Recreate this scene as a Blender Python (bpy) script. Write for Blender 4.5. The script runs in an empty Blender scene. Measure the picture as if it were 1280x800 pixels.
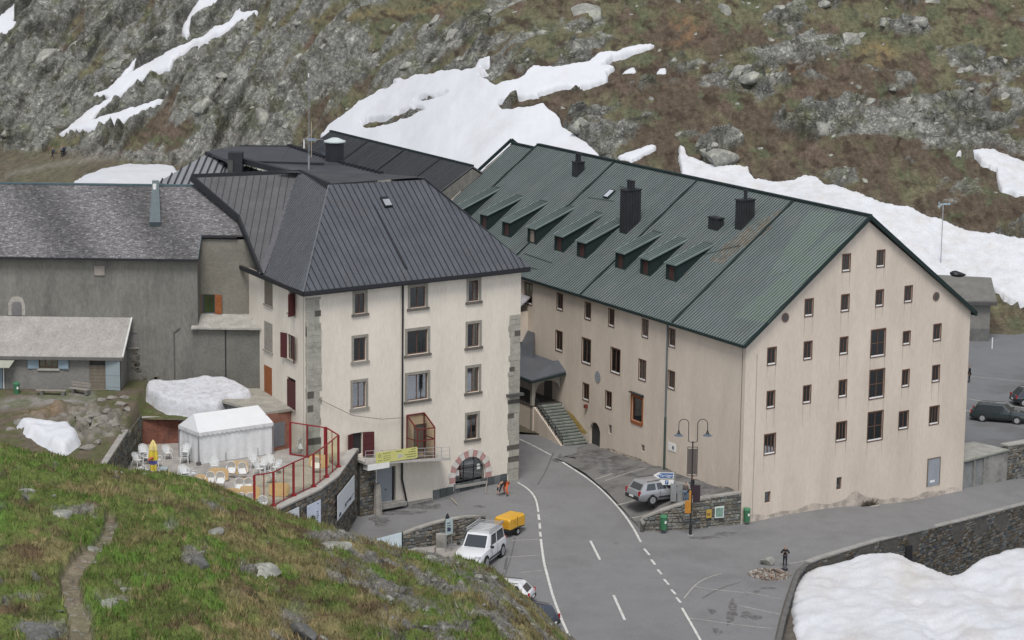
import bpy, math, random
import numpy as np
from mathutils import Vector, Matrix
from mathutils.geometry import delaunay_2d_cdt
rnd = random.Random(7)
SC = bpy.context.scene
COL = SC.collection
# ------------------------------------------------------------------ camera
FPX, HOR, ROLL, ZC = 3100.0, 582.0, 0.0125, 57.0
th = math.atan(HOR / FPX)
Fv = Vector((0, math.cos(th), -math.sin(th)))
Uv0 = Vector((0, math.sin(th), math.cos(th)))
Xv = Vector((1, 0, 0)) * math.cos(ROLL) + Uv0 * math.sin(ROLL)
Uv = -Vector((1, 0, 0)) * math.sin(ROLL) + Uv0 * math.cos(ROLL)
EYE = Vector((0, 0, ZC))
cam = bpy.data.cameras.new('camera')
camo = bpy.data.objects.new('camera', cam)
COL.objects.link(camo)
cam.sensor_width = 36.0
cam.lens = FPX / 1280 * 36
cam.clip_start = 1.0
cam.clip_end = 3000
camo.matrix_world = Matrix(((Xv.x, Uv.x, -Fv.x, 0), (Xv.y, Uv.y, -Fv.y, 0), (Xv.z, Uv.z, -Fv.z, ZC), (0, 0, 0, 1)))
SC.camera = camo
# ------------------------------------------------------------------ light
w = bpy.data.worlds.new('World')
SC.world = w
w.use_nodes = True
nt = w.node_tree
nt.nodes.clear()
sky = nt.nodes.new('ShaderNodeTexSky')
sky.sky_type = 'NISHITA'
sky.sun_disc = False
SUN_EL, SUN_AZ = math.radians(60), math.radians(186)
sky.sun_elevation = SUN_EL
sky.sun_rotation = SUN_AZ
sky.altitude = 2400
sky.air_density = 0.55
sky.dust_density = 5.0
sky.ozone_density = 0.6
bg = nt.nodes.new('ShaderNodeBackground')
bg.inputs['Strength'].default_value = 0.15
wo = nt.nodes.new('ShaderNodeOutputWorld')
hs_ = nt.nodes.new('ShaderNodeHueSaturation')     # thin cloud cover: the same sky, washed out
hs_.inputs['Saturation'].default_value = 0.30
nt.links.new(sky.outputs[0], hs_.inputs['Color'])
nt.links.new(hs_.outputs[0], bg.inputs[0])
nt.links.new(bg.outputs[0], wo.inputs[0])
sun = bpy.data.lights.new('sun', 'SUN')
sun.energy = 1.55
sun.angle = math.radians(22)
sun.color = (1.0, 0.965, 0.92)
suno = bpy.data.objects.new('sun', sun)
COL.objects.link(suno)
# direction to the sun: azimuth clockwise from +Y
sd = Vector((math.sin(SUN_AZ) * math.cos(SUN_EL), math.cos(SUN_AZ) * math.cos(SUN_EL), math.sin(SUN_EL)))
suno.rotation_euler = sd.to_track_quat('Z', 'Y').to_euler()
SC.view_settings.view_transform = 'Standard'
SC.view_settings.look = 'None'
SC.view_settings.exposure = 0.76
SC.view_settings.gamma = 1.0
SC.cycles.max_bounces = 5
SC.cycles.transparent_max_bounces = 12
SC.cycles.use_adaptive_sampling = True

# ------------------------------------------------------------------ geometry of the view: where a sight line meets a surface
def ray(px, py):
    return Fv * FPX + Xv * (px - 640) - Uv * (py - 400)
def atz(px, py, z):
    r = ray(px, py)
    return EYE + r * ((z - ZC) / r.z)
def aty(px, py, y):
    r = ray(px, py)
    return EYE + r * (y / r.y)
def onplane(o, n, px, py):
    r = ray(px, py)
    return EYE + r * ((o - EYE).dot(n) / r.dot(n))
def vdir(px, py):
    r = ray(px, py); r.z = 0
    return r.normalized()
Z = Vector((0, 0, 1))
class Wall:
    """vertical plane: u along d, z up, n outward"""
    def __init__(s, o, d, flip=False, off=0.0):
        s.d = d.normalized()
        s.n = Vector((d.y, -d.x, 0)).normalized() * (-1 if flip else 1)
        s.o = Vector((o.x, o.y, 0)) + s.n * off
        s.flip = flip
    def P(s, u, z, out=0.0):
        return s.o + s.d * u + s.n * out + Z * z
    def uv(s, px, py, off=0.0):
        p = onplane(s.o + s.n * off, s.n, px, py)
        return (p - s.o).dot(s.d), p.z
    def rect(s, xl, yt, xr, yb, off=0.0):
        a = s.uv(xl, (yt + yb) / 2, off); b = s.uv(xr, (yt + yb) / 2, off)
        t = s.uv((xl + xr) / 2, yt, off); l = s.uv((xl + xr) / 2, yb, off)
        return min(a[0], b[0]), max(a[0], b[0]), l[1], t[1]

# ------------------------------------------------------------------ materials
def _n(nt, t, **kw):
    n = nt.nodes.new(t)
    for k, v in kw.items():
        setattr(n, k, v)
    return n
MATS = {}
def mat(name, col, rough=0.8, var=0.15, scale=1.5, var2=0.08, scale2=12.0, bump=0.0, bscale=8.0, stretch=None,
        metal=0.0, attr=None, spec=0.3, tint=None, tintscale=0.4, tintamt=0.6, tlo=0.5, thi=0.62, emit=None, rot=None, coat=0.0):
    if name in MATS:
        return MATS[name]
    m = bpy.data.materials.new(name)
    m.use_nodes = True
    nt = m.node_tree
    b = nt.nodes['Principled BSDF']
    b.inputs['Roughness'].default_value = rough
    b.inputs['Metallic'].default_value = metal
    b.inputs['Specular IOR Level'].default_value = spec
    b.inputs['Coat Weight'].default_value = coat
    L = nt.links.new
    geo = _n(nt, 'ShaderNodeTexCoord')
    mp = _n(nt, 'ShaderNodeMapping')
    L(geo.outputs['Object'], mp.inputs[0])
    if stretch:
        mp.inputs['Scale'].default_value = stretch
    if rot:
        mp.inputs['Rotation'].default_value = rot
    base = None
    if attr:
        a = _n(nt, 'ShaderNodeAttribute'); a.attribute_name = attr
        base = a.outputs['Color']
    else:
        r = _n(nt, 'ShaderNodeRGB'); r.outputs[0].default_value = (*col, 1)
        base = r.outputs[0]
    if tint:
        tn = _n(nt, 'ShaderNodeTexNoise'); tn.inputs['Scale'].default_value = tintscale; tn.inputs['Detail'].default_value = 6; tn.inputs['Roughness'].default_value = 0.65
        L(mp.outputs[0], tn.inputs['Vector'])
        mr = _n(nt, 'ShaderNodeMapRange'); mr.inputs[1].default_value = tlo; mr.inputs[2].default_value = thi; mr.inputs[4].default_value = tintamt
        L(tn.outputs['Fac'], mr.inputs[0])
        mx = _n(nt, 'ShaderNodeMix', data_type='RGBA'); L(mr.outputs[0], mx.inputs[0]); L(base, mx.inputs[6]); mx.inputs[7].default_value = (*tint, 1)
        base = mx.outputs[2]
    for s_, v_ in ((scale, var), (scale2, var2)):
        if v_ <= 0: continue
        n1 = _n(nt, 'ShaderNodeTexNoise'); n1.inputs['Scale'].default_value = s_; n1.inputs['Detail'].default_value = 5; n1.inputs['Roughness'].default_value = 0.6
        L(mp.outputs[0], n1.inputs['Vector'])
        mr = _n(nt, 'ShaderNodeMapRange'); mr.inputs[1].default_value = 0.3; mr.inputs[2].default_value = 0.7
        mr.inputs[3].default_value = 1 - v_; mr.inputs[4].default_value = 1 + v_
        L(n1.outputs['Fac'], mr.inputs[0])
        vm = _n(nt, 'ShaderNodeVectorMath', operation='SCALE'); L(base, vm.inputs[0]); L(mr.outputs[0], vm.inputs['Scale'])
        base = vm.outputs[0]
    L(base, b.inputs['Base Color'])
    if bump > 0:
        bn = _n(nt, 'ShaderNodeTexNoise'); bn.inputs['Scale'].default_value = bscale; bn.inputs['Detail'].default_value = 6; bn.inputs['Roughness'].default_value = 0.65
        L(mp.outputs[0], bn.inputs['Vector'])
        bp = _n(nt, 'ShaderNodeBump'); bp.inputs['Strength'].default_value = min(1, bump); bp.inputs['Distance'].default_value = 0.1 * max(1, bump)
        L(bn.outputs['Fac'], bp.inputs['Height']); L(bp.outputs[0], b.inputs['Normal'])
    if emit:
        b.inputs['Emission Color'].default_value = (*col, 1); b.inputs['Emission Strength'].default_value = emit
    MATS[name] = m
    return m
def add_cracks(m, scales, stretch, rot, dark=.35):
    """joints in bare rock: where the alpha of Col says rock, thin dark cracks with relief"""
    nt = m.node_tree; L = nt.links.new; b = nt.nodes['Principled BSDF']
    a = next(n for n in nt.nodes if n.type == 'ATTRIBUTE'); geo = _n(nt, 'ShaderNodeTexCoord')
    wn = _n(nt, 'ShaderNodeTexNoise'); wn.inputs['Scale'].default_value = scales[0] * 1.3; wn.inputs['Detail'].default_value = 4; L(geo.outputs['Object'], wn.inputs['Vector'])
    sc = _n(nt, 'ShaderNodeVectorMath', operation='SCALE'); L(wn.outputs['Color'], sc.inputs[0]); sc.inputs['Scale'].default_value = .9 / scales[0]
    ad = _n(nt, 'ShaderNodeVectorMath', operation='ADD'); L(geo.outputs['Object'], ad.inputs[0]); L(sc.outputs[0], ad.inputs[1])
    mp = _n(nt, 'ShaderNodeMapping'); L(ad.outputs[0], mp.inputs[0]); mp.inputs['Rotation'].default_value = rot; mp.inputs['Scale'].default_value = stretch
    tot = None
    for s_, w_ in zip(scales, (.10, .09, .08)):
        v = _n(nt, 'ShaderNodeTexVoronoi', feature='DISTANCE_TO_EDGE'); v.inputs['Scale'].default_value = s_; L(mp.outputs[0], v.inputs['Vector'])
        r = _n(nt, 'ShaderNodeMapRange'); r.inputs[1].default_value = 0; r.inputs[2].default_value = w_; L(v.outputs['Distance'], r.inputs[0])
        if tot is None: tot = r.outputs[0]
        else:
            mu = _n(nt, 'ShaderNodeMath', operation='MULTIPLY'); L(tot, mu.inputs[0]); L(r.outputs[0], mu.inputs[1]); tot = mu.outputs[0]
    k = _n(nt, 'ShaderNodeMapRange'); k.inputs[3].default_value = dark; L(tot, k.inputs[0])
    mx = _n(nt, 'ShaderNodeMix', data_type='FLOAT'); L(a.outputs['Alpha'], mx.inputs[0]); mx.inputs[2].default_value = 1.0; L(k.outputs[0], mx.inputs[3])
    src = b.inputs['Base Color'].links[0].from_socket; vm = _n(nt, 'ShaderNodeVectorMath', operation='SCALE'); L(src, vm.inputs[0]); L(mx.outputs[0], vm.inputs['Scale']); L(vm.outputs[0], b.inputs['Base Color'])
    old = b.inputs['Normal'].links[0].from_socket; bp = _n(nt, 'ShaderNodeBump'); bp.inputs['Distance'].default_value = .25 / scales[0] * .4; bp.inputs['Strength'].default_value = .8; L(mx.outputs[0], bp.inputs['Height']); L(old, bp.inputs['Normal']); L(bp.outputs[0], b.inputs['Normal'])
def glass_mat(name, tint=(0.75, 0.8, 0.82), gl=0.25, rough=0.03, gmin=0.0):
    m = bpy.data.materials.new(name); m.use_nodes = True
    nt = m.node_tree; nt.nodes.clear()
    o = _n(nt, 'ShaderNodeOutputMaterial'); t = _n(nt, 'ShaderNodeBsdfTransparent'); g = _n(nt, 'ShaderNodeBsdfGlossy')
    t.inputs[0].default_value = (*tint, 1); g.inputs['Roughness'].default_value = rough; g.inputs[0].default_value = (0.9, 0.95, 1, 1)
    lw = _n(nt, 'ShaderNodeLayerWeight'); lw.inputs[0].default_value = gl
    mx = _n(nt, 'ShaderNodeMixShader')
    mr_ = _n(nt, 'ShaderNodeMapRange'); mr_.inputs[3].default_value = gmin; nt.links.new(lw.outputs['Fresnel'], mr_.inputs[0]); nt.links.new(mr_.outputs[0], mx.inputs[0]); nt.links.new(t.outputs[0], mx.inputs[1]); nt.links.new(g.outputs[0], mx.inputs[2]); nt.links.new(mx.outputs[0], o.inputs[0])
    MATS[name] = m
    return m

# ------------------------------------------------------------------ mesh builder
def wloc(o):
    v = Vector((0, 0, 0))
    while o is not None:
        v += o.location; o = o.parent
    return v
class MB:
    def __init__(s):
        s.v = []; s.f = []; s.c = None
    def add(s, vs, fs):
        k = len(s.v); s.v.extend([Vector(p) for p in vs]); s.f.extend([tuple(i + k for i in f) for f in fs]); return s
    def poly(s, pts):
        return s.add(pts, [tuple(range(len(pts)))])
    def ob(s, p, a, b, c):
        """box from corner p with edge vectors a b c"""
        p = Vector(p); vs = [p, p + a, p + a + b, p + b, p + c, p + a + c, p + a + b + c, p + b + c]
        fs = [(0, 3, 2, 1), (4, 5, 6, 7), (0, 1, 5, 4), (1, 2, 6, 5), (2, 3, 7, 6), (3, 0, 4, 7)]
        if a.cross(b).dot(c) < 0: fs = [f[::-1] for f in fs]
        return s.add(vs, fs)
    def box(s, x0, x1, y0, y1, z0, z1):
        return s.ob((x0, y0, z0), Vector((x1 - x0, 0, 0)), Vector((0, y1 - y0, 0)), Vector((0, 0, z1 - z0)))
    def cb(s, c, sx, sy, sz, ax=Vector((1, 0, 0)), ay=None, az=None):
        ax = Vector(ax).normalized(); az = Vector(az).normalized() if az is not None else Z
        ay = Vector(ay).normalized() if ay is not None else az.cross(ax).normalized()
        return s.ob(Vector(c) - ax * sx / 2 - ay * sy / 2 - az * sz / 2, ax * sx, ay * sy, az * sz)
    def prism(s, pts, vec):
        n = len(pts); pts = [Vector(p) for p in pts]; vec = Vector(vec)
        fs = [tuple(range(n))[::-1], tuple(range(n, 2 * n))] + [(i, (i + 1) % n, n + (i + 1) % n, n + i) for i in range(n)]
        return s.add(pts + [p + vec for p in pts], fs)
    def bar(s, p, q, w, h, up=Z):
        p, q = Vector(p), Vector(q); d = (q - p); L = d.length
        if L < 1e-6: return s
        d /= L; sd_ = d.cross(up)
        if sd_.length < 1e-4: sd_ = d.cross(Vector((1, 0, 0)))
        sd_.normalize(); u2 = sd_.cross(d)
        return s.ob(p - sd_ * w / 2 - u2 * h / 2, d * L, sd_ * w, u2 * h)
    def tube(s, pts, r, n=6, r2=None, caps=True):
        pts = [Vector(p) for p in pts]; m = len(pts); ring = []
        vs = []
        for i, p in enumerate(pts):
            d = (pts[min(i + 1, m - 1)] - pts[max(i - 1, 0)]).normalized()
            a = d.cross(Z)
            if a.length < 1e-3: a = Vector((1, 0, 0))
            a.normalize(); b = d.cross(a)
            rr = r if r2 is None else r + (r2 - r) * i / (m - 1)
            if isinstance(r, (list, tuple)): rr = r[i]
            for k in range(n):
                t = 2 * math.pi * k / n
                vs.append(p + (a * math.cos(t) + b * math.sin(t)) * rr)
        fs = []
        for i in range(m - 1):
            for k in range(n):
                fs.append((i * n + k, i * n + (k + 1) % n, (i + 1) * n + (k + 1) % n, (i + 1) * n + k))
        if caps: fs += [tuple(range(n))[::-1], tuple(range((m - 1) * n, m * n))]
        return s.add(vs, fs)
    def build(s, name, m, parent=None, smooth=False, kind=None, label=None, cols=None):
        o = wloc(parent)
        me = bpy.data.meshes.new(name)
        me.from_pydata([tuple(v - o) for v in s.v], [], s.f)
        if m is not None: me.materials.append(m)
        if smooth:
            me.shade_smooth()
            try: me.set_sharp_from_angle(angle=math.radians(40))
            except Exception: pass
        if cols is not None:
            at = me.attributes.new('Col', 'FLOAT_COLOR', 'FACE')
            at.data.foreach_set('color', np.array([(*c, 1) for c in cols], dtype=np.float32).ravel())
        me.update()
        ob = bpy.data.objects.new(name, me)
        COL.objects.link(ob)
        if parent is not None: ob.parent = parent
        if kind: ob['kind'] = kind
        if label: ob['label'] = label
        return ob
def tag(o, label, cat, group=None, kind=None):
    o['label'] = label; o['category'] = cat
    if group: o['group'] = group
    if kind: o['kind'] = kind
    return o
def thing(name, label, cat, loc=(0, 0, 0), group=None):
    o = bpy.data.objects.new(name, None); COL.objects.link(o); o.location = Vector(loc)
    o.empty_display_size = 0.3
    return tag(o, label, cat, group)
def dup(root, loc, rz, label, group=None):
    def cp(o, par):
        c = o.copy(); COL.objects.link(c)
        if par is not None: c.parent = par
        for ch in list(o.children): cp(ch, c)
        return c
    r = cp(root, None); r.location = Vector(loc); r.rotation_euler = (0, 0, rz)
    r['label'] = label
    if group: r['group'] = group
    return r

def clip2(poly, a, b, c):
    """keep a*x+b*y<=c of a convex polygon"""
    out = []
    n = len(poly)
    for i in range(n):
        p, q = poly[i], poly[(i + 1) % n]
        dp = a * p[0] + b * p[1] - c; dq = a * q[0] + b * q[1] - c
        if dp <= 1e-9: out.append(p)
        if (dp < -1e-9 and dq > 1e-9) or (dp > 1e-9 and dq < -1e-9):
            t = dp / (dp - dq); out.append((p[0] + (q[0] - p[0]) * t, p[1] + (q[1] - p[1]) * t))
    return out
def wall_mesh(wall, poly, holes, depth=0.28):
    """poly: convex outline in (u,z); holes: (u0,u1,z0,z1) real openings with reveals"""
    mb = MB()
    us = sorted({min(p[0] for p in poly), max(p[0] for p in poly)} | {h[0] for h in holes} | {h[1] for h in holes})
    zs = sorted({min(p[1] for p in poly), max(p[1] for p in poly)} | {h[2] for h in holes} | {h[3] for h in holes})
    area2 = sum(poly[i][0] * poly[(i + 1) % len(poly)][1] - poly[(i + 1) % len(poly)][0] * poly[i][1] for i in range(len(poly)))
    P = poly if area2 > 0 else poly[::-1]
    for i in range(len(us) - 1):
        u0, u1 = us[i], us[i + 1]
        run = None
        for j in range(len(zs) - 1):
            z0, z1 = zs[j], zs[j + 1]
            cu, cz = (u0 + u1) / 2, (z0 + z1) / 2
            if any(h[0] < cu < h[1] and h[2] < cz < h[3] for h in holes): continue
            cell = [(u0, z0), (u1, z0), (u1, z1), (u0, z1)]
            for k in range(len(P)):
                p, q = P[k], P[(k + 1) % len(P)]
                a, b = (q[1] - p[1]), -(q[0] - p[0])
                cell = clip2(cell, a, b, a * p[0] + b * p[1])
                if len(cell) < 3: break
            if len(cell) >= 3:
                mb.poly([wall.P(c[0], c[1]) for c in (cell[::-1] if wall.flip else cell)])
    for (u0, u1, z0, z1) in holes:
        for (a, b) in (((u0, z0), (u1, z0)), ((u1, z0), (u1, z1)), ((u1, z1), (u0, z1)), ((u0, z1), (u0, z0))):
            mb.poly([wall.P(*a), wall.P(*b), wall.P(*b, -depth), wall.P(*a, -depth)])
    return mb
def roof_panels(parent, pts, eave, width, mpan, mseam, seamh=0.06, seamw=0.05, sep=False, gap=0.0, th_=0.10, phase=0.0, name='roof_panel'):
    """sheet-metal pans clipped from the convex face pts; eave = direction along which the pans are counted"""
    pts = [Vector(p) for p in pts]
    c = sum(pts, Vector()) / len(pts)
    n = Vector()
    for i in range(len(pts)): n += (pts[i] - c).cross(pts[(i + 1) % len(pts)] - c)
    n.normalize()
    if n.z < 0: n = -n; 
    e1 = (eave - n * eave.dot(n)).normalized(); e2 = n.cross(e1).normalized()
    P = [((p - c).dot(e1), (p - c).dot(e2)) for p in pts]
    a2 = sum(P[i][0] * P[(i + 1) % len(P)][1] - P[(i + 1) % len(P)][0] * P[i][1] for i in range(len(P)))
    if a2 < 0: P = P[::-1]
    lo = min(p[0] for p in P); hi = max(p[0] for p in P)
    k0 = math.floor((lo - phase) / width)
    seams = MB(); pans = MB(); outs = []
    k = k0
    while phase + k * width < hi:
        a, b = phase + k * width, phase + (k + 1) * width
        q = clip2(clip2(P, -1, 0, -a), 1, 0, b)
        if len(q) >= 3:
            jig = rnd.uniform(-0.006, 0.006)
            top = [c + e1 * p[0] + e2 * p[1] + n * jig for p in q]
            tgt = MB() if sep else pans
            tgt.prism([t - n * th_ for t in top], n * th_)
            if sep: outs.append(tgt.build(name, mpan, parent))
            if a > lo + 0.02:
                ys = [p[1] for p in q if abs(p[0] - a) < 1e-4]
                if len(ys) >= 2 and max(ys) - min(ys) > 0.1:
                    p0 = c + e1 * a + e2 * min(ys); p1 = c + e1 * a + e2 * max(ys)
                    seams.ob(p0 - e1 * seamw / 2, e1 * seamw, (p1 - p0), n * (seamh))
        k += 1
    if not sep: outs.append(pans.build(name, mpan, parent))
    if seams.v: seams.build('standing_seam', mseam, parent, kind='stuff')
    return n

# ------------------------------------------------------------------ noise
def _h(ix, iy, seed):
    h = (ix.astype(np.int64) * 374761393 + iy.astype(np.int64) * 668265263 + seed * 1442695041) & 0xffffffff
    h = ((h ^ (h >> 13)) * 1274126177) & 0xffffffff
    h = ((h ^ (h >> 16)) * 2246822519) & 0xffffffff
    return ((h ^ (h >> 15)) & 0xffffff) / float(0xffffff)
def perlin(x, y, seed=0):
    ix = np.floor(x); iy = np.floor(y); fx = x - ix; fy = y - iy
    u = fx * fx * fx * (fx * (fx * 6 - 15) + 10); v = fy * fy * fy * (fy * (fy * 6 - 15) + 10)
    def g(a, b):
        t = _h(ix + a, iy + b, seed) * 2 * np.pi
        return np.cos(t) * (fx - a) + np.sin(t) * (fy - b)
    return ((g(0, 0) * (1 - u) + g(1, 0) * u) * (1 - v) + (g(0, 1) * (1 - u) + g(1, 1) * u) * v) * 1.5
def fbm(x, y, o=5, seed=0, gain=0.5):
    s = 0; a = 1; t = 0
    for i in range(o):
        s = s + a * perlin(x * 2 ** i + i * 17.3, y * 2 ** i - i * 9.1, seed + i); t += a; a *= gain
    return s / t
def ridged(x, y, o=5, seed=0, gain=0.55):
    s = 0; a = 1; t = 0
    for i in range(o):
        s = s + a * (1 - np.abs(perlin(x * 2 ** i + i * 7.3, y * 2 ** i - i * 3.1, seed + i)) * 1.6); t += a; a *= gain
    return s / t
def worley(x, y, seed=0):
    ix = np.floor(x); iy = np.floor(y)
    f1 = np.full(x.shape, 9.0); f2 = np.full(x.shape, 9.0); cid = np.zeros(x.shape); dx1 = np.zeros(x.shape); dy1 = np.zeros(x.shape)
    for a in (-1, 0, 1):
        for b in (-1, 0, 1):
            cx = ix + a; cy = iy + b
            qx = cx + 0.1 + 0.8 * _h(cx, cy, seed); qy = cy + 0.1 + 0.8 * _h(cx, cy, seed + 77)
            d = np.hypot(x - qx, y - qy)
            m = d < f1
            f2 = np.where(m, f1, np.minimum(f2, d)); cid = np.where(m, _h(cx, cy, seed + 5), cid)
            dx1 = np.where(m, x - qx, dx1); dy1 = np.where(m, y - qy, dy1); f1 = np.where(m, d, f1)
    return f1, f2, cid, dx1, dy1
def sstep(a, b, x):
    t = np.clip((x - a) / (b - a), 0, 1); return t * t * (3 - 2 * t)
def inpoly(px, py, poly):
    r = np.zeros(px.shape, bool); n = len(poly); j = n - 1
    for i in range(n):
        xi, yi = poly[i]; xj, yj = poly[j]
        if yi != yj:
            r ^= ((yi > py) != (yj > py)) & (px < (xj - xi) * (py - yi) / (yj - yi) + xi)
        j = i
    return r
def blur(m, k):
    m = m.astype(np.float64)
    for _ in range(k):
        p = np.pad(m, 1, mode='edge')
        m = (p[:-2, 1:-1] + p[2:, 1:-1] + p[1:-1, :-2] + p[1:-1, 2:] + 2 * p[1:-1, 1:-1]) / 6
    return m
Fn = np.array(Fv); Xn = np.array(Xv); Un = np.array(Uv)
def projn(x, y, z):
    d = np.stack([x, y, z - ZC], -1); k = FPX / (d @ Fn)
    return 640 + (d @ Xn) * k, 400 - (d @ Un) * k
def grid_mesh(name, X, Y, Zz, m, cols=None, keep=None, smooth=True, parent=None, alpha=None):
    """one sheet from 2D arrays"""
    R, C = X.shape
    idx = np.arange(R * C).reshape(R, C)
    q = np.stack([idx[:-1, :-1], idx[:-1, 1:], idx[1:, 1:], idx[1:, :-1]], -1).reshape(-1, 4)
    if keep is not None:
        kk = (keep[:-1, :-1] | keep[:-1, 1:] | keep[1:, 1:] | keep[1:, :-1]).ravel()
        q = q[kk]
        used = np.zeros(R * C, bool); used[q.ravel()] = True
        new = np.cumsum(used) - 1; q = new[q]
    else:
        used = np.ones(R * C, bool)
    co = np.stack([X, Y, Zz], -1).reshape(-1, 3)[used].astype(np.float32)
    me = bpy.data.meshes.new(name)
    me.vertices.add(len(co)); me.vertices.foreach_set('co', co.ravel())
    nq = len(q)
    me.loops.add(nq * 4); me.loops.foreach_set('vertex_index', q.ravel().astype(np.int32))
    me.polygons.add(nq); me.polygons.foreach_set('loop_start', np.arange(0, nq * 4, 4, dtype=np.int32))
    me.update(calc_edges=True)
    if smooth: me.polygons.foreach_set('use_smooth', np.ones(nq, bool))
    if cols is not None:
        at = me.attributes.new('Col', 'FLOAT_COLOR', 'POINT')
        c4 = np.concatenate([cols.reshape(-1, 3)[used], (np.ones((used.sum(), 1)) if alpha is None else alpha.reshape(-1, 1)[used])], 1).astype(np.float32)
        at.data.foreach_set('color', c4.ravel())
    me.materials.append(m)
    o = bpy.data.objects.new(name, me); COL.objects.link(o)
    if parent is not None: o.parent = parent
    return o
def lerp3(a, b, t):
    return np.asarray(a) * (1 - t[..., None]) + np.asarray(b) * t[..., None] if not (isinstance(a, np.ndarray) and a.ndim > 1) else a * (1 - t[..., None]) + np.asarray(b) * t[..., None]

# ------------------------------------------------------------------ key lines of the place
dA = vdir(-1120, -205)          # along the long building, away from us
dB = vdir(4900, -125)           # along its gable and the front building
dA2 = vdir(-950, -202)          # side of the front building
C0 = atz(926, 655, 0.3)
FR = atz(648, 600, 1.3)
wG = Wall(C0, dB)               # gable wall, n faces us to the right
wL = Wall(C0, dA, flip=True)    # long wall facing the road
wF = Wall(FR, dB)               # front building, main front
FLp = wF.P(-22.4, 0)
wS = Wall(FLp, dA2, flip=True)  # its narrow left side
# street height
_cp = [(C0.x, C0.y, 0.3), (42.1, 224.1, -0.65), (8.5, 228.3, 1.9), (1.5, 230.3, 2.3), (FR.x, FR.y, 1.3), (-12.5, 210.2, 0.7), (-2.4, 195.4, 0.3),
       (22.5, 195.6, -0.2), (8, 180, 0.1), (47.3, 221.2, -1.3), (-14, 200, 0.5), (-30, 262, 4.5), (-8, 250, 3.8), (12, 201, 0.3), (20, 177, -0.2), (60, 232, -1.8)]
def S(x, y):
    if isinstance(x, np.ndarray):
        sw = 0; sz = 0
        for a, b, c in _cp:
            w_ = 1.0 / (((x - a) ** 2 + (y - b) ** 2 + 9.0) ** 1.5); sw = sw + w_; sz = sz + w_ * c
        return sz / sw
    sw = sz = 0.0
    for a, b, c in _cp:
        w_ = 1.0 / (((x - a) ** 2 + (y - b) ** 2 + 9.0) ** 1.5); sw += w_; sz += w_ * c
    return sz / sw
def G(px, py, f=S, z=0.5):
    for _ in range(8):
        p = atz(px, py, z); z = f(p.x, p.y)
    return Vector((p.x, p.y, z))
nL = wL.n
TIPT = 9.0
def PK(x, y):
    """parking shelf along the long wall"""
    s = (Vector((x, y, 0)) - Vector((C0.x, C0.y, 0))).dot(dA); t = (Vector((x, y, 0)) - Vector((C0.x, C0.y, 0))).dot(nL)
    hp = 2.88 + (1.93 - 2.88) * max(0, min(1, s / 23.6)); k = max(0, min(1, t / TIPT)); k = k * k * (3 - 2 * k)
    return max(hp * (1 - k) + (S(x, y) + 0.02) * k, S(x, y) + 0.02)
# ================================================================== FAR MOUNTAINSIDE
M_ROCKFAR = mat('far_hillside', (1, 1, 1), 0.92, 0.22, 1.1, 0.30, 4.0, bump=1.4, bscale=2.5, attr='Col', spec=0.15)
M_SNOW = mat('snow', (0.575, 0.59, 0.62), 0.6, 0.03, 0.5, 0.03, 4.0, bump=0.25, bscale=3.0, tint=(0.50, 0.48, 0.48), tintscale=0.12, tintamt=0.6, tlo=0.55, thi=0.75, spec=0.3)
M_SNOWD = mat('old_snow', (0.56, 0.575, 0.60), 0.7, 0.08, 0.8, 0.10, 6.0, bump=1.0, bscale=2.2, tint=(0.50, 0.46, 0.42), tintscale=0.5, tintamt=0.6, tlo=0.48, thi=0.72, spec=0.3)
Zp = np.array([-600, 0, 300, 500, 640, 900, 1280, 1900.])
_dx = np.arange(-800, 2100, 10.0)
def si(vals):
    d_ = np.convolve(np.pad(np.interp(_dx, Zp, vals), 14, mode='edge'), np.hanning(31)[1:-1] / np.hanning(31)[1:-1].sum(), 'valid')
    return lambda px: np.interp(px, _dx, d_)
Z0f = si([430, 425, 388, 342, 312, 297, 288, 290]); z0f = si([6, 6, 7, 9, 9, 6, 2.6, 2.6]); mf = si([0.66, 0.64, 0.58, 0.52, 0.50, 0.46, 0.44, 0.44])
_sp = si([62, 62, 64, 60, 66, 80, 92, 92]); _lo = si([6.2, 6.2, 6.5, 4.0, 2.5, 1.2, 1.0, 1.0])
cols_px = np.concatenate([np.linspace(-500, -20, 60)[:-1], np.linspace(-20, 1300, 1020), np.linspace(1300, 1800, 60)[1:]])
rr = np.concatenate([np.linspace(-1, -0.3, 12)[:-1], np.linspace(-0.3, -0.04, 60)[:-1], np.linspace(-0.04, 1, 430), 1 + np.linspace(0, 1, 40)[1:] ** 1.5 * 6])
PXc, RR = np.meshgrid(cols_px, rr)
tanv = (PXc - 640) / FPX
Z0 = Z0f(PXc)
SPAN = _sp(PXc)
Yg = np.where(RR < 0, Z0 + (Z0 - 232) * RR, Z0 + SPAN * RR)
Xg = tanv * Yg
def far_base(px, y):
    z0 = z0f(px); d = y - Z0f(px); m = mf(px)
    rise = np.where(d > 0, d * m * sstep(-4, 6, d) - 0 * d, 0)
    low = _lo(px)
    k = sstep(np.interp(px, Zp, [-60, -60, -60, -50, -30, -14, -9, -9]), -2, d)
    return low * (1 - k) + z0 * k + rise
Zb = far_base(PXc, Yg)
und = fbm(Xg / 26, Yg / 30, 3, 11) * 2.2 * sstep(2, 14, Yg - Z0)
Zb = Zb + und
PX, PY = projn(Xg, Yg, Zb)
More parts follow.
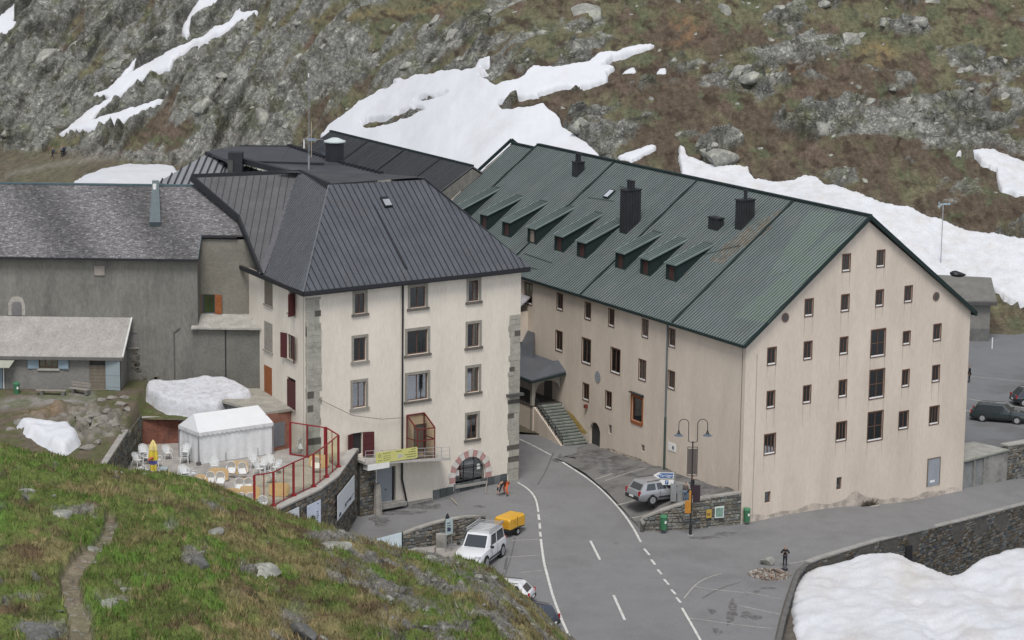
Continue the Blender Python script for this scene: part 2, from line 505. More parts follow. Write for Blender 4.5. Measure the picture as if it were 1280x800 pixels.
# strata frame, two directions blended left to right
ax = Xg; ay = Yg * 0.52
lw = 1 - sstep(330, 620, PX + (PY - 100) * 0.4)
def strat(deg):
    c, s_ = math.cos(math.radians(deg)), math.sin(math.radians(deg))
    return ax * c + ay * s_, -ax * s_ + ay * c
sa, sb = strat(26); ra, rb = strat(7)
wx = fbm(Xg / 9, Yg / 14, 4, 31) * 3.0
def blocks(a, b, L, asp, seed):
    f1, f2, cid, dx, dy = worley(a / (L * asp) + wx * .10, b / L + wx * .10, seed)
    tilt = (cid - .5) * dx * 1.0 + (_h(np.floor(cid * 999), np.floor(cid * 77), 3) - .5) * dy * 1.6
    crack = 1 - sstep(0.0, 0.17, f2 - f1)
    return cid, tilt, crack
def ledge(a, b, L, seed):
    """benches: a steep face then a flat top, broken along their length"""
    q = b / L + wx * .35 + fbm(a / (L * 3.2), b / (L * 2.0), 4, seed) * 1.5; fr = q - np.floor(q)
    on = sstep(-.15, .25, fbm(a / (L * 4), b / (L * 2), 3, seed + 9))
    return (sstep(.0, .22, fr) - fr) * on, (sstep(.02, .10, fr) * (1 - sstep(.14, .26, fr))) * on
hRock = 0; crk = 0
for (L, asp, amp, seed) in ((6.5, 2.4, 1.0, 1), (2.8, 2.0, 0.55, 2), (1.1, 1.7, 0.22, 3), (.5, 1.5, .10, 4)):
    c1, t1, k1 = blocks(sa, sb, L, asp, seed); c2, t2, k2 = blocks(ra, rb, L, asp, seed + 20)
    hRock = hRock + amp * ((c1 - .5 + t1 - 0.40 * k1) * lw + (c2 - .5 + t2 - 0.40 * k2) * (1 - lw))
    crk = np.maximum(crk, (k1 * lw + k2 * (1 - lw)) * min(1, amp * 1.3))
shade_l = 0
for (L, amp, seed) in ((5.6, 3.2, 301), (2.3, 1.3, 302), (1.0, .45, 303)):
    l1, f1_ = ledge(sa, sb, L, seed); l2, f2_ = ledge(ra, rb, L, seed + 5)
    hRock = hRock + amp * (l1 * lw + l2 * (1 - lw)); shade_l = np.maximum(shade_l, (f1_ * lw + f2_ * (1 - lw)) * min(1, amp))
hRock = hRock + fbm(Xg / 2.4, ay / 2.4, 5, 51) * 0.55
# where bare rock stands out
bias = np.interp(PX, [0, 250, 420, 560, 700, 900, 1280], [0.44, 0.38, 0.18, -0.10, -0.24, -0.27, -0.22])
bias = bias - 0.34 * np.exp(-((PY - 195 + (PX - 60) * .10) / 22) ** 2) * (PX < 420)
def bump_at(cx, cy, rx, ry, a, ang=0):
    c, s_ = math.cos(math.radians(ang)), math.sin(math.radians(ang))
    u = ((PX - cx) * c - (PY - cy) * s_) / rx; v = ((PX - cx) * s_ + (PY - cy) * c) / ry
    return a * np.exp(-(u * u + v * v) ** 1.5)
OUT = [(1000, 68, 70, 26, .55, 5), (1110, 150, 115, 24, .6, 0), (1215, 68, 36, 15, .5, 30), (1240, 120, 60, 14, .4, -12), (880, 100, 42, 14, .4, 10), (790, 168, 48, 24, .35, 10),
       (900, 190, 34, 16, .5, 10), (735, 60, 60, 12, .35, 20), (430, 80, 60, 26, .35, 20), (590, 50, 60, 18, .4, 10), (640, 90, 60, 20, .25, 10), (1250, 165, 60, 26, .45, 0), (520, 90, 50, 18, .3, 10), (1040, 95, 60, 12, .3, 5), (720, 130, 26, 22, .35, 0), (950, 160, 50, 16, .35, 12),
       (330, 180, 50, 20, .3, 25), (80, 210, 60, 12, .35, 10), (250, 130, 26, 12, .4, 0), (1130, 20, 40, 10, -.3, 0), (460, 20, 120, 14, -.45, 6), (850, 40, 60, 30, -.3, 0), (1100, 65, 40, 16, -.5, 0), (210, 170, 60, 8, -.35, 5),
       (60, 120, 60, 40, .2, 0), (360, 150, 50, 16, -.15, 20), (700, 20, 50, 14, -.25, 0)]
for o_ in OUT: bias = bias + bump_at(*o_)
n1 = fbm((sa * lw + ra * (1 - lw)) / 12, (sb * lw + rb * (1 - lw)) / 3.8, 6, 71, 0.58)
rock = sstep(-0.08, 0.10, n1 * 1.25 + bias)
rock = rock * sstep(0, 3, Yg - Z0 + 4)
soil_h = fbm(Xg / 3, ay / 1.8, 5, 81) * 0.55 + ridged(Xg / 6, ay / 2.2, 5, 85) * 0.5 + (ledge(ra, rb, 2.6, 320)[0]) * .8
act = sstep(-12, 3, Yg - Z0)
# ---- snow masks (outlines of the fields as they lie on the slope)
jx = PX + fbm(Xg / 2.2, Yg / 5, 5, 91, .6) * 6; jy = PY + fbm(Xg / 2.2 + 9, Yg / 5, 5, 92, .6) * 4.5
MID = [(412, 160), (425, 150), (442, 137), (452, 129), (470, 120), (492, 112), (490, 106), (507, 104), (520, 98), (542, 98), (552, 94), (570, 93), (592, 90), (596, 80), (611, 73), (611, 84), (600, 90), (611, 94), (600, 100), (620, 110), (640, 106), (652, 100), (667, 87), (702, 85), (737, 82), (747, 72), (770, 70), (800, 61), (822, 60), (810, 66), (780, 74), (765, 76), (755, 88), (772, 90), (760, 97), (757, 107), (727, 115), (702, 113), (672, 120), (674, 126), (640, 130), (620, 134), (628, 143), (645, 141), (680, 137), (697, 152), (705, 166), (737, 185), (760, 215), (600, 245), (410, 210), (400, 175)]
HOLES = [[(453, 158), (462, 153), (488, 152), (500, 144), (528, 140), (531, 143), (508, 152), (492, 157), (472, 164), (455, 165)], [(516, 132), (528, 127), (545, 126), (559, 121), (556, 126), (540, 130), (520, 134)], [(690, 196), (700, 192), (704, 198), (694, 201)]]
FIELDS = [
 ('broad snowfield on the slope above the black and green roofs', [MID]),
 ('small snow scraps beside the tip of the broad snowfield', [[(775, 95), (785, 88), (793, 85), (797, 90), (785, 94)], [(820, 93), (832, 85), (834, 91), (826, 95)], [(777, 104), (788, 101), (790, 104)]]),
 ('small wedge of snow just above the green ridge', [[(779, 194), (800, 188), (822, 185), (815, 192), (800, 198), (790, 204), (770, 200)]]),
 ('long snow bank running down behind the green roof to the right edge', [[(848, 189), (856, 190), (862, 202), (880, 208), (900, 211), (935, 212), (937, 222), (945, 230), (975, 232), (990, 230), (1005, 224), (1022, 226), (1030, 234), (1065, 243), (1100, 258), (1140, 267), (1200, 290), (1300, 308), (1300, 396), (1262, 380), (1240, 366), (1150, 360), (1040, 330), (850, 260)]]),
 ('snow patch at the upper right edge of the hillside', [[(1213, 196), (1240, 190), (1300, 212), (1300, 250), (1250, 244), (1245, 236), (1246, 215), (1225, 205)], [(1194, 196), (1200, 194), (1203, 198), (1196, 199)]]),
 ('forked snow gully running down the cliff on the left', [[(71, 172), (100, 150), (136, 126), (115, 124), (118, 119), (132, 116), (148, 100), (162, 86), (175, 73), (190, 64), (207, 50), (206, 56), (188, 68), (176, 78), (164, 92), (150, 102), (180, 86), (212, 68), (232, 58), (250, 50), (290, 25), (302, 11), (302, 19), (323, 14), (322, 20), (287, 37), (262, 50), (240, 61), (219, 76), (215, 89), (195, 96), (180, 101), (155, 118), (133, 136), (122, 143), (117, 154), (130, 150), (150, 141), (185, 132), (210, 125), (190, 137), (155, 156), (120, 167), (95, 168)]]),
 ('narrow snow tongue above the forked gully', [[(227, 50), (228, 36), (240, 18), (252, 0), (256, -12), (290, -12), (262, 16), (246, 27), (238, 38), (234, 51)]]),
 ('snow patch at the top left corner of the cliff', [[(-30, 60), (-30, 26), (0, 25), (18, 7), (25, 14), (17, 31), (26, 28), (10, 50), (0, 54)], [(38, 9), (44, 3), (42, 9)]]),
 ('low snow patch behind the slate ridge on the left', [[(93, 230), (125, 215), (155, 209), (217, 212), (235, 240), (90, 250)]]),
]
snowmasks = []
allsnow = np.zeros(PX.shape)
for lab, polys in FIELDS:
    m_ = np.zeros(PX.shape, bool)
    for p in polys: m_ |= inpoly(jx, jy, p)
    if polys[0] is MID:
        for p in HOLES: m_ &= ~inpoly(jx, jy, p)
    bm_ = blur(m_, 2); snowmasks.append(bm_); allsnow = np.maximum(allsnow, bm_)
near = blur(allsnow, 12)
detail = (rock * (hRock * np.interp(PX, [0, 300, 700, 1280], [1.25, 1.1, 0.9, 0.85]) + 0.55) + (1 - rock) * (soil_h)) * act
detail = detail * (1 - 0.97 * sstep(0.06, 0.42, blur(allsnow, 5)))
Zt = Zb + detail * .84; Xt = Xg; Yt = Yg - detail * .45      # relief stands out along the slope's normal
VX = Xg; VY = Zt - .10 * Yt
def cfb(sx, o, seed, g=.6, k=1.0): return fbm(VX / sx, VY / (sx * k), o, seed, g)
# ---- cover colours
def mixc(c, d, t): return c * (1 - t[..., None]) + np.asarray(d)[None, None, :] * t[..., None]
cA = np.zeros(PX.shape + (3,)) + np.array([0.088, 0.069, 0.050])
nb = cfb(9, 5, 101, k=.55); nc = cfb(4, 5, 102, k=.6); nd = cfb(1.1, 5, 103, k=.7)
cA = mixc(cA, (0.118, 0.112, 0.068), sstep(-.1, .25, nb + np.interp(PX, [0, 500, 800, 1280], [.05, .08, -.14, .0]) + .25 * sstep(150, 20, PY)))
cA = mixc(cA, (0.090, 0.098, 0.058), sstep(.08, .35, nc + .12 * np.exp(-((PY - 30) / 40) ** 2)))
cA = mixc(cA, (0.108, 0.082, 0.062), sstep(.12, .4, cfb(6, 5, 104, k=.5)))
cA = mixc(cA, (0.155, 0.095, 0.055), 0.8 * np.clip(bump_at(855, 40, 26, 22, 1) + bump_at(1005, 88, 28, 6, 1) + bump_at(270, 105, 30, 9, .9), 0, 1) * sstep(-.3, .2, nd + nc))
cA = mixc(cA, (0.18, 0.14, 0.07), 0.85 * np.clip(bump_at(1096, 68, 24, 17, 1) + bump_at(480, 20, 120, 5, .7, 6), 0, 1) * sstep(-.4, .1, nc + nd))
cA = mixc(cA, (0.050, 0.037, 0.028), sstep(.05, .35, cfb(2.5, 5, 105, k=.5)) * .85)
cR = np.zeros(PX.shape + (3,)) + np.array([0.255, 0.258, 0.235])
cR = mixc(cR, (0.37, 0.375, 0.335), sstep(-.06, .32, cfb(4, 6, 110, .66, .6)))
cR = mixc(cR, (0.15, 0.152, 0.142), sstep(.06, .35, cfb(2.6, 6, 111, .66, .5)))
cR = mixc(cR, (0.215, 0.23, 0.165), sstep(.05, .4, cfb(4.4, 5, 112, k=.6)))
cR = mixc(cR, (0.095, 0.092, 0.084), np.clip(crk * .5, 0, 1))
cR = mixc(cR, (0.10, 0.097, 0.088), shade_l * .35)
cR = mixc(cR, (0.265, 0.27, 0.24), sstep(.3, .6, rock) * sstep(.1, .5, cfb(1.4, 4, 115)) * .6)
cR = mixc(cR, (0.075, 0.075, 0.040), sstep(.08, .32, nc) * .65)
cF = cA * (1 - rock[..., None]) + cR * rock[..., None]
cF = mixc(cF, (0.10, 0.085, 0.075), np.clip(near * 1.4, 0, .7) * (1 - rock * .5))      # wet earth round melting snow
path = np.clip(np.exp(-((PY - (222 - (PX + 10) * .13 - 6 * np.sin(PX / 60))) / 3.6) ** 2), 0, 1) * (PX < 330) * (PX > 6)
cF = mixc(cF, (0.25, 0.235, 0.21), path * .8)
flat_ = 1 - sstep(-8, 2, Yg - Z0)
cF = mixc(cF, (0.13, 0.12, 0.085), flat_ * .6)
cF *= np.clip(1 + .38 * nd + .40 * cfb(.45, 3, 130), .3, 1.9)[..., None]
add_cracks(M_ROCKFAR, (.22, .55, 1.5), (1, .8, 1.5), (0, math.radians(-24), 0), .60)
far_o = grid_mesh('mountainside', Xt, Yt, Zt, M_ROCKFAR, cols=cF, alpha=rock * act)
far_o['kind'] = 'structure'
def smooth_base_z(bm_):
    return Zb
for (lab, polys), bm_ in zip(FIELDS, snowmasks):
    hth = 0.5
    relief = fbm(Xg / 9, Yg / 14, 3, 121) * 0.5 + fbm(Xg / 2, Yg / 4, 3, 122) * .05 + ridged(Xg / 3, Yg / 8, 3, 123) * .05
    Zs = Zb + (bm_ - 0.42) * hth * 1.6 + relief * sstep(.4, 1, bm_) + 0.3
    keep = bm_ > 0.12
    Zs = np.where(bm_ < 0.3, Zb - 1.2, Zs)
    dirty = 'right edge' in lab
    if 'scraps' in lab: continue
    o = grid_mesh('snow_patch', Xg, Yg, Zs, M_SNOWD if dirty else M_SNOW, keep=keep)
    tag(o, lab, 'snow patch', 'snow patches left on the mountainside')
far_Z = Zt; 
for lab_, pl_ in zip(('small snow scrap hanging below the tip of the broad snowfield', 'small snow scrap right of the tip of the broad snowfield', 'thin snow sliver just below the other two scraps'), FIELDS[1][1]):
    q_ = blur(inpoly(jx, jy, pl_), 2); o = grid_mesh('snow_patch', Xg, Yg, np.where(q_ < .3, Zb - 1.2, Zb + (q_ - .42) * .5 + .05), M_SNOW, keep=q_ > .12)
    tag(o, lab_, 'snow patch', 'snow patches left on the mountainside')
def far_z(px, y):
    j = int(np.argmin(np.abs(cols_px - px))); return float(np.interp(y, Yg[:, j], Zt[:, j]))
def far_hit(px, py):
    j = int(np.argmin(np.abs(cols_px - px)))
    p_ = projn(Xg[:, j], Yg[:, j], Zt[:, j])[1]
    ok = np.where((p_ < py))[0]
    i = ok[0] if len(ok) else len(p_) - 1
    return Vector((Xg[i, j], Yg[i, j], Zt[i, j]))

# boulders lying free on the slope
M_BOULDER = mat('boulder', (0.25, 0.25, 0.225), 0.9, 0.25, 1.2, 0.25, 7, bump=1.0, bscale=2.5, tint=(0.34, 0.345, 0.29), tintscale=1.2, tintamt=.7)
def boulder(name, c, sx, sy, sz, seed, m, parent=None, sub=3, rz=0.0):
    import bmesh
    bm = bmesh.new(); bmesh.ops.create_icosphere(bm, subdivisions=sub, radius=1)
    co = np.array([v.co[:] for v in bm.verts]); f = [tuple(v.index for v in q.verts) for q in bm.faces]; bm.free()
    r = random.Random(seed)
    for _ in range(9):      # planar cuts make facets
        n = np.array([r.uniform(-1, 1), r.uniform(-1, 1), r.uniform(-.4, 1)]); n /= np.linalg.norm(n); d = r.uniform(.42, .78)
        e = co @ n - d; co = co - np.outer(np.clip(e, 0, None), n) * .97
    co = co * (1 + .08 * fbm(co[:, 0] * 2.2 + seed, co[:, 1] * 2.2 + co[:, 2] * 2, 4, seed)[:, None])
    co *= np.array([sx, sy, sz])
    mb = MB(); o = wloc(parent)
    cz, s_ = math.cos(rz), math.sin(rz)
    mb.v = [Vector((x * cz - y * s_ + c[0], x * s_ + y * cz + c[1], z_ + c[2])) for x, y, z_ in co]; mb.f = f
    return mb.build(name, m, parent, smooth=True)
for i, (px, py, sx, sz, lab) in enumerate([(251, 134, 2.3, 1.5, 'big rounded grey boulder above the rusty moss below the snow gully'), (896, 197, 3.0, 1.9, 'pale lichened boulder just above the green ridge beside the snow bank'), (1058, 48, 1.8, 1.3, 'rounded pale block at the right end of the upper right outcrop'), (722, 160, 1.5, 1.3, 'grey boulder right of the broad snowfield')]):
    p = far_hit(px, py + 6)
    o = boulder('boulder', (p.x, p.y, p.z + sz * .35), sx, sx * .8, sz, 200 + i, M_BOULDER)
    tag(o, lab, 'boulder')

# blocks and boulders bedded in the turf of the slope
rk = [boulder('rock', (0, 0, 0), 1, .9, .62, 820 + k, M_BOULDER) for k in range(6)]
rs1 = np.random.default_rng(41); cnt = 0; r0_ = 75; fr_ = int(np.argmin(np.abs(rr - 0)))
while cnt < 260:
    j = int(rs1.integers(60, len(cols_px) - 62)); i = int(rs1.integers(fr_ + 3, fr_ + 395))
    if allsnow[i, j] > .05: continue
    k = .22 + .5 * rock[i, j] + .4 * (PX[i, j] > 430)
    if rs1.random() > k * sstep(-.25, .2, nc[i, j] + .1): continue
    s_ = float(.28 + rs1.exponential(.42)); s_ = min(s_, 2.6); o = rk[cnt] if cnt < 6 else rk[cnt % 6].copy()
    if cnt >= 6: COL.objects.link(o)
    o.location = (Xt[i, j], Yt[i, j] + s_ * .15, Zt[i, j] - s_ * .12); o.scale = (s_ * float(rs1.uniform(.9, 1.5)), s_, s_ * float(rs1.uniform(.9, 1.35))); o.rotation_euler = (float(rs1.uniform(.2, .5)), float(rs1.uniform(-.4, .1)), float(rs1.uniform(-.5, .5))); o.parent = far_o; cnt += 1

# ================================================================== FOREGROUND SLOPE
SIL = [(-700, 470), (-300, 520), (0, 566), (60, 578), (130, 590), (185, 600), (235, 606), (290, 627), (330, 645), (370, 661), (410, 672), (450, 685), (500, 701), (560, 711), (600, 719), (620, 729), (645, 750), (670, 772), (705, 804), (760, 850), (860, 960), (1000, 1120), (1300, 1500)]
spx = np.array([p[0] for p in SIL], float); spy = np.array([p[1] for p in SIL], float)
Dsf = lambda px: np.interp(px, [-700, 0, 300, 500, 700, 1300], [112, 110, 108, 104, 98, 85])
hc = np.concatenate([np.linspace(-650, -20, 40)[:-1], np.linspace(-20, 730, 620), np.linspace(730, 1300, 50)[1:]])
q1 = np.concatenate([np.linspace(0.2, 0.52, 24)[:-1], np.linspace(0.52, 1.0, 300), 1 + np.linspace(0, 1, 60)[1:] * .85])
HPX, HQ = np.meshgrid(hc, q1)
Ds = Dsf(HPX); HY = Ds * HQ
sil = np.interp(HPX, spx, spy) + 3
K = np.interp(HPX, [0, 400, 700], [1000, 900, 700])
pyv = np.where(HQ <= 1, sil + K * np.clip(1 - HQ, 0, 1) ** 1.5, sil)
rollc = (HPX - 640) * ROLL
Hz = ZC - (pyv + 182 - rollc) / FPX * HY
over = np.clip(HY - Ds, 0, None)
zc_ = ZC - (sil + 182 - rollc) / FPX * Ds
Hz = np.where(HQ > 1, zc_ - (sil + 182) / FPX * over - 0.0045 * over ** 2 - 0.10 * over, Hz)
Hz = np.maximum(Hz, -5)
HX = (HPX - 640) / FPX * HY
qx, qy = projn(HX, HY, Hz)
hs = HX; ht = HY * 0.24
rs = sstep(-20, 60, (qx - 395) + (qy - 660) * 0.25) * sstep(150, 20, qy - sil - np.interp(qx, [350, 450, 700], [0, 0, 60]))   # bare slabs on the right-hand brow
c_, s__ = math.cos(math.radians(-30)), math.sin(math.radians(-30))
ka, kb = hs * c_ + ht * s__, -hs * s__ + ht * c_
rn = fbm(ka / 2.6, kb / 0.7, 6, 201, .6)
rockm = sstep(-.12, .10, rn * 1.1 + rs * .42 - .42)
SPOTS = [(90, 640, 50, 7, .5), (215, 660, 20, 9, .35), (320, 713, 30, 8, .6), (238, 700, 20, 12, .5), (40, 752, 40, 8, .4), (50, 790, 50, 14, .5), (140, 752, 30, 10, .45), (415, 672, 36, 9, .7), (270, 668, 30, 5, .35), (370, 775, 40, 22, .5), (300, 720, 60, 20, .25), (420, 690, 30, 8, .4), (470, 690, 60, 8, .35)]
for (cx, cy, rx, ry, a) in SPOTS:
    rockm = np.maximum(rockm, sstep(.35, .6, a * np.exp(-(((qx - cx) / rx) ** 2 + ((qy - cy) / ry) ** 2)) + rn * .35 + .12))
f1, f2, cid, ddx, ddy = worley(ka / 1.5, kb / .45, 210)
f1b, f2b, cidb, ddxb, ddyb = worley(ka / .6, kb / .18, 211)
hh = (cid - .5) * .22 + ddy * .2 - .14 * (1 - sstep(0, .14, f2 - f1)) + (cidb - .5) * .16 - .1 * (1 - sstep(0, .12, f2b - f1b)) + (ridged(ka / 2, kb / .35, 4, 212) - .5) * .26
tuft = fbm(hs / 1.6, ht / .6, 5, 220, .6) * .42 + ridged(hs / .9, ht / .33, 3, 221) * .16 + fbm(hs / .35, ht / .12, 3, 222) * .10
pl = [(100, 815), (100, 775), (90, 750), (86, 722), (104, 696), (128, 678), (140, 660), (137, 652)]
pathd = np.full(qx.shape, 1e9)
for (x0, y0), (x1, y1) in zip(pl[:-1], pl[1:]):
    vx, vy = x1 - x0, y1 - y0; t_ = np.clip(((qx - x0) * vx + (qy - y0) * vy) / (vx * vx + vy * vy), 0, 1)
    pathd = np.minimum(pathd, np.hypot((qx - x0 - t_ * vx), (qy - y0 - t_ * vy)))
wdt = np.interp(qy, [650, 800], [8, 16]) * (1 + .35 * fbm(hs * 1.2, ht * 4, 3, 230))
pth = 1 - sstep(wdt * .75, wdt * 1.25, pathd)
tuft = tuft * 1.25
Hd = (tuft * (1 - rockm) + (hh + .05) * rockm) * (1 - pth * .75) - pth * .22
Hd *= sstep(0.2, 0.4, HQ) * (1 - .45 * sstep(.88, .98, HQ))
Hz2 = Hz + Hd
gA = np.zeros(qx.shape + (3,)) + np.array([0.115, 0.150, 0.043])
ng = fbm(hs / 2.2, ht / .8, 5, 240, .6); nh = fbm(hs / .8, ht / .3, 5, 241, .6); ni = fbm(hs / 4.5 + 7, ht / 1.6, 4, 242)
gA = mixc(gA, (0.108, 0.185, 0.039), sstep(-.05, .3, ng))
gA = mixc(gA, (0.20, 0.165, 0.085), sstep(-.04, .30, ni + .25 * sstep(250, 420, qx) - .1) * .85)
gA = mixc(gA, (0.26, 0.205, 0.11), sstep(.15, .45, nh + .15 * ni + .12 * np.exp(-((qx - 300) / 90) ** 2)) * .8)
gA = mixc(gA, (0.115, 0.080, 0.052), sstep(.13, .42, fbm(hs / 1.7 + 30, ht / .5, 5, 243) + .1 * sstep(200, 350, qx)) * .85)
gA = mixc(gA, (0.05, 0.065, 0.026), sstep(.18, .5, fbm(hs / 1.1 + 60, ht / .45, 4, 244)) * .7)
gR = np.zeros(qx.shape + (3,)) + np.array([0.235, 0.225, 0.20])
gR = mixc(gR, (0.29, 0.28, 0.25), sstep(-.05, .35, fbm(ka / .9, kb / .3, 5, 250, .65)))
gR = mixc(gR, (0.085, 0.082, 0.078), sstep(0, .4, fbm(ka / .7 + 5, kb / .22, 5, 251, .65)))
gR = mixc(gR, (0.13, 0.13, 0.05), sstep(.1, .4, nh) * .6)
gF = gA * (1 - rockm[..., None]) + gR * rockm[..., None]
gF = mixc(gF, (0.25, 0.205, 0.165), pth * (.75 + .2 * np.clip(nh, -1, 1)))
gF = mixc(gF, (0.30, 0.29, 0.27), pth * sstep(.25, .45, fbm(hs / .35, ht / .15, 3, 252)))
gF *= np.clip(1 + .3 * fbm(hs / .16, ht / .06, 3, 253) + .45 * fbm(hs / .7, ht / .25, 4, 254) + .35 * fbm(hs / 3, ht / 1.1, 3, 255), .35, 1.9)[..., None]
M_FORE = mat('near_slope', (1, 1, 1), 0.95, 0.18, 3.0, 0.25, 16.0, bump=1.0, bscale=9.0, attr='Col', spec=0.1)
add_cracks(M_FORE, (.6, 1.7, 4.5), (.45, .35, 2.6), (0, math.radians(30), 0), .72)
fore = grid_mesh('grassy_slope', HX, HY, Hz2, M_FORE, cols=gF, alpha=rockm)
fore['kind'] = 'structure'
def hill_hit(px, py):
    j = int(np.argmin(np.abs(hc - px))); p_ = projn(HX[:, j], HY[:, j], Hz2[:, j])[1]
    ok = np.where(p_ <= py)[0]; i = ok[0] if len(ok) else len(p_) - 1
    return Vector((HX[i, j], HY[i, j], Hz2[i, j]))
# grass blades, one sheet of real blades
rg = np.random.default_rng(5)
NB = 190000
gj = rg.integers(45, len(hc) - 52, NB); gi = rg.integers(23, 330, NB)
w_ = (1 - rockm[gi, gj]) * (1 - pth[gi, gj]); dens = .35 + .65 * sstep(-.3, .3, ng[gi, gj])
sel = rg.random(NB) < w_ * dens
gi, gj = gi[sel], gj[sel]; n_ = len(gi)
fx = rg.random(n_); fy = rg.random(n_)
def bil(A): return A[gi, gj] * (1 - fx) * (1 - fy) + A[gi, gj + 1] * fx * (1 - fy) + A[gi + 1, gj] * (1 - fx) * fy + A[gi + 1, gj + 1] * fx * fy
bx, by, bz = bil(HX), bil(HY), bil(Hz2)
hgt = (.06 + .20 * rg.random(n_) ** 2.5) * (1 + 1.6 * np.clip(nh[gi, gj] + .5 * ng[gi, gj], -.45, 1)); wd = .012 + .02 * rg.random(n_)
an = rg.random(n_) * np.pi; ln = (rg.random((n_, 2)) - .5) * hgt[:, None] * 1.1
v0 = np.stack([bx - np.cos(an) * wd, by - np.sin(an) * wd, bz - .03], -1); v1 = np.stack([bx + np.cos(an) * wd, by + np.sin(an) * wd, bz - .03], -1)
v2 = np.stack([bx + ln[:, 0], by + ln[:, 1], bz + hgt], -1)
vv = np.stack([v0, v1, v2], 1).reshape(-1, 3).astype(np.float32)
me = bpy.data.meshes.new('grass_blades'); me.vertices.add(len(vv)); me.vertices.foreach_set('co', vv.ravel())
me.loops.add(n_ * 3); me.loops.foreach_set('vertex_index', np.arange(n_ * 3, dtype=np.int32)); me.polygons.add(n_); me.polygons.foreach_set('loop_start', np.arange(0, n_ * 3, 3, dtype=np.int32)); me.update(calc_edges=True)
bc = gF[gi, gj] * (0.7 + .7 * rg.random((n_, 1))); straw = rg.random(n_) < .07; bc[straw] = np.array([.26, .21, .11]) * (.6 + .6 * rg.random((straw.sum(), 1)))
bc = np.clip(bc, 0.01, .4)
at = me.attributes.new('Col', 'FLOAT_COLOR', 'POINT'); at.data.foreach_set('color', np.concatenate([np.repeat(bc, 3, 0), np.ones((n_ * 3, 1))], 1).astype(np.float32).ravel())
me.materials.append(mat('grass_blade', (1, 1, 1), .8, 0, 1, 0, 1, attr='Col', spec=.1))
go = bpy.data.objects.new('grass', me); COL.objects.link(go)
tag(go, 'short alpine grass and straw growing over the near slope', 'grass', kind='stuff')
for i, (px, py, sx, sy, sz, rz, lab) in enumerate([(320, 716, .85, 1.3, .22, .1, 'flat pale grey slab lying in the grass of the near slope'), (412, 684, .8, 1.0, .25, 0, 'grey boulder on the brow of the slope above the parked cars'), (242, 708, .35, .7, .3, .3, 'dark split rock sticking out of the bank right of the path'),
        (62, 644, .42, .8, .18, .2, 'small pale stone left of the bend of the path'), (258, 668, .42, .7, .13, 0, 'low flat stone near the top of the slope'), (118, 757, .5, .8, .14, -.3, 'flat stepping stone beside the footpath'), (375, 795, .45, 1.0, .35, .5, 'dark upright rock at the bottom edge of the slope'), (22, 800, .7, 1.3, .3, .2, 'dark rock in the bottom left corner')]):
    p = hill_hit(px, py)
    o = boulder('boulder', (p.x, p.y, p.z + sz * .15), sx, sy, sz, 300 + i, M_BOULDER if i not in (2, 6, 7) else mat('dark_boulder', (0.12, 0.12, 0.115), .9, .3, 1.5, .3, 8, bump=1, bscale=3), rz=rz)
    tag(o, lab, 'boulder')

stones = [boulder('stone', (0, 0, 0), 1, 1, .55, 900 + k, M_BOULDER, sub=2) for k in range(4)]
rs2 = np.random.default_rng(77); cnt = 0
while cnt < 110:
    j = int(rs2.integers(45, len(hc) - 60)); i = int(rs2.integers(26, 318)); k = rockm[i, j] + (1.2 if 0.02 < pth[i, j] < .9 else 0) + .10
    if rs2.random() > k: continue
    s_ = float(rs2.uniform(.05, .13) if rs2.random() < .75 else rs2.uniform(.14, .30)); o = stones[cnt] if cnt < 4 else stones[cnt % 4].copy()
    if cnt >= 4: COL.objects.link(o)
    o.location = (HX[i, j], HY[i, j], Hz2[i, j] + s_ * .15); o.scale = (s_, s_ * 1.5, s_); o.rotation_euler = (0, 0, float(rs2.uniform(0, 6.28))); o.parent = fore; cnt += 1

# ================================================================== STREET
def cdt_sheet(name, outline, zf, m, step=1.2, parent=None, thick=None, cols=None):
    xs = [p[0] for p in outline]; ys = [p[1] for p in outline]
    pts = [Vector((p[0], p[1])) for p in outline]; n0 = len(pts)
    gx = np.arange(min(xs), max(xs), step); gy = np.arange(min(ys), max(ys), step)
    GX, GY = np.meshgrid(gx, gy); ins = inpoly(GX.ravel(), GY.ravel(), [(p[0], p[1]) for p in outline])
    pts += [Vector((a, b)) for a, b in zip(GX.ravel()[ins], GY.ravel()[ins])]
    r = delaunay_2d_cdt(pts, [], [list(range(n0))], 1, 1e-4)
    mb = MB(); mb.v = [Vector((p.x, p.y, zf(p.x, p.y))) for p in r[0]]; mb.f = [tuple(f) for f in r[2]]
    # make faces look up
    o = mb.build(name, m, parent, smooth=True)
    return o
def flipup(o):
    me = o.data
    if me.polygons and me.polygons[0].normal.z < 0: me.flip_normals()
M_ASPH = mat('asphalt', (0.195, 0.195, 0.197), 0.9, 0.06, 0.5, 0.14, 9, bump=0.5, bscale=40, tint=(0.17, 0.169, 0.17), tintscale=0.16, tintamt=0.8, tlo=.5, thi=.62, spec=.25)
M_ASPH2 = mat('parking_asphalt', (0.165, 0.16, 0.155), 0.88, 0.12, 0.5, 0.16, 26, bump=0.5, bscale=40, tint=(0.075, 0.073, 0.07), tintscale=0.35, tintamt=0.85, tlo=.5, thi=.64, spec=.25)
KERB = [G(px, py) for px, py in ((1330, 618), (1280, 631), (1200, 652), (1100, 676), (1030, 697), (1012, 704), (998, 722), (988, 750), (980, 775), (974, 803), (968, 840), (960, 900))]
out = [(p.x, p.y) for p in KERB] + [(14, 120), (-36, 120), (-36, 200), (-16.5, 209), (-30, 240), (-30, 262), (-6, 262), (14, 262)]
out += [(46, 262), (46, 245), (75, 243), (75, KERB[0].y + 1)]
street = cdt_sheet('street', out, S, M_ASPH); flipup(street); street['kind'] = 'structure'
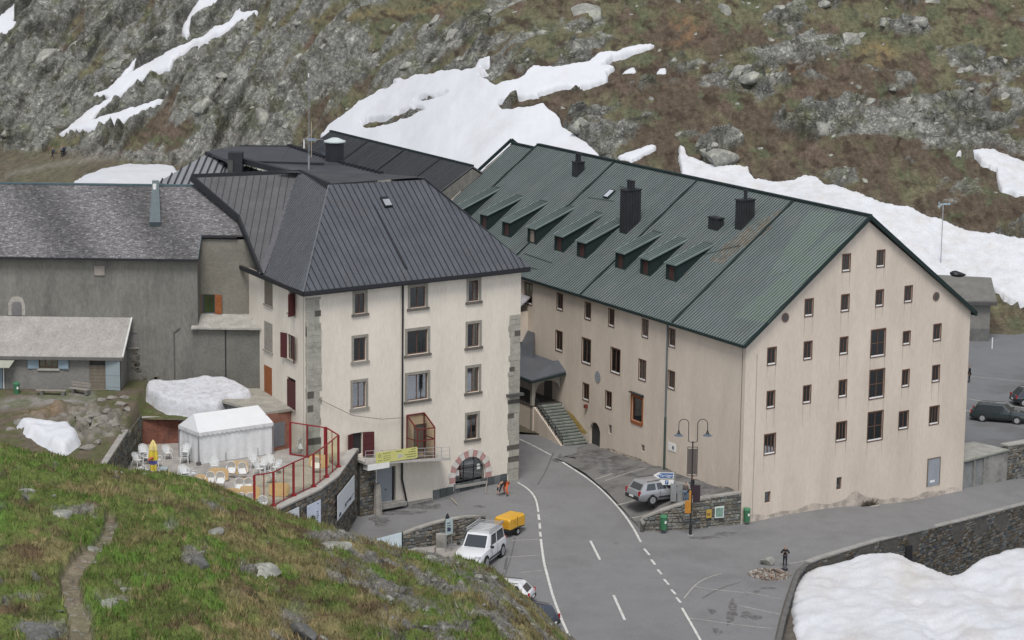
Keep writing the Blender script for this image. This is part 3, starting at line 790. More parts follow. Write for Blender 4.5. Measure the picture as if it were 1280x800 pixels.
# parking shelf along the long wall
TIP = G(806, 664); SH = [(C0 + dA * s_ + nL * t_) for s_, t_ in ((0.05, 0.02), (0.2, 3), (0.6, 5.6), (1.2, 7.6), (1.9, 8.9))]
edge = [G(px, py) for px, py in ((784, 644), (760, 619), (732, 595), (705, 578), (692, 573), (720, 575))]
pk = [(p.x, p.y) for p in SH] + [(p.x, p.y) for p in edge] + [((C0 + dA * 24.5 + nL * 2.0).x, (C0 + dA * 24.5 + nL * 2.0).y), ((C0 + dA * 26 - nL * .3).x, (C0 + dA * 26 - nL * .3).y), ((C0 - nL * .3 + dA * .05).x, (C0 - nL * .3 + dA * .05).y)]
park = cdt_sheet('parking_shelf', pk, PK, M_ASPH2, .8); flipup(park); park['kind'] = 'structure'
# upper car park behind the retaining wall on the right
CPz = lambda x, y: 2.05 + 0.012 * (y - 232)
cp_a = wG.P(27.7, 0); 
cpo = [(cp_a.x, cp_a.y + .2), (49.5, 231.5), (80, 254), (90, 292), (30, 292), (30, 250)]
cpark = cdt_sheet('upper_car_park', cpo, CPz, mat('car_park_asphalt', (0.165, 0.17, 0.178), .8, .10, .3, .14, 20, bump=.4, bscale=30, tint=(0.11, .11, .112), tintscale=.15, tintamt=.8), 2.5); flipup(cpark); cpark['kind'] = 'structure'

M_PAINT = mat('road_paint', (0.55, 0.55, 0.52), 0.8, 0.12, 2, 0.25, 14, tint=(0.25, .25, .24), tintscale=2.5, tintamt=.7, tlo=.5, thi=.75)
M_PAINTY = mat('worn_road_paint', (0.40, 0.39, 0.35), 0.85, 0.15, 2, 0.3, 14, tint=(0.2, .2, .19), tintscale=2.0, tintamt=.9, tlo=.42, thi=.65)
def marking(pxs, wid, m=None, f=S, parent=None, name='road_marking', lift=.014):
    pts = [G(px, py, f) for px, py in pxs]
    fine = []
    for a, b in zip(pts[:-1], pts[1:]):
        n = max(1, int((b - a).length / .6))
        for k in range(n): fine.append(a.lerp(b, k / n))
    fine.append(pts[-1])
    if len(pts) > 2:       # round the corners off
        for _ in range(6): fine = [fine[0]] + [(fine[i - 1] + fine[i] * 2 + fine[i + 1]) / 4 for i in range(1, len(fine) - 1)] + [fine[-1]]
    mb = MB(); L = []
    for i, p in enumerate(fine):
        d = (fine[min(i + 1, len(fine) - 1)] - fine[max(0, i - 1)]); d.z = 0; d.normalize(); sdv = Vector((d.y, -d.x, 0))
        a, b = p + sdv * wid / 2, p - sdv * wid / 2
        L.append((Vector((a.x, a.y, f(a.x, a.y) + lift)), Vector((b.x, b.y, f(b.x, b.y) + lift))))
    for i in range(len(L) - 1): mb.poly([L[i][0], L[i + 1][0], L[i + 1][1], L[i][1]])
    o = mb.build(name, m or M_PAINT, parent if parent is not None else street); flipup(o)
    return o
marking([(647, 603), (662, 612), (670.5, 624), (673, 640)], .16)
for a, b in (((673, 643), (674, 650)), ((674.5, 654), (675, 661)), ((675, 665), (676, 671))): marking([a, b], .2)
marking([(676, 674), (680, 704), (690, 742), (701, 772), (716, 806), (735, 850)], .2)
marking([(649, 549), (668, 558), (689, 569)], .17); marking([(703, 577.5), (718, 587), (732, 596), (747, 608), (760, 620), (773, 634), (784, 648), (793, 662), (801, 677.6)], .19)
for a, b in (((805, 686), (812, 694)), ((814, 699.5), (819, 706)), ((822, 712), (827, 718)), ((830, 724), (836, 731)), ((839, 737), (844.5, 743)), ((845.5, 747), (851, 753.5))): marking([a, b], .2)
marking([(852.5, 760), (876, 801), (905, 850)], .2)
marking([(738, 676), (750, 700)], .2); marking([(767, 744), (781, 775)], .2)
marking([(855, 748), (867.6, 732), (876, 725), (888, 720), (902, 717)], .12, M_PAINTY); marking([(868, 733), (884, 736)], .12, M_PAINTY)
for a, b in (((932, 740), (977, 749)), ((924, 757), (975, 768)), ((861, 772.5), (966, 786)), ((986, 705), (1006, 701)), ((884, 736), (930, 741)), ((862, 773), (880, 775))): marking([a, b], .13, M_PAINTY)
for a, b in (((625, 697), (676, 694)), ((640, 676), (673, 674)), ((648, 716), (678, 713)), ((628, 660), (628.5, 662))): marking([a, b], .13, M_PAINTY)
for a, b in (((787, 648), (886, 618)), ((772, 631), (800, 621)), ((756, 601), (808, 585)), ((744, 599), (766, 592))): marking([a, b], .15, M_PAINTY, PK, park)
marking([(1206, 498), (1290, 512)], .2, M_PAINTY, CPz, cpark, lift=.02); marking([(1200, 512), (1222, 516)], .3, M_PAINTY, CPz, cpark, lift=.02); marking([(1206, 470), (1290, 478)], .16, M_PAINTY, CPz, cpark, lift=.02)
# repaired seam and tyre-dark joints in the asphalt
M_DAMP = mat('damp_asphalt', (0.10, 0.098, 0.098), .7, .25, 1.5, .2, 12, tint=(.165, .163, .163), tintscale=1.6, tintamt=1, tlo=.45, thi=.6)
M_JOINT = mat('asphalt_joint', (0.11, 0.11, 0.11), .9, .2, 2, .2, 9)
marking([(644, 672), (638, 700), (630, 722)], .10, M_JOINT, name='asphalt_joint', lift=.008); marking([(634, 695), (631, 712)], .22, M_JOINT, name='asphalt_joint', lift=.009)
marking([(692, 566), (684, 585), (672, 606)], .12, M_JOINT, name='asphalt_joint', lift=.008)
marking([(878, 748), (900, 735), (925, 728)], .14, M_JOINT, name='asphalt_joint', lift=.008)
def damp(cx, cy, rx, ry, seed, f=S, parent=None, m=None, holes=0.15):
    p0 = G(cx, cy, f); pts = []
    ex = G(cx + rx, cy, f) - p0; ey = G(cx, cy - ry, f) - p0
    r = random.Random(seed); n = 30; ph = [r.uniform(0, 6.28) for _ in range(4)]
    for k in range(n):
        t = 2 * math.pi * k / n; q = 1 + .28 * math.sin(2 * t + ph[0]) + .2 * math.sin(3 * t + ph[1]) + .16 * math.sin(7 * t + ph[2]) + .1 * math.sin(11 * t + ph[3])
        p = p0 + ex * math.cos(t) * q + ey * math.sin(t) * q; pts.append(p)
    o = cdt_sheet('damp_patch', [(p.x, p.y) for p in pts], lambda x, y: f(x, y) + .006, m or M_DAMP, .5, parent or street); flipup(o)
for i, a in enumerate([(520, 628, 22, 6), (490, 640, 30, 4), (475, 651, 14, 5), (534, 634, 18, 3), (599, 633, 6, 1.6), (652, 660, 4, 1.4), (915, 765, 7, 12), (935, 769, 8, 5), (890, 764, 5, 3), (947, 772, 5, 3), (897, 790, 6, 4), (960, 735, 8, 2), (945, 740, 4, 2), (770, 679, 3, 1), (905, 668, 14, 3), (880, 672, 16, 2), (700, 573, 8, 4), (1290, 455, 20, 5)][:-1]): damp(*a, 40 + i)
for i, a in enumerate([(762, 585, 14, 5), (782, 592, 12, 4), (748, 577, 16, 5), (736, 569, 20, 4), (800, 590, 6, 2), (890, 606, 22, 6), (870, 612, 20, 4)]): damp(*a, 70 + i, PK, park)
# gutter strip between the street edge and the snow
M_GRAVEL = mat('gravel_verge', (0.115, 0.10, 0.085), .95, .3, 1.2, .35, 9, bump=1.0, bscale=8)
M_CONC = mat('concrete', (0.30, 0.29, 0.27), .9, .15, 1.2, .15, 12, bump=.4, bscale=10, tint=(.17, .17, .155), tintscale=.9, tintamt=.7)
# low ground below the parapet on the right, with the snow bank
gx = np.arange(8, 75, .35); gy = np.arange(120, 232, .35); LX, LY = np.meshgrid(gx, gy)
LZ0 = np.full(LX.shape, -6.0) + fbm(LX / 6, LY / 6, 4, 401) * .8
kx = np.array([p.x for p in KERB][::-1]); ky = np.array([p.y for p in KERB][::-1])
# distance beyond the street edge
def dist_poly(X, Y, P):
    d = np.full(X.shape, 1e9)
    for (a, b) in zip(P[:-1], P[1:]):
        vx, vy = b.x - a.x, b.y - a.y; t_ = np.clip(((X - a.x) * vx + (Y - a.y) * vy) / (vx * vx + vy * vy), 0, 1)
        d = np.minimum(d, np.hypot(X - a.x - t_ * vx, Y - a.y - t_ * vy))
    return d
dK = dist_poly(LX, LY, KERB[5:])
LZ0 = np.where(True, np.maximum(LZ0, -0.75 - sstep(1.0, 3.5, dK) * 5.0 - (dK > 6) * 3 + fbm(LX / 1.2, LY / 1.2, 4, 402) * .12), LZ0)
keepL = ~inpoly(LX, LY, out) & (LX > 12)
lo = grid_mesh('low_ground', LX, LY, LZ0 - .15, M_GRAVEL, keep=keepL); lo['kind'] = 'structure'
SX, SY = np.meshgrid(np.arange(14, 70, .3), np.arange(135, 226, .3))
ssz = -0.55 + fbm(SX / 9, SY / 9, 4, 411) * .7
bx_, by_ = projn(SX, SY, ssz)
SB = [(992, 735), (998, 722), (1014, 711), (1050, 702), (1075, 696), (1100, 692), (1125, 695), (1150, 705), (1180, 715), (1196, 718), (1206, 712), (1216, 703), (1240, 693), (1262, 687), (1290, 684), (1400, 680), (1900, 1300), (1010, 1300), (990, 860), (992, 800), (988, 760)]
jbx = bx_ + fbm(SX / 1.5, SY / 1.5, 3, 412) * 4
sm = blur(inpoly(jbx, by_, SB), 5)
jr = fbm(SX / 5, SY / 7, 3, 413) * .6 + ridged((SX * .8 - SY * .6) / 1.2, (SX * .6 + SY * .8) / 5, 4, 414) * .20 + fbm(SX / .8, SY / .8, 3, 415) * .035
gul = np.exp(-(((bx_ - 1145) + (by_ - 770) * -1.1) / 24) ** 2) * sstep(730, 790, by_)
ssz2 = ssz - 3.2 * (1 - sstep(.05, .75, sm)) ** 1.5 + jr * sstep(.3, .9, sm) - .45 * gul * ridged(SX / .8, SY / .8, 4, 416)
sb = grid_mesh('snow_bank', SX, SY, ssz2, mat('bank_snow', (0.56, 0.575, 0.605), .65, .05, .6, .06, 5, bump=.5, bscale=2.5, tint=(.47, .43, .39), tintscale=.22, tintamt=.6, tlo=.47, thi=.68, spec=.3, stretch=(1, .5, 1), rot=(0, 0, .8)), keep=sm > .02)
tag(sb, 'huge dirty snow bank below the roadside wall in the bottom right corner', 'snow bank')

# ================================================================== UPPER YARD by the grey buildings
YX, YY = np.meshgrid(np.arange(-75, -12.6, .22), np.arange(160, 222, .22))
yz = np.interp(YY, [160, 188, 196, 204, 210, 225], [5.0, 8.2, 9.1, 10.0, 10.75, 10.9]) + fbm(YX / 4, YY / 4, 4, 501) * .25 * (1 - sstep(208, 211, YY))
ypx, ypy = projn(YX, YY, yz)
yrock = np.clip(sstep(.22, .5, .75 * np.exp(-(((ypx - 95) / 70) ** 2 + ((ypy - 530) / 22) ** 2) ** 2) + fbm(YX / 1.5, YY / 1.1, 5, 502, .6) * .5), 0, 1)
f1, f2, cid, ddx, ddy = worley(YX / 1.3, YY / .95, 503); f1b, f2b, cidb, _, _ = worley(YX / .5, YY / .4, 504)
yz2 = yz + yrock * ((cid - .2) * 1.15 - .45 * (1 - sstep(0, .15, f2 - f1)) + (cidb - .5) * .22 + ddy * .2) 
# terrace side drops away
inter = (YX > -31.9) & (YY < 208.6)
lawn = (YX > -31.9) & (YY >= 208.6); noland = lawn & (YX > -25.2 + (YY - 209) * .28)
yz2 = np.where(inter, 8.75, yz2); yz2 = np.where(lawn, np.interp(YY, [208.6, 215], [8.9, 10.6]) + fbm(YX / 1.5, YY / 1.5, 4, 505) * .12, yz2)
yz2 = np.where(noland, 7.6, yz2)
cY = np.zeros(YX.shape + (3,)) + np.array([.12, .10, .075])
cY = mixc(cY, (.24, .225, .195), yrock); cY = mixc(cY, (.17, .155, .13), yrock * sstep(.3, .7, cid)); cY = mixc(cY, (.09, .10, .05), yrock * sstep(.1, .35, fbm(YX / .8, YY / .8, 4, 530))); cY = mixc(cY, (.085, .08, .07), yrock * (1 - sstep(0, .2, f2 - f1)) * .8)
cY = mixc(cY, (.22, .15, .09), np.exp(-(((ypx - 55) / 26) ** 2 + ((ypy - 518) / 9) ** 2)) * .9)
cY = mixc(cY, (.27, .26, .245), np.exp(-((ypy - (505 - ypx * .07)) / 7) ** 2) * (ypx < 120) * (1 - yrock) * .8)
gl = sstep(0, .2, fbm(YX / 2, YY / 2, 4, 506) + .35 * lawn + .12)
cY = mixc(cY, (.085, .10, .04), gl * (.9 * lawn + .6 * (1 - lawn)) * (1 - yrock))
cY = mixc(cY, (.10, .075, .05), lawn * sstep(.1, .35, fbm(YX / 1.2 + 9, YY / 1.2, 4, 507)) * .7)
cY *= (1 + .25 * fbm(YX / .5, YY / .5, 3, 508))[..., None]
M_YARD = mat('yard_ground', (1, 1, 1), .95, .15, 2, .2, 12, bump=.9, bscale=7, attr='Col', spec=.1)
yo = grid_mesh('yard', YX, YY, yz2, M_YARD, cols=cY, keep=~inter); yo['kind'] = 'structure'
def YD(x, y): return float(np.interp(y, [160, 188, 196, 204, 210, 225], [5.0, 8.2, 9.1, 10.0, 10.75, 10.9])) if not (x > -31.9) else (float(np.interp(y, [208.6, 215], [8.9, 10.6])))
# snow tongue on the yard
nmask = blur(inpoly(ypx + fbm(YX, YY, 3, 510) * 2, ypy + fbm(YX + 5, YY, 3, 511) * 2, [(22, 534), (45, 533), (70, 538), (86, 537), (97, 547), (98, 555), (80, 571), (62, 562), (40, 548)]), 2)
o = grid_mesh('snow_patch', YX, YY, np.maximum(yz + .25, yz) + (nmask - .4) * 1.1 + fbm(YX / 1.2, YY / 1.2, 3, 512) * .15, M_SNOW, keep=nmask > .15)
tag(o, 'tongue of clean snow below the rocks in front of the grey shed', 'snow patch')
# mound of old snow against the grey wall
pmask = inpoly(ypx, ypy, [(181, 478), (190, 474), (225, 473), (255, 470), (285, 472), (303, 482), (316, 497), (300, 500), (283, 503), (270, 514), (240, 514), (212, 511), (192, 503), (183, 492)])
MX, MY = np.meshgrid(np.arange(-33, -21, .15), np.arange(205, 217, .15))
mz0 = np.interp(MY, [208.6, 215], [8.9, 10.6])
mpx, mpy = projn(MX, MY, mz0 + .4)
mm = blur(inpoly(mpx + fbm(MX, MY, 3, 521) * 3, mpy + fbm(MX + 3, MY, 3, 522) * 2, [(183, 486), (192, 482), (225, 484), (255, 478), (285, 481), (303, 488), (317, 500), (300, 503), (283, 503), (274, 514), (240, 515), (212, 511), (196, 504), (184, 494)]), 7)
mz = mz0 - .3 + 1.45 * sstep(.06, .85, mm) ** .7 + fbm(MX / 2.2, MY / 2.2, 3, 523) * .25 * mm - .035 * ridged(MX / .4, MY / .4, 3, 524) * mm
o = grid_mesh('snow_heap', MX, MY, mz, mat('heap_snow', (.50, .51, .54), .75, .10, 2.0, .14, 10, bump=.5, bscale=5, tint=(.36, .34, .33), tintscale=2.2, tintamt=.7, tlo=.48, thi=.7), keep=mm > .03)
tag(o, 'grey pitted heap of old snow against the foot of the grey wall', 'snow heap')
# loose rocks of the bank in front of the shed
MR = mat('yard_rock', (.23, .215, .19), .92, .25, 1.5, .25, 9, bump=1, bscale=4, tint=(.15, .15, .13), tintscale=1.5, tintamt=.7)
for i, (px, py, s_) in enumerate([(30, 530, .8), (52, 536, .7), (105, 527, .8), (120, 520, .7), (135, 515, .6), (150, 505, .55), (118, 538, .6), (138, 532, .7), (96, 520, .6), (78, 522, .7), (108, 560, .6), (122, 554, .6), (150, 520, .5), (128, 500, .5), (112, 508, .5), (140, 498, .45), (158, 512, .5), (155, 497, .4), (88, 530, .6), (126, 545, .5), (12, 538, .5), (66, 530, .6), (148, 541, .5)]):
    p = G(px, py, YD, 9.5)
    if p.x > -32.2: p.x = -32.3
    boulder('rock', (p.x, p.y, p.z + s_ * .12), s_ * 1.25, s_ * .9, s_ * .5, 600 + i, MR, yo, sub=2, rz=i * 1.3)
# ================================================================== BUILDING MATERIALS
M_CREAM = mat('cream_render', (0.595, 0.52, 0.437), .92, .09, .28, .06, 5, bump=.3, bscale=25, tint=(.50, .43, .355), tintscale=.35, tintamt=.7, tlo=.48, thi=.75, stretch=(1.2, 1.2, .35))
M_CREAM2 = mat('pale_render', (0.69, 0.635, 0.55), .92, .08, .28, .06, 5, bump=.3, bscale=25, tint=(.58, .53, .455), tintscale=.4, tintamt=.5, tlo=.48, thi=.75, stretch=(1.2, 1.2, .35))
M_GREY = mat('grey_render', (0.185, 0.18, 0.16), .95, .14, .5, .14, 4, bump=.6, bscale=9, tint=(.13, .128, .115), tintscale=.35, tintamt=.8, stretch=(1, 1, .4))
M_GREY2 = mat('grey_shed_render', (0.20, 0.195, 0.18), .95, .12, .8, .12, 5, bump=.6, bscale=9)
M_DARK = mat('unlit_room', (0.12, 0.11, 0.10), .9, 0, 1, 0, 1)  # added sheet behind the windows: room darkness put into its colour
M_GREENROOF = mat('green_sheet_roof', (0.138, 0.166, 0.162), .42, .12, .5, .14, 7, tint=(.165, .175, .165), tintscale=.35, tintamt=.6, spec=.5, bump=.15, bscale=4)
M_GREENSEAM = mat('green_seam', (0.05, 0.062, 0.06), .5, .1, 2, .1, 8, spec=.4)
M_GREENTRIM = mat('dark_green_trim', (0.022, 0.034, 0.033), .8, .1, 1, .1, 8, spec=.15)
M_SLATER = mat('anthracite_sheet_roof', (0.078, 0.085, 0.098), .42, .15, .5, .15, 6, spec=.5, bump=.15, bscale=4, tint=(.085, .086, .094), tintscale=.3, tintamt=.6)
M_SLATESEAM = mat('anthracite_seam', (0.030, 0.032, 0.038), .45, .1, 2, .1, 8, spec=.4)
M_BLACK = mat('black_trim', (0.018, 0.019, 0.023), .5, .1, 2, .1, 8, spec=.4)
M_LIGHTSHEET = mat('grey_corrugated_sheet', (0.13, 0.14, 0.15), .4, .1, 1, .1, 8, spec=.5)
M_WOODF = mat('brown_window_wood', (0.115, 0.062, 0.042), .7, .15, 3, .15, 20)
M_REDSH = mat('oxblood_shutter', (0.075, 0.018, 0.020), .6, .15, 3, .15, 20)
M_ORWOOD = mat('orange_wood', (0.27, 0.095, 0.035), .7, .2, 3, .2, 20)
M_GREYWOOD = mat('weathered_wood', (0.17, 0.145, 0.115), .85, .2, 3, .2, 20, stretch=(3, 3, .4))
M_STONES = mat('window_stone', (0.27, 0.255, 0.22), .9, .14, 3, .15, 20, bump=.4, bscale=15)
M_QUOIN = mat('quoin_stone', (0.34, 0.33, 0.285), .9, .18, 1.3, .15, 14, bump=.5, bscale=10, tint=(.16, .15, .13), tintscale=.9, tintamt=.6, tlo=.55, thi=.7)
M_WHITE = mat('white_paint', (0.72, 0.72, 0.70), .6, .06, 2, .06, 12)
M_CURT = mat('net_curtain', (0.78, 0.78, 0.77), .9, .12, 6, .1, 20, stretch=(4, 4, .3))
GLASS = glass_mat('window_glass', (.88, .9, .9), .5, gmin=.22)
M_RUST = mat('rust_red_steel', (0.24, 0.012, 0.018), .45, .1, 3, .1, 12, spec=.4)
M_COPPER = mat('blue_grey_sheet', (0.105, 0.13, 0.14), .5, .12, 2, .12, 8)
M_LINE = M_DARK

def window(b, wl, rc, st, cur=0.5, seed=0, name='window'):
    """frame mesh > pane, curtain, sill, stone surround"""
    u0, u1, z0, z1 = rc; r = random.Random(seed)
    W, H = u1 - u0, z1 - z0
    D = wl.d; N = wl.n
    def bx(mb, a0, a1, b0, b1, o0, o1): mb.ob(wl.P(a0, b0, o0), D * (a1 - a0), Z * (b1 - b0), N * (o1 - o0))
    fw = .09 if st['wood'] else .07
    fm = MB(); dd = st.get('d', -.06 if st.get('thin') else -.14)
    bx(fm, u0 + .004, u0 + fw, z0 + .004, z1 - .004, dd - .05, dd); bx(fm, u1 - fw, u1 - .004, z0 + .004, z1 - .004, dd - .05, dd)
    bx(fm, u0 + fw, u1 - fw, z1 - fw, z1 - .004, dd - .05, dd); bx(fm, u0 + fw, u1 - fw, z0 + .004, z0 + fw, dd - .05, dd)
    nu = st.get('nu', 2)
    for k in range(1, nu):
        x = u0 + W * k / nu; bx(fm, x - .035, x + .035, z0 + fw, z1 - fw, dd - .04, dd + .01)
    for k in range(1, st.get('nz', 1)):
        y = z0 + H * k / st['nz']; bx(fm, u0 + fw, u1 - fw, y - .03, y + .03, dd - .045, dd + .005)
    f = fm.build(name, st['mat'], b)
    pm = MB(); pm.ob(wl.P(u0 + fw, z0 + fw, dd - .035), D * (W - 2 * fw), Z * (H - 2 * fw), N * .008); pm.build('pane', GLASS, f)
    if cur > 0:
        c = MB(); cw = (W - 2 * fw) * min(.5, cur)
        zb = z0 + fw + (H - 2 * fw) * (0 if r.random() < .6 else r.uniform(.1, .45))
        side = r.random()
        for (a, bb) in ((u0 + fw, u0 + fw + cw), (u1 - fw - cw, u1 - fw)):
            if side < .25 and a > u0 + fw + .01: continue
            if .25 < side < .5 and a < u0 + fw + .01: continue
            n = 4; x = a
            for k in range(n):      # folds
                o_ = dd - .085 - (.03 if k % 2 else 0); c.ob(wl.P(a + (bb - a) * k / n, zb, o_), D * ((bb - a) / n), Z * (z1 - fw - zb), N * .01)
        if c.v: c.build('curtain', M_CURT, f)
    if st.get('surround'):
        s = MB(); q = .22
        bx(s, u0 - q, u0, z0 - .02, z1 + .02, -.02, .045); bx(s, u1, u1 + q, z0 - .02, z1 + .02, -.02, .045); bx(s, u0 - q, u1 + q, z1 + .02, z1 + .26, -.02, .05)
        s.build('stone_surround', M_STONES, f)
        s = MB(); bx(s, u0 - q - .1, u1 + q + .1, z0 - .24, z0 - .02, -.1, .14); s.build('sill', M_STONES if r.random() < .5 else mat('dark_sill', (.13, .115, .10), .9, .15, 3, .1, 15), f)
    if st.get('thin'):
        s = MB(); q = .09
        bx(s, u0 - q, u0, z0 - q, z1 + q, -.02, .03); bx(s, u1, u1 + q, z0 - q, z1 + q, -.02, .03); bx(s, u0, u1, z1, z1 + q, -.02, .03); bx(s, u0, u1, z0 - q, z0, -.02, .035)
        s.build('outer_frame', M_WOODF, f)
        s = MB(); bx(s, u0 + .03, u1 - .03, z0, z0 + .11, -.05, .0); s.build('sill', M_WHITE, f)
    return f
def shutter(par, wl, u, z0, z1, wid, ang, side, m, name='shutter'):
    """leaf hinged at u, swinging outward by ang degrees from the wall"""
    a = math.radians(ang); dv = wl.d * (math.cos(a) * side) + wl.n * math.sin(a); nv = dv.cross(Z).normalized()
    mb = MB(); mb.ob(wl.P(u, z0, .05), dv * wid, Z * (z1 - z0), nv * .045)
    for k in (0.12, .5, .88): mb.ob(wl.P(u, z0 + (z1 - z0) * k - .05, .05) + nv * .045 + dv * .03, dv * (wid - .06), Z * .1, nv * .02)
    return mb.build(name, m, par)

# ================================================================== LONG CREAM BUILDING
LB = thing('hospice_building', 'long cream building with a green metal roof and a tall gable facing right', 'building', (C0.x, C0.y, 0.3))
EZ, RZ, GW, LL = 16.35, 26.05, 27.5, 64.0
gp = [(0, -2.0), (GW, -3.0), (GW, EZ), (13.9, 25.75), (0, EZ)]
gw = []
def zr(x0, y0, k, *r): return (x0 + r[0] * k, y0 + r[1] * k, x0 + r[2] * k, y0 + r[3] * k)
g1 = [zr(900, 260, .25, *r) for r in [(610, 228, 653, 320), (782, 208, 825, 298), (422, 452, 467, 544), (604, 430, 647, 520), (777, 407, 818, 495), (921, 387, 962, 474), (235, 695, 282, 787), (417, 665, 461, 760), (597, 643, 640, 734), (913, 614, 952, 686), (1065, 578, 1106, 666)]]
g2 = [zr(900, 440, .275, *r) for r in [(211, 175, 250, 257), (376, 150, 414, 235), (538, 125, 577, 207), (826, 78, 861, 160), (963, 58, 999, 138), (811, 267, 857, 352)]]
gd = [zr(900, 440, .275, *r) for r in [(199, 370, 253, 467), (526, 315, 576, 407), (950, 244, 996, 331)]]
gb = [zr(900, 260, .25, 752, 604, 828, 746), zr(900, 440, .275, 677, 77, 748, 213), zr(900, 440, .275, 669, 268, 741, 405)]
gs = [zr(900, 440, .275, 200, 630, 234, 690), zr(900, 440, .275, 526, 565, 557, 630)]
GS, holes = [], []
def shrink(rc, q=.09): return (rc[0] + q, rc[1] - q, rc[2] + q, rc[3] - q)
for lst, st in ((g1 + g2, dict(wood=1, mat=M_WOODF, nu=2, thin=1)), (gd, dict(wood=1, mat=M_WOODF, nu=3, thin=1)), (gb, dict(wood=1, mat=M_WOODF, nu=2, nz=2, thin=1)), (gs, dict(wood=1, mat=M_WOODF, nu=1))):
    for r_ in lst:
        rc = shrink(wG.rect(*r_)); holes.append(rc); GS.append((rc, st))
wall_mesh(wG, gp, holes).build('gable_wall', M_CREAM, LB)
MB().poly([wG.P(u, z, -.45) for u, z in gp]).build('dark_room_sheet', M_DARK, LB)
for i, (rc, st) in enumerate(GS): window(LB, wG, rc, st, rnd.choice([0, .3, .5, .5]), 10 + i)
# metal service hatch on the gable
rc = wG.rect(*zr(900, 440, .275, 942, 482, 997, 605)); h = MB(); h.ob(wG.P(rc[0], rc[2], .0), dB * (rc[1] - rc[0]), Z * (rc[3] - rc[2]), wG.n * .06)
ho = h.build('metal_hatch', mat('grey_hatch', (.27, .29, .32), .5, .08, 1, .08, 8), LB)
h = MB(); 
for a in (rc[0] - .04, rc[1] - .04): h.ob(wG.P(a, rc[2], .0), dB * .08, Z * (rc[3] - rc[2]), wG.n * .09)
h.ob(wG.P(rc[0], rc[3] - .06, .0), dB * (rc[1] - rc[0]), Z * .1, wG.n * .09); h.build('hatch_frame', M_GREYWOOD, ho)
h = MB(); h.ob(wG.P(rc[0] + .35, rc[2] + .3, .062), dB * .6, Z * .22, wG.n * .01); h.build('notice', M_WHITE, ho)
for (px, py) in ((981.5, 397), (1170, 370.5)):
    u, z = wG.uv(px, py); m = MB(); c = wG.P(u, z, .0)
    ring = [c + (dB * math.cos(t) + Z * math.sin(t)) * .42 for t in [k * math.pi / 9 for k in range(18)]]
    m.prism(ring, wG.n * .05); ov = m.build('round_vent', mat('vent_brown', (.16, .11, .09), .8, .1, 2, .1, 8), LB)
    m = MB(); ring = [c + wG.n * .055 + (dB * math.cos(t) + Z * math.sin(t)) * .30 for t in [k * math.pi / 9 for k in range(18)]]; m.prism(ring, wG.n * .01); m.build('grille', M_BLACK if False else mat('vent_grille', (.09, .08, .075), .8, .3, 30, .1, 8), ov)
# thin pilaster line and stain streaks under the gable windows (rain marks in the render)
M_STREAK = mat('rain_streak', (0.36, 0.325, 0.29), .95, .12, 2, .1, 10, stretch=(2, 2, .3))
h = MB(); h.ob(wG.P(1.25, 0.6, .0), dB * .08, Z * 14.6, wG.n * .02); h.build('render_joint', M_STREAK, LB)
st_ = MB()
for i, (rc, s_) in enumerate(GS[:-2]):
    if rnd.random() < .85:
        for a in (rc[0] - .06, rc[1] - .02):
            L_ = rnd.uniform(.9, 2.1); z1_ = rc[2] - .1; w0 = rnd.uniform(.05, .10)
            st_.poly([wG.P(a, z1_, .006), wG.P(a + w0, z1_, .006), wG.P(a + w0 * .6, z1_ - L_, .006), wG.P(a + w0 * .3, z1_ - L_, .006)])
st_.build('rain_streaks', M_STREAK, LB, kind='stuff')
# long wall
l1 = [zr(620, 320, .25, *r) for r in [(141, 133, 182, 243), (304, 187, 335, 273), (444, 232, 475, 320), (562, 264, 592, 355), (730, 316, 762, 410), (864, 363, 897, 458), (298, 373, 333, 478), (713, 517, 751, 625), (860, 573, 895, 668), (434, 636, 466, 725), (547, 675, 579, 765)]]
l2 = [zr(620, 320, .25, *r) for r in [(429, 411, 475, 542), (573, 460, 622, 590)]]
l3 = [(790, 497, 803, 527)]; l4 = [(760.5, 531, 764.7, 542), (801.3, 556, 805.7, 564.5)]
LH, LS = [], []
for lst, st in ((l1, dict(wood=1, mat=M_WOODF, nu=2, thin=1)), (l2, dict(wood=1, mat=M_WOODF, nu=2, thin=1)), (l3, dict(wood=1, mat=M_ORWOOD, nu=1, d=-.05)), (l4, dict(wood=0, mat=M_GREYWOOD, nu=1))):
    for r_ in lst:
        rc = wL.rect(*r_); rc = shrink(rc, .08) if st.get('thin') else rc; LH.append(rc); LS.append((rc, st))
adr = wL.rect(737, 528, 750, 560); archH = (adr[0], adr[1], 1.0, adr[3])
pdr = wL.rect(690, 465, 703.5, 502)
wall_mesh(wL, [(0, -2), (LL, -2), (LL, EZ), (0, EZ)], LH + [archH]).build('long_wall', M_CREAM, LB)
MB().poly([wL.P(u, z, -.5) for u, z in ((0.3, -2), (LL, -2), (LL, EZ), (0.3, EZ))]).build('dark_room_sheet', M_DARK, LB)
for i, (rc, st) in enumerate(LS):
    f = window(LB, wL, rc, st, rnd.choice([0, .2, .35]), 60 + i)
    if st['mat'] is M_ORWOOD:
        m = MB(); u0, u1, z0, z1 = rc
        for a0, a1, b0, b1 in ((u0 - .16, u0, z0 - .2, z1 + .2), (u1, u1 + .16, z0 - .2, z1 + .2), (u0, u1, z1, z1 + .2), (u0, u1, z0 - .3, z0)): m.ob(wL.P(a0, b0, .0), dA * (a1 - a0), Z * (b1 - b0), wL.n * .07)
        m.build('orange_surround', M_ORWOOD, f)
        m = MB(); m.ob(wL.P(u0 - .2, z1 + .35, 0), dA * (u1 - u0 + .4), Z * .08, wL.n * .3); m.ob(wL.P(u0 - .2, z1 + .2, 0), dA * .06, Z * .2, wL.n * .3); m.build('little_hood', M_BLACK, f)
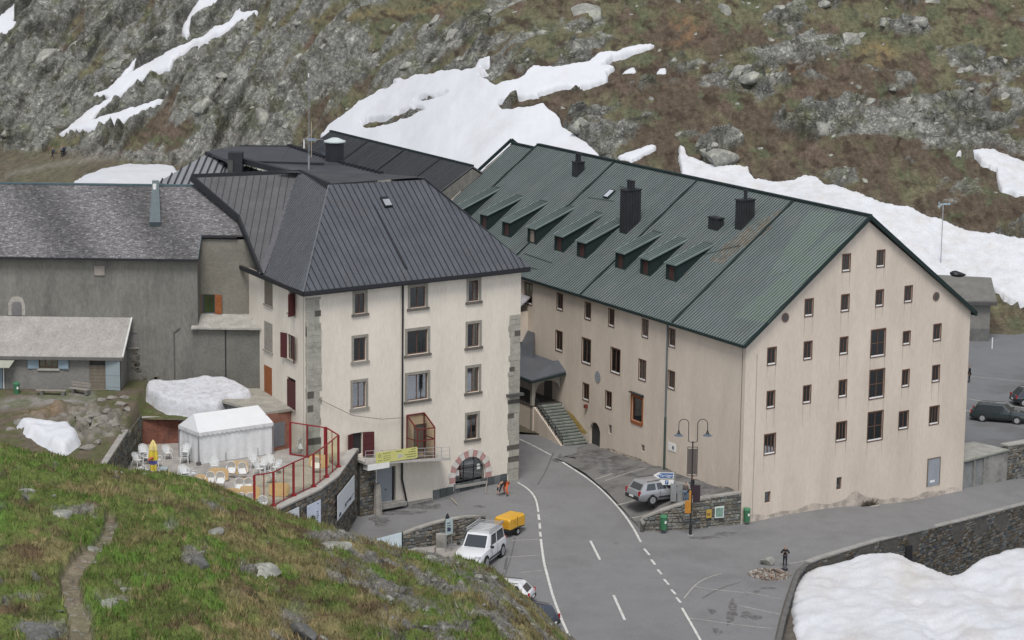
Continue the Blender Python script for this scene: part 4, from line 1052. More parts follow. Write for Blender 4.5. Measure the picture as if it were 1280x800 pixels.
# arched cellar door
ad = MB(); cu = (archH[0] + archH[1]) / 2; hw = (archH[1] - archH[0]) / 2; zt = archH[3]; ri = hw
arc = [wL.P(cu + math.cos(t) * ri, zt - ri + math.sin(t) * ri * 1.0, -.006) for t in [math.pi * k / 14 for k in range(15)]]
for sg in (0, 1):      # spandrels that close the square head to an arch
    pts = arc[:8] if sg == 0 else arc[7:]
    cor = wL.P(cu + hw * (1 if sg == 0 else -1), zt + .005, -.006)
    ad.prism([cor] + (pts if sg == 0 else pts), -wL.n * .25)
ad.build('arch_head', M_CREAM, LB)
d_ = MB(); d_.ob(wL.P(archH[0], archH[2], -.25), dA * (2 * hw), Z * (archH[3] - archH[2]), -wL.n * .06); d_.build('cellar_door', mat('dark_door', (.045, .045, .045), .7, .1, 2, .1, 9), LB)
# rain pipe, plaque, wall lamp, poster, yellow handrail line
def wallpt(px, py, wl=wL, o=0.0):
    u, z = wl.uv(px, py, o); return wl.P(u, z, o)
u_ = wL.uv(835, 412)[0]; u2_ = wL.uv(832, 590)[0]; um = (u_ + u2_) / 2
MB().tube([wL.P(um, 16.0, .12), wL.P(um, 7.3, .12)], .075, 8).build('rain_pipe', M_COPPER, LB)
MB().tube([wL.P(um, 7.3, .12), wL.P(um, 2.2, .12)], .10, 8).build('rain_pipe', mat('green_pipe', (.05, .075, .068), .5), LB)
u, z = wL.uv(747.5, 471); c = wL.P(u, z, 0); MB().prism([c + (dA * math.cos(t) * .5 + Z * math.sin(t) * .58) for t in [k * math.pi / 9 for k in range(18)]], wL.n * .05).build('round_plaque', mat('plaque', (.27, .29, .31), .6, .2, 5, .2, 14), LB)
rc = wL.rect(835.5, 554, 845, 564); m = MB(); m.ob(wL.P(rc[0], rc[2], 0), dA * (rc[1] - rc[0]), Z * (rc[3] - rc[2]), wL.n * .04); po = m.build('wall_notice', M_WHITE, LB)
cu_ = wL.P(rc[0] + .42, (rc[2] + rc[3]) / 2, .045); MB().prism([cu_ + (dA * math.cos(t) * .13 + Z * math.sin(t) * .17) for t in [k * math.pi / 6 for k in range(12)]], wL.n * .01).build('symbol', mat('dark_blue', (.03, .03, .08), .6), po)
m = MB(); m.ob(wL.P(wL.uv(733.5, 528)[0] - .15, 5.3, 0), dA * .3, Z * .35, wL.n * .3); m.build('wall_lamp', mat('rust_lamp', (.16, .04, .03), .6), LB)
p0 = [wallpt(*q, o=.006) for q in ((707, 512), (716, 518), (734, 541), (731, 543), (722, 538), (709, 519))]
MB().poly(p0).build('yellow_wall_stain', mat('yellow_stain', (.42, .30, .10), .95, .25, 1.5, .25, 6), LB)
# grey splash zone at wall foot (dirt with its own shape)
sp = MB(); n_ = 60
top = []; bot = []
for k in range(n_ + 1):
    u = 0.2 + 34 * k / n_; zb = 2.8 + (1.8 - 2.8) * min(1, u / 23.6) - .4; top.append(wL.P(u, zb + .55 + .25 * math.sin(k * .5) * math.sin(k * .21 + 1) + .45 * math.exp(-((u - 20) / 2.2) ** 2), .007)); bot.append(wL.P(u, zb - .6, .007))
skip = (archH[0], archH[1])
for k in range(n_):
    u = 0.2 + 34 * (k + .5) / n_
    if skip[0] - .4 < u < skip[1] + .4: continue
    sp.poly([bot[k], bot[k + 1], top[k + 1], top[k]])
sp.build('wall_foot_dirt', mat('foot_dirt', (.20, .20, .17), .95, .3, 1.2, .3, 7, tint=(.43, .37, .31), tintscale=1.2, tintamt=1, tlo=.42, thi=.56), LB, kind='stuff')
sp = MB(); n_ = 70
for k in range(n_):
    ua, ub_ = .1 + 27.2 * k / n_, .1 + 27.2 * (k + 1) / n_
    q = lambda u: (lambda p: S(p.x, p.y))(wG.P(u, 0)) + .45 + .22 * math.sin(u * 1.3) * math.sin(u * .47 + 1) + 1.1 * math.exp(-((u - 13.6) / 1.1) ** 2)
    sp.poly([wG.P(ua, -2.2, .007), wG.P(ub_, -2.2, .007), wG.P(ub_, q(ub_), .007), wG.P(ua, q(ua), .007)])
sp.build('wall_foot_dirt', mat('gable_foot_dirt', (.34, .30, .26), .95, .2, 1.0, .2, 7, tint=(.52, .455, .385), tintscale=.9, tintamt=1, tlo=.40, thi=.56), LB, kind='stuff')
# other walls
wB = Wall(wG.P(GW, 0), dA)
wall_mesh(wB, [(0, -3), (LL, -3), (LL, EZ), (0, EZ)], []).build('rear_wall', M_CREAM, LB)
wE = Wall(wL.P(LL, 0), dB)
wall_mesh(wE, [(0, -2), (GW, -2), (GW, EZ), (13.9, 25.75), (0, EZ)], []).build('far_gable_wall', M_CREAM, LB)
# roof: two slopes in sections between the dark expansion battens
OV = .45; sl = (RZ - EZ) / 13.9
def RP(s, t, dz=0.0): return C0 + dA * s + dB * t + Z * ((EZ + 0.12 + (RZ - EZ) * (t / 13.9 if t <= 13.9 else (GW - t) / (GW - 13.9))) - C0.z + dz)
brk = [-0.35, 11.05, 27.0, 42.5, 58.5, LL + .3]
for a, b in zip(brk[:-1], brk[1:]):
    dz = 0.0 if b < 60 else -.45
    roof_panels(LB, [RP(a, -OV, dz), RP(b, -OV, dz), RP(b, 13.9, dz), RP(a, 13.9, dz)], dA, .42, M_GREENROOF, M_GREENSEAM, .055, .06, name='roof_section')
    roof_panels(LB, [RP(a, 13.9, dz), RP(b, 13.9, dz), RP(b, GW + OV, dz), RP(a, GW + OV, dz)], dA, .42, M_GREENROOF, M_GREENSEAM, .06, .05, name='roof_section')
    MB().bar(RP(a, 13.9, dz + .1), RP(b, 13.9, dz + .1), .42, .14).build('ridge_cap', M_COPPER if False else M_GREENTRIM, LB)
for b in brk[1:-1]:
    MB().bar(RP(b, -OV, .06), RP(b, 13.9, .06), .20, .16).build('expansion_batten', M_GREENTRIM, LB)
for t in (-OV, GW + OV):
    MB().bar(RP(-.4, t, -.14), RP(LL + .3, t, -.14), .18, .24).build('gutter', M_GREENTRIM, LB)
for s in (-.42, LL + .4):
    for t0, t1 in ((-OV, 13.9), (13.9, GW + OV)):
        MB().bar(RP(s, t0, -.06), RP(s, t1, -.06), .10, .36).build('verge_board', M_GREENTRIM, LB)
# eaves soffit hint
MB().bar(RP(0, -.2, -.30), RP(LL, -.2, -.30), .5, .05).build('soffit', mat('soffit', (.2, .17, .14), .9), LB)
# rust and verdigris stains on the sheets near the chimney, laid as real thin films of runoff
def rplane(px, py):
    a = RP(0, 0); b = RP(10, 0); c = RP(0, 10); n = (b - a).cross(c - a).normalized()
    p = onplane(a, n, px, py); return (p - C0).dot(dA - dB * dA.dot(dB)) / (1 - dA.dot(dB) ** 2), (p - C0).dot(dB - dA * dA.dot(dB)) / (1 - dA.dot(dB) ** 2)
def film(pxs, m):
    pts = []
    for q in pxs: s, t = rplane(*q); pts.append(RP(s, t, .012))
    return MB().poly(pts).build('runoff_stain', m, LB)
M_ST1 = mat('rust_runoff', (.17, .145, .11), .6, .3, 1.5, .25, 6, tint=(.138, .166, .162), tintscale=1.6, tintamt=.9, tlo=.42, thi=.6)
M_ST2 = mat('verdigris_runoff', (.165, .215, .18), .6, .2, 1.2, .15, 6, tint=(.138, .166, .162), tintscale=1.2, tintamt=.9, tlo=.42, thi=.6)
film([(948, 276), (978, 262), (962, 288), (902, 330), (886, 326), (912, 300)], M_ST1)
film([(1012, 262), (1050, 268), (985, 340), (960, 345)], M_ST2)
film([(1040, 290), (1068, 290), (960, 404), (915, 398)], M_ST2)
# dormers
DM = [((567, 257), (577.5, 260), (629, 236), (577, 281)), ((597.5, 265), (610, 268), (662, 247.5), (610, 288)), ((624, 272.5), (638, 276), (687.5, 253), (638, 297.5)), ((655, 280), (669.5, 284.5), (720.5, 259), (670, 306)),
      ((688, 289), (704, 293), (755, 267), (704, 316)), ((716, 297.5), (732.5, 302), (781, 275), (732.5, 324)), ((765.5, 311), (781, 315), (831, 292), (781, 338)), ((797, 319), (814, 323), (864, 300), (812.5, 346)), ((828, 326), (845, 330), (895, 306), (845, 353))]
for i, (a, b, tip, bot_) in enumerate(DM):
    s0, t0 = rplane(*bot_); s1, t1 = rplane(*tip)
    wd_ = 1.75; hgt_ = 1.62
    if t1 < t0 + 3: t1 = t0 + 5.2
    t1 = t0 + min(t1 - t0, 6.2)
    sA, sB = s0, s0 + wd_           # near side, far side
    zf = RP(s0, t0).z + hgt_; zb = RP(s0, t1).z + .04
    def Q(s, t, z): p = RP(s, t); return Vector((p.x, p.y, z))
    d = MB()
    for s_ in (sA, sB - .12):       # cheeks
        d.prism([Q(s_, t0, RP(s_, t0).z - .1), Q(s_, t0, zf - .05), Q(s_, t1, zb - .06)], dA * .12)
    dm = d.build('dormer', M_GREENTRIM, LB)
    fr = MB(); fz0 = RP(s0, t0).z - .05
    fr.ob(Q(sA + .12, t0 + .03, fz0), dA * .32, Z * (zf - fz0 - .05), dB * .08); fr.ob(Q(sB - .42, t0 + .03, fz0), dA * .30, Z * (zf - fz0 - .05), dB * .08)
    fr.ob(Q(sA + .44, t0 + .03, zf - .3), dA * (wd_ - .86), Z * .25, dB * .08); fr.ob(Q(sA + .44, t0 + .03, fz0), dA * (wd_ - .86), Z * .2, dB * .08); fr.build('dormer_front', M_GREENTRIM, dm)
    MB().ob(Q(sA + .44, t0 + .09, fz0 + .2), dA * (wd_ - .86), Z * (zf - fz0 - .5), dB * .05).build('dormer_window', mat('dormer_brown', (.07, .035, .03), .7, .2, 3, .2, 9) if i not in (3,) else mat('dormer_pale', (.3, .25, .2), .7), dm)
    tp = [Q(sA - .14, t0 - .18, zf + .0), Q(sB + .14, t0 - .18, zf + .0), Q(sB + .14, t1 + .1, zb), Q(sA - .14, t1 + .1, zb)]
    MB().prism([q - Z * .1 for q in tp], Z * .1).build('dormer_roof', mat('dormer_sheet', (.135, .175, .165), .42, .12, 1, .12, 7, spec=.5), dm)
    se = MB()
    for k in range(1, 5):
        x = sA - .14 + (wd_ + .28) * k / 5; se.bar(Q(x, t0 - .18, zf + .02), Q(x, t1, zb + .02), .05, .06)
    se.build('dormer_seam', M_GREENSEAM, dm, kind='stuff')
# chimneys, skylight, snow hooks
def chimney(px, py, ls, lt, h, pots, lab=None, tone=None):
    s, t = rplane(px, py); z0 = RP(s, t).z - .6
    m = MB(); p = RP(s, t); b = Vector((p.x, p.y, z0)); m.ob(b, dA * ls, dB * lt, Z * (h + .6))
    ch = m.build('chimney', tone or mat('black_chimney_sheet', (.030, .033, .036), .6, .25, 1.5, .15, 8), LB)
    rib = MB(); n = max(2, int(lt / .3))
    for k in range(n + 1): rib.ob(b + dB * (lt * k / n - .015) - dA * .03, dA * (.03), dB * .03, Z * (h + .55))
    for k in range(int(ls / .3) + 1): rib.ob(b + dA * (.3 * k) - dB * .03, dA * .03, dB * .03, Z * (h + .55))
    rib.build('sheet_rib', M_BLACK, ch, kind='stuff')
    MB().ob(b - dA * .08 - dB * .08 + Z * (h + .6), dA * (ls + .16), dB * (lt + .16), Z * .1).build('chimney_cap', M_BLACK, ch)
    for k in range(pots):
        c = b + dA * (ls * (k + .5) / pots) + dB * lt * .5 + Z * (h + .7); MB().tube([c, c + Z * .75], .17, 8).build('chimney_pot', M_BLACK, ch)
        MB().tube([c + Z * .75, c + Z * .85], .23, 8).build('pot_cowl', M_BLACK, ch)
    return ch
chimney(721, 222, 1.0, .95, 1.5, 2)
chimney(783, 293, 1.2, 1.7, 4.2, 3)
chimney(926, 288, .9, 1.6, 2.7, 1)
c4 = chimney(897, 289, 1.6, .7, 1.1, 0)
s, t = rplane(760, 249); m = MB(); n_r = (RP(1, 0) - RP(0, 0)).cross(RP(0, 1) - RP(0, 0)).normalized(); n_r = n_r if n_r.z > 0 else -n_r; up_ = (RP(0, 1) - RP(0, 0)).normalized()
m.ob(RP(s, t, .02), dA * .9, up_ * 1.2, n_r * .18); sk = m.build('skylight', M_GREENTRIM, LB)
MB().ob(RP(s, t, .02) + n_r * .181 + dA * .1 + up_ * .1, dA * .7, up_ * 1.0, n_r * .02).build('skylight_pane', mat('skylight_glass', (.45, .47, .52), .15, 0, 1, 0, 1, spec=.6), sk)
hk = MB()
for (a, b) in (((735, 248), (768, 253)), ((774, 234), (800, 241)), ((655, 318), (690, 330)), ((640, 330), (672, 338)), ((870, 322), (925, 308))):
    s0, t0 = rplane(*a); s1, t1 = rplane(*b); hk.bar(RP(s0, t0, .12), RP(s1, t1, .12), .04, .04)
hk.build('snow_guard_rail', M_GREENTRIM, LB)

# porch with the outside stair on the long wall
pz = 5.0
pS = wL.uv(703, 505)[0]   # landing edge nearest us
lpx = wL.uv(712, 535)
def LP(s, t, z): return wL.P(s, z, t)
st_top_s = wL.uv(703, 508)[0]; st_bot_s = wL.uv(737, 557)[0]
tW = 2.7
PR = thing('porch', 'dark roofed porch with arches over a landing on the long cream wall', 'porch', tuple(LP(st_top_s, 0, 2.2)))
zl = wL.uv(703, 505)[1]; Lz = zl
PE = st_top_s + 9.5
MB().ob(LP(st_top_s, 0, 1.6), dA * 9.5, wL.n * (tW + .6), Z * (Lz - 1.6)).build('landing', M_CREAM, PR)
MB().ob(LP(st_top_s, 0.01, Lz + .003), dA * 9.5, wL.n * (tW + .65), Z * .12).build('landing_floor', mat('dark_floor', (.07, .065, .06), .8, .2, 1, .2, 6), PR)
pm = MB(); ez = Lz + 2.75
for s_ in (st_top_s + .15, st_top_s + 4.4, st_top_s + 8.6): pm.ob(LP(s_, tW + .25, 1.6), dA * .36, wL.n * .36, Z * (ez - 1.6))
M_PST = mat('porch_stone', (.32, .30, .26), .9, .1, 2, .1, 9)
pm.build('pillar', M_PST, PR)
for s_ in (st_top_s + .51, st_top_s + 4.76):     # arches between the pillars
    am = MB(); n = 10; w_ = 3.85
    for k in range(n):
        x0, x1 = w_ * k / n, w_ * (k + 1) / n; f_ = lambda x: ez - .45 - (1.05 - 1.05 * math.sqrt(max(0, 1 - ((x - w_ / 2) / (w_ / 2)) ** 2)))
        am.prism([LP(s_ + x0, tW + .30, f_(x0)), LP(s_ + x1, tW + .30, f_(x1)), LP(s_ + x1, tW + .30, ez), LP(s_ + x0, tW + .30, ez)], wL.n * .26)
    am.build('arch', M_PST, PR)
am = MB(); n = 10
for k in range(n):
    x0, x1 = tW * k / n, tW * (k + 1) / n; f_ = lambda x: ez - .3 - (1.0 - 1.0 * math.sqrt(max(0, 1 - ((x - tW / 2) / (tW / 2)) ** 2)))
    am.prism([LP(st_top_s + .2, x0 + .2, f_(x0)), LP(st_top_s + .2, x1 + .2, f_(x1)), LP(st_top_s + .2, x1 + .2, ez), LP(st_top_s + .2, x0 + .2, ez)], dA * .25)
am.build('arch', M_PST, PR)
r0 = [LP(st_top_s - .55, tW + 1.1, ez - .1), LP(PE, tW + 1.1, ez - .1), LP(PE, .6, ez + 1.25), LP(st_top_s + .9, .6, ez + 1.25)]
MB().prism(r0, Z * .16).build('porch_roof', M_SLATER, PR)
MB().prism([r0[0], r0[3], LP(st_top_s + .9, 0, ez + 1.25), LP(st_top_s - .55, 0, ez + .45)], Z * .16).build('porch_roof', M_SLATER, PR)
MB().bar(r0[0] - Z * .05, r0[1] - Z * .05, .15, .22).build('gutter', M_GREENTRIM, PR); MB().bar(r0[0] - Z * .05, LP(st_top_s - .55, 0, ez + .35), .15, .22).build('gutter', M_GREENTRIM, PR)
MB().prism([LP(st_top_s + 2.6, .0, ez + 1.3), LP(PE, .0, ez + 1.3), LP(PE, 2.0, ez + .95), LP(st_top_s + 3.3, 2.0, ez + .95)][::-1], Z * 2.4).build('upper_roof', M_SLATER, PR) if False else None
# steep upper roof behind the porch
MB().add([LP(st_top_s + 3.6, 1.3, ez + 1.0), LP(PE, 1.3, ez + 1.0), LP(PE, .0, ez + 3.3), LP(st_top_s + 5.6, .0, ez + 3.3)], [(0, 1, 2, 3)]).build('upper_roof', M_SLATER, PR)
bl = MB(); bl.ob(LP(st_top_s + 7.0, 0, ez + 2.2), dA * 4.0, wL.n * 1.7, Z * 3.0); bl.build('bay', M_CREAM, PR)
MB().prism([LP(st_top_s + 6.6, 2.0, ez + 5.1), LP(PE + 2, 2.0, ez + 5.1), LP(PE + 2, 0, ez + 6.6), LP(st_top_s + 6.6, 0, ez + 6.6)], Z * .14).build('bay_roof', mat('pale_sheet', (.32, .31, .32), .5, .2, 1, .2, 6), PR)
dm_ = MB(); dm_.ob(LP(st_top_s + 2.0, .0, Lz + .12), dA * 1.5, wL.n * .05, Z * 2.3); dm_.build('porch_door', M_DARK, PR)
MB().ob(LP(st_top_s + 6.8, .0, Lz + 1.3), dA * .6, wL.n * .05, Z * .9).build('porch_window', M_BLACK, PR)
hd = MB(); hd.ob(LP(st_top_s + 5.4, tW + .6, 2.0), dA * 1.3, wL.n * .05, Z * 1.9); hd.build('cellar_hatch', M_GREYWOOD, PR)
rl = MB()
for k in range(14): rl.tube([LP(st_top_s + .6 + k * .62, tW + .62, Lz + .1), LP(st_top_s + .6 + k * .62, tW + .62, Lz + 1.0)], .02, 4)
rl.tube([LP(st_top_s + .5, tW + .62, Lz + 1.0), LP(PE, tW + .62, Lz + 1.0)], .03, 5); rl.build('railing', M_BLACK, PR)
# stair
ST = thing('outside_stair', 'worn green-grey stone stair going up beside the cream wall to the porch', 'stair', tuple(LP(st_bot_s, 0, 2.0)))
nst = 14; zb_ = PK(LP(st_bot_s, 1, 0).x, LP(st_bot_s, 1, 0).y)
M_STEP = mat('stair_stone', (.19, .205, .185), .85, .25, 1.5, .2, 8, tint=(.12, .15, .125), tintscale=1.2, tintamt=.8)
for k in range(nst):
    s_ = st_bot_s + (st_top_s - st_bot_s) * k / nst; z_ = zb_ + (Lz + .12 - zb_) * (k + 1) / nst; ds = (st_top_s - st_bot_s) / nst
    m = MB(); m.ob(LP(s_ - .04, .25, z_ - .13), dA * (ds + .05), wL.n * (tW - .1), Z * .13); m.build('step', M_STEP, ST)
    m = MB(); m.ob(LP(s_, .26, zb_ - 1), dA * ds, wL.n * (tW - .16), Z * (z_ - .14 - zb_ + 1)); m.build('riser', mat('stair_riser', (.07, .075, .068), .9, .2, 2, .2, 8), ST)
m = MB(); m.prism([LP(st_bot_s, tW + .18, zb_ - 1), LP(st_bot_s, tW + .18, zb_ + .1), LP(st_top_s, tW + .18, Lz), LP(st_top_s, tW + .18, zb_ - 1)], wL.n * .3); m.build('stair_wall', M_CREAM, ST)
for off in (tW + .34,):
    rl = MB(); n = 20
    for k in range(n + 1):
        f = k / n; b_ = LP(st_bot_s + (st_top_s - st_bot_s) * f, off, zb_ + .1 + (Lz - zb_ - .1) * f); rl.tube([b_, b_ + Z * .95], .022 if k % 5 else .04, 4)
    a_ = LP(st_bot_s, off, zb_ + 1.05); b_ = LP(st_top_s, off, Lz + .95)
    rl.tube([a_, b_], .035, 5); rl.tube([a_ - Z * .45, b_ - Z * .45], .02, 4); rl.build('handrail', M_BLACK, ST)

# ================================================================== FRONT BUILDING
FB = thing('front_building', 'pale cream four-storey building with a black hipped metal roof and stone corners', 'building', (FR.x, FR.y, 1.2))
FEZ = 20.75
f1_ = [zr(290, 320, .25, *r) for r in [(600, 173, 680, 300), (1170, 108, 1248, 238), (595, 395, 683, 537), (1165, 325, 1250, 466), (590, 617, 682, 770), (1163, 545, 1247, 692)]] + [zr(400, 460, .25, 722, 220, 800, 366)]
f2_ = [zr(290, 320, .25, *r) for r in [(877, 140, 982, 270), (863, 358, 992, 502), (862, 578, 992, 732)]]
FH, FS = [], []
for lst, st in ((f1_, dict(wood=1, mat=M_WOODF, nu=2, surround=1)), (f2_, dict(wood=1, mat=M_WOODF, nu=2, surround=1))):
    for r_ in lst:
        rc = wF.rect(*r_); rc = (rc[0] + .27, rc[1] - .27, rc[2] + .22, rc[3] - .24); FH.append(rc); FS.append((rc, st))
drw = wF.rect(441, 541, 452, 568); drw = (drw[0], drw[1] + .1, 6.0, drw[3])
gdr = wF.rect(471, 584, 494.5, 626); gdr = (gdr[0], gdr[1], 1.35, gdr[3])
gl_ = wF.rect(517, 530, 533, 572); gl_ = (gl_[0], gl_[1], 5.15, gl_[3])
ax0, ax1 = wF.uv(569, 590)[0], wF.uv(607, 590)[0]; azb, azt = wF.uv(588, 604)[1], wF.uv(588, 571)[1]
arcH = (ax0, ax1, azb, azt)
wall_mesh(wF, [(-22.4, -1), (0, -1), (0, FEZ), (-22.4, FEZ)], FH + [drw, gdr, gl_, arcH]).build('front_wall', M_CREAM2, FB)
MB().poly([wF.P(u, z, -.75) for u, z in ((-22.3, -1), (-.1, -1), (-.1, FEZ), (-22.3, FEZ))]).build('dark_room_sheet', M_DARK, FB)
for i, (rc, st) in enumerate(FS): window(FB, wF, rc, st, [.5, .5, .45, .3, .5, .5, .5, .5, .5, .5][i % 10], 100 + i)
# side wall
s1_ = [zr(290, 320, .25, *r) for r in [(163, 118, 203, 245), (283, 178, 318, 290), (162, 332, 203, 474), (276, 395, 314, 520), (162, 552, 200, 697), (276, 610, 318, 762)]]
SHs, SSs = [], []
for r_ in s1_:
    rc = wS.rect(*r_); SHs.append(rc)
wall_mesh(wS, [(0, -1), (14.2, -1), (14.2, FEZ), (0, FEZ)], SHs).build('side_wall', M_CREAM2, FB)
MB().poly([wS.P(u, z, -.6) for u, z in ((.2, -1), (14.2, -1), (14.2, FEZ), (.2, FEZ))]).build('dark_room_sheet', M_DARK, FB)
for i, rc in enumerate(SHs):
    f = window(FB, wS, rc, dict(wood=1, mat=M_WOODF, nu=2), .2, 140 + i)
    u0, u1, z0, z1 = rc
    MB().ob(wS.P(u0 - .1, z0 - .12, -.05), dA2 * (u1 - u0 + .2), Z * .12, wS.n * .2).build('sill', M_STONES, f)
    if i in (0, 2, 4): MB().ob(wS.P(u0, z0, -.03), dA2 * (u1 - u0), Z * (z1 - z0), wS.n * .05).build('closed_shutter', [M_GREYWOOD, None, mat('pale_wood', (.27, .25, .22), .85, .2, 4, .2, 20), None, M_ORWOOD][i], f)
    elif i == 5: MB().ob(wS.P(u0, z0, -.03), dA2 * (u1 - u0), Z * (z1 - z0 - .25), wS.n * .05).build('closed_shutter', M_REDSH, f)
    elif i == 1: shutter(f, wS, u0, z0, z1, .9, 60, -1, M_REDSH)
    else:
        shutter(f, wS, u0, z0, z1, .75, 25, -1, M_REDSH); shutter(f, wS, u1, z0, z1, .75, 25, 1, M_REDSH)
# back and right walls
wR = Wall(FR, (dA2 * 1).normalized())
wall_mesh(wR, [(0, -1), (15, -1), (15, FEZ), (0, FEZ)], []).build('right_wall', M_CREAM2, FB)
wall_mesh(Wall(wF.P(-22.4, 0) + dA2 * 14.2, dB), [(0, -1), (24, -1), (24, FEZ), (0, FEZ)], []).build('back_wall', M_CREAM2, FB)
# corner stones
def quoins(wl, u0, u1, z0, z1, seed, hmin=.38, hmax=.62, jag=.25, inner='r'):
    r = random.Random(seed); z = z0
    while z < z1 - .1:
        h = min(r.uniform(hmin, hmax), z1 - z)
        if z1 - (z + h) < .12: h = z1 - z
        cuts = [u0, u1]
        if r.random() < .6: cuts = [u0, u0 + (u1 - u0) * r.uniform(.35, .65), u1]
        j = r.uniform(-jag, jag)
        if inner == 'r': cuts[-1] = u1 + j
        else: cuts[0] = u0 + j
        for a, b in zip(cuts[:-1], cuts[1:]):
            o = r.uniform(.015, .06); MB().ob(wl.P(a + .012, z + .012, -.05), wl.d * (b - a - .024), Z * (h - .024), wl.n * (.05 + o)).build('corner_stone', M_QUOIN if r.random() > .1 else mat('dark_quoin', (.10, .09, .08), .9, .2, 1, .2, 8), FB)
        z += h
quoins(wF, -22.4, -21.05, 3.5, 20.2, 5, jag=.12)
quoins(wS, 0.0, .25, 3.5, 20.2, 6, jag=.05)
quoins(wF, -1.25, 0.0, .6, 16.6, 8, jag=.14, inner='l')
MB().ob(wF.P(-1.5, 9.2, 0), dB * 1.7, Z * .22, wF.n * .45).build('stone_ledge', mat('dark_ledge', (.08, .08, .08), .8), FB)
# rain pipe on the front
up_t = wF.uv(502.5, 352)[0]
MB().tube([wF.P(up_t, 20.6, .15), wF.P(up_t, 3.2, .15), wF.P(up_t + .3, 1.9, .18), wF.P(up_t + .55, .7, .2)], .09, 8).build('rain_pipe', M_BLACK, FB)
# dark sheet plinth at the foot, right half
ub = wF.uv(541, 620)[0]; k_ = 0
u = ub
while u < -1.5:
    w_ = .74; zt_ = wF.uv(560, 617)[1] if False else 1.85 + (u - ub) * .035
    MB().ob(wF.P(u, -.5, 0), dB * (w_ - .05), Z * (zt_ + .5 - (.15 if u < ub + 1.5 else 0)), wF.n * .07).build('plinth_panel', mat('plinth_dark', (.075, .085, .085), .7, .15, 2, .1, 8) if k_ % 3 else mat('plinth_grey', (.13, .14, .14), .7, .15, 2, .1, 8), FB); u += w_; k_ += 1
m = MB(); m.ob(wF.P(gdr[1] + .5, .2, 0), dB * (ub - gdr[1] - .6), Z * .85, wF.n * .05); m.build('foot_band', mat('foot_band', (.30, .29, .26), .9, .2, 2, .2, 8), FB)
# grey double door at street level
dmat = mat('blue_grey_door', (.26, .285, .31), .55, .06, 1, .06, 9)
m = MB(); m.ob(wF.P(gdr[0], gdr[2], -.2), dB * (gdr[1] - gdr[0] - .28), Z * (gdr[3] - gdr[2]), wF.n * .06); do = m.build('street_door', dmat, FB)
MB().ob(wF.P(gdr[0] + .95, gdr[2] + 1.05, -.14), dB * .1, Z * .1, wF.n * .08).build('door_handle', M_BLACK, do)
MB().ob(wF.P(gdr[1] - .26, gdr[2], -.18), dB * .12, Z * (gdr[3] - gdr[2]), wF.n * .08).build('door_jamb', M_BLACK, do)
MB().ob(wF.P(gdr[0] - .2, gdr[2] - .35, -.1), dB * (gdr[1] - gdr[0] + .9), Z * .33, wF.n * .9).build('door_step', M_CONC, FB)
# shuttered door onto the terrace
m = MB(); m.ob(wF.P(drw[0], drw[2], -.3), dB * (drw[1] - drw[0]), Z * (drw[3] - drw[2]), wF.n * .05); td = m.build('terrace_door', mat('door_black', (.03, .028, .028), .7), FB)
shutter(td, wF, drw[0], drw[2] + .3, drw[3], .75, 25, -1, M_REDSH); shutter(td, wF, drw[1], drw[2] - .2, drw[3], 1.0, 20, 1, M_REDSH)
# arched shop window with the red and white surround
cu = (ax0 + ax1) / 2; hw = (ax1 - ax0) / 2
sp = MB(); zc_a = azt - hw
aL = [wF.P(cu + math.cos(t) * hw, zc_a + math.sin(t) * hw, -.006) for t in [math.pi * k / 16 for k in range(17)]]
sp.prism([wF.P(cu + hw, azt + .005, -.006)] + aL[:9], -wF.n * .3); sp.prism([wF.P(cu - hw, azt + .005, -.006)] + aL[8:], -wF.n * .3)
# (opening is rectangular to the springing: close the corners beside the arch)
sp.build('arch_reveal', M_CREAM2, FB)
gm = MB(); gm.ob(wF.P(ax0, azb, -.32), dB * (2 * hw), Z * (azt - azb), wF.n * .01); gw_ = gm.build('shop_window', GLASS, FB)
gm = MB()
for k in (1, 2): gm.ob(wF.P(ax0 + 2 * hw * k / 3 - .03, azb, -.31), dB * .06, Z * (azt - azb), wF.n * .05)
gm.ob(wF.P(ax0, azb + 1.35, -.31), dB * 2 * hw, Z * .06, wF.n * .05); gm.build('glazing_bar', M_BLACK, gw_)
gm = MB(); gm.ob(wF.P(ax0 + .35, azt - .75, -.30), dB * 1.9, Z * .34, wF.n * .02); gm.build('shop_sign', mat('shop_sign', (.25, .26, .27), .6), gw_)
r = random.Random(3); gcols = [(.4, .4, .38), (.25, .22, .15), (.1, .2, .12), (.35, .3, .1), (.2, .08, .06), (.5, .5, .5)]
for k in range(26):
    x, y = r.uniform(ax0 + .1, ax1 - .3), azb + r.uniform(.02, .95) * (1 if r.random() < .75 else 1.6); s_ = r.uniform(.1, .22)
    o = MB().ob(wF.P(x, y, -.5), dB * s_, Z * s_ * r.uniform(.8, 1.8), wF.n * .12); o.build('shop_ware', mat('ware_%d' % (k % 6), gcols[k % 6], .7), gw_)
MB().ob(wF.P(ax1 - .75, azb + 1.1, -.305), dB * .35, Z * .5, wF.n * .01).build('paper_notice', M_WHITE, gw_); MB().ob(wF.P(ax0 + .25, azb + .8, -.305), dB * .4, Z * .5, wF.n * .01).build('paper_notice', M_WHITE, gw_)
M_VR = mat('voussoir_red', (.40, .235, .22), .85, .12, 2, .1, 9); M_VW = mat('voussoir_white', (.56, .54, .50), .85, .08, 2, .1, 9)
nv = 13; ro = hw + .62
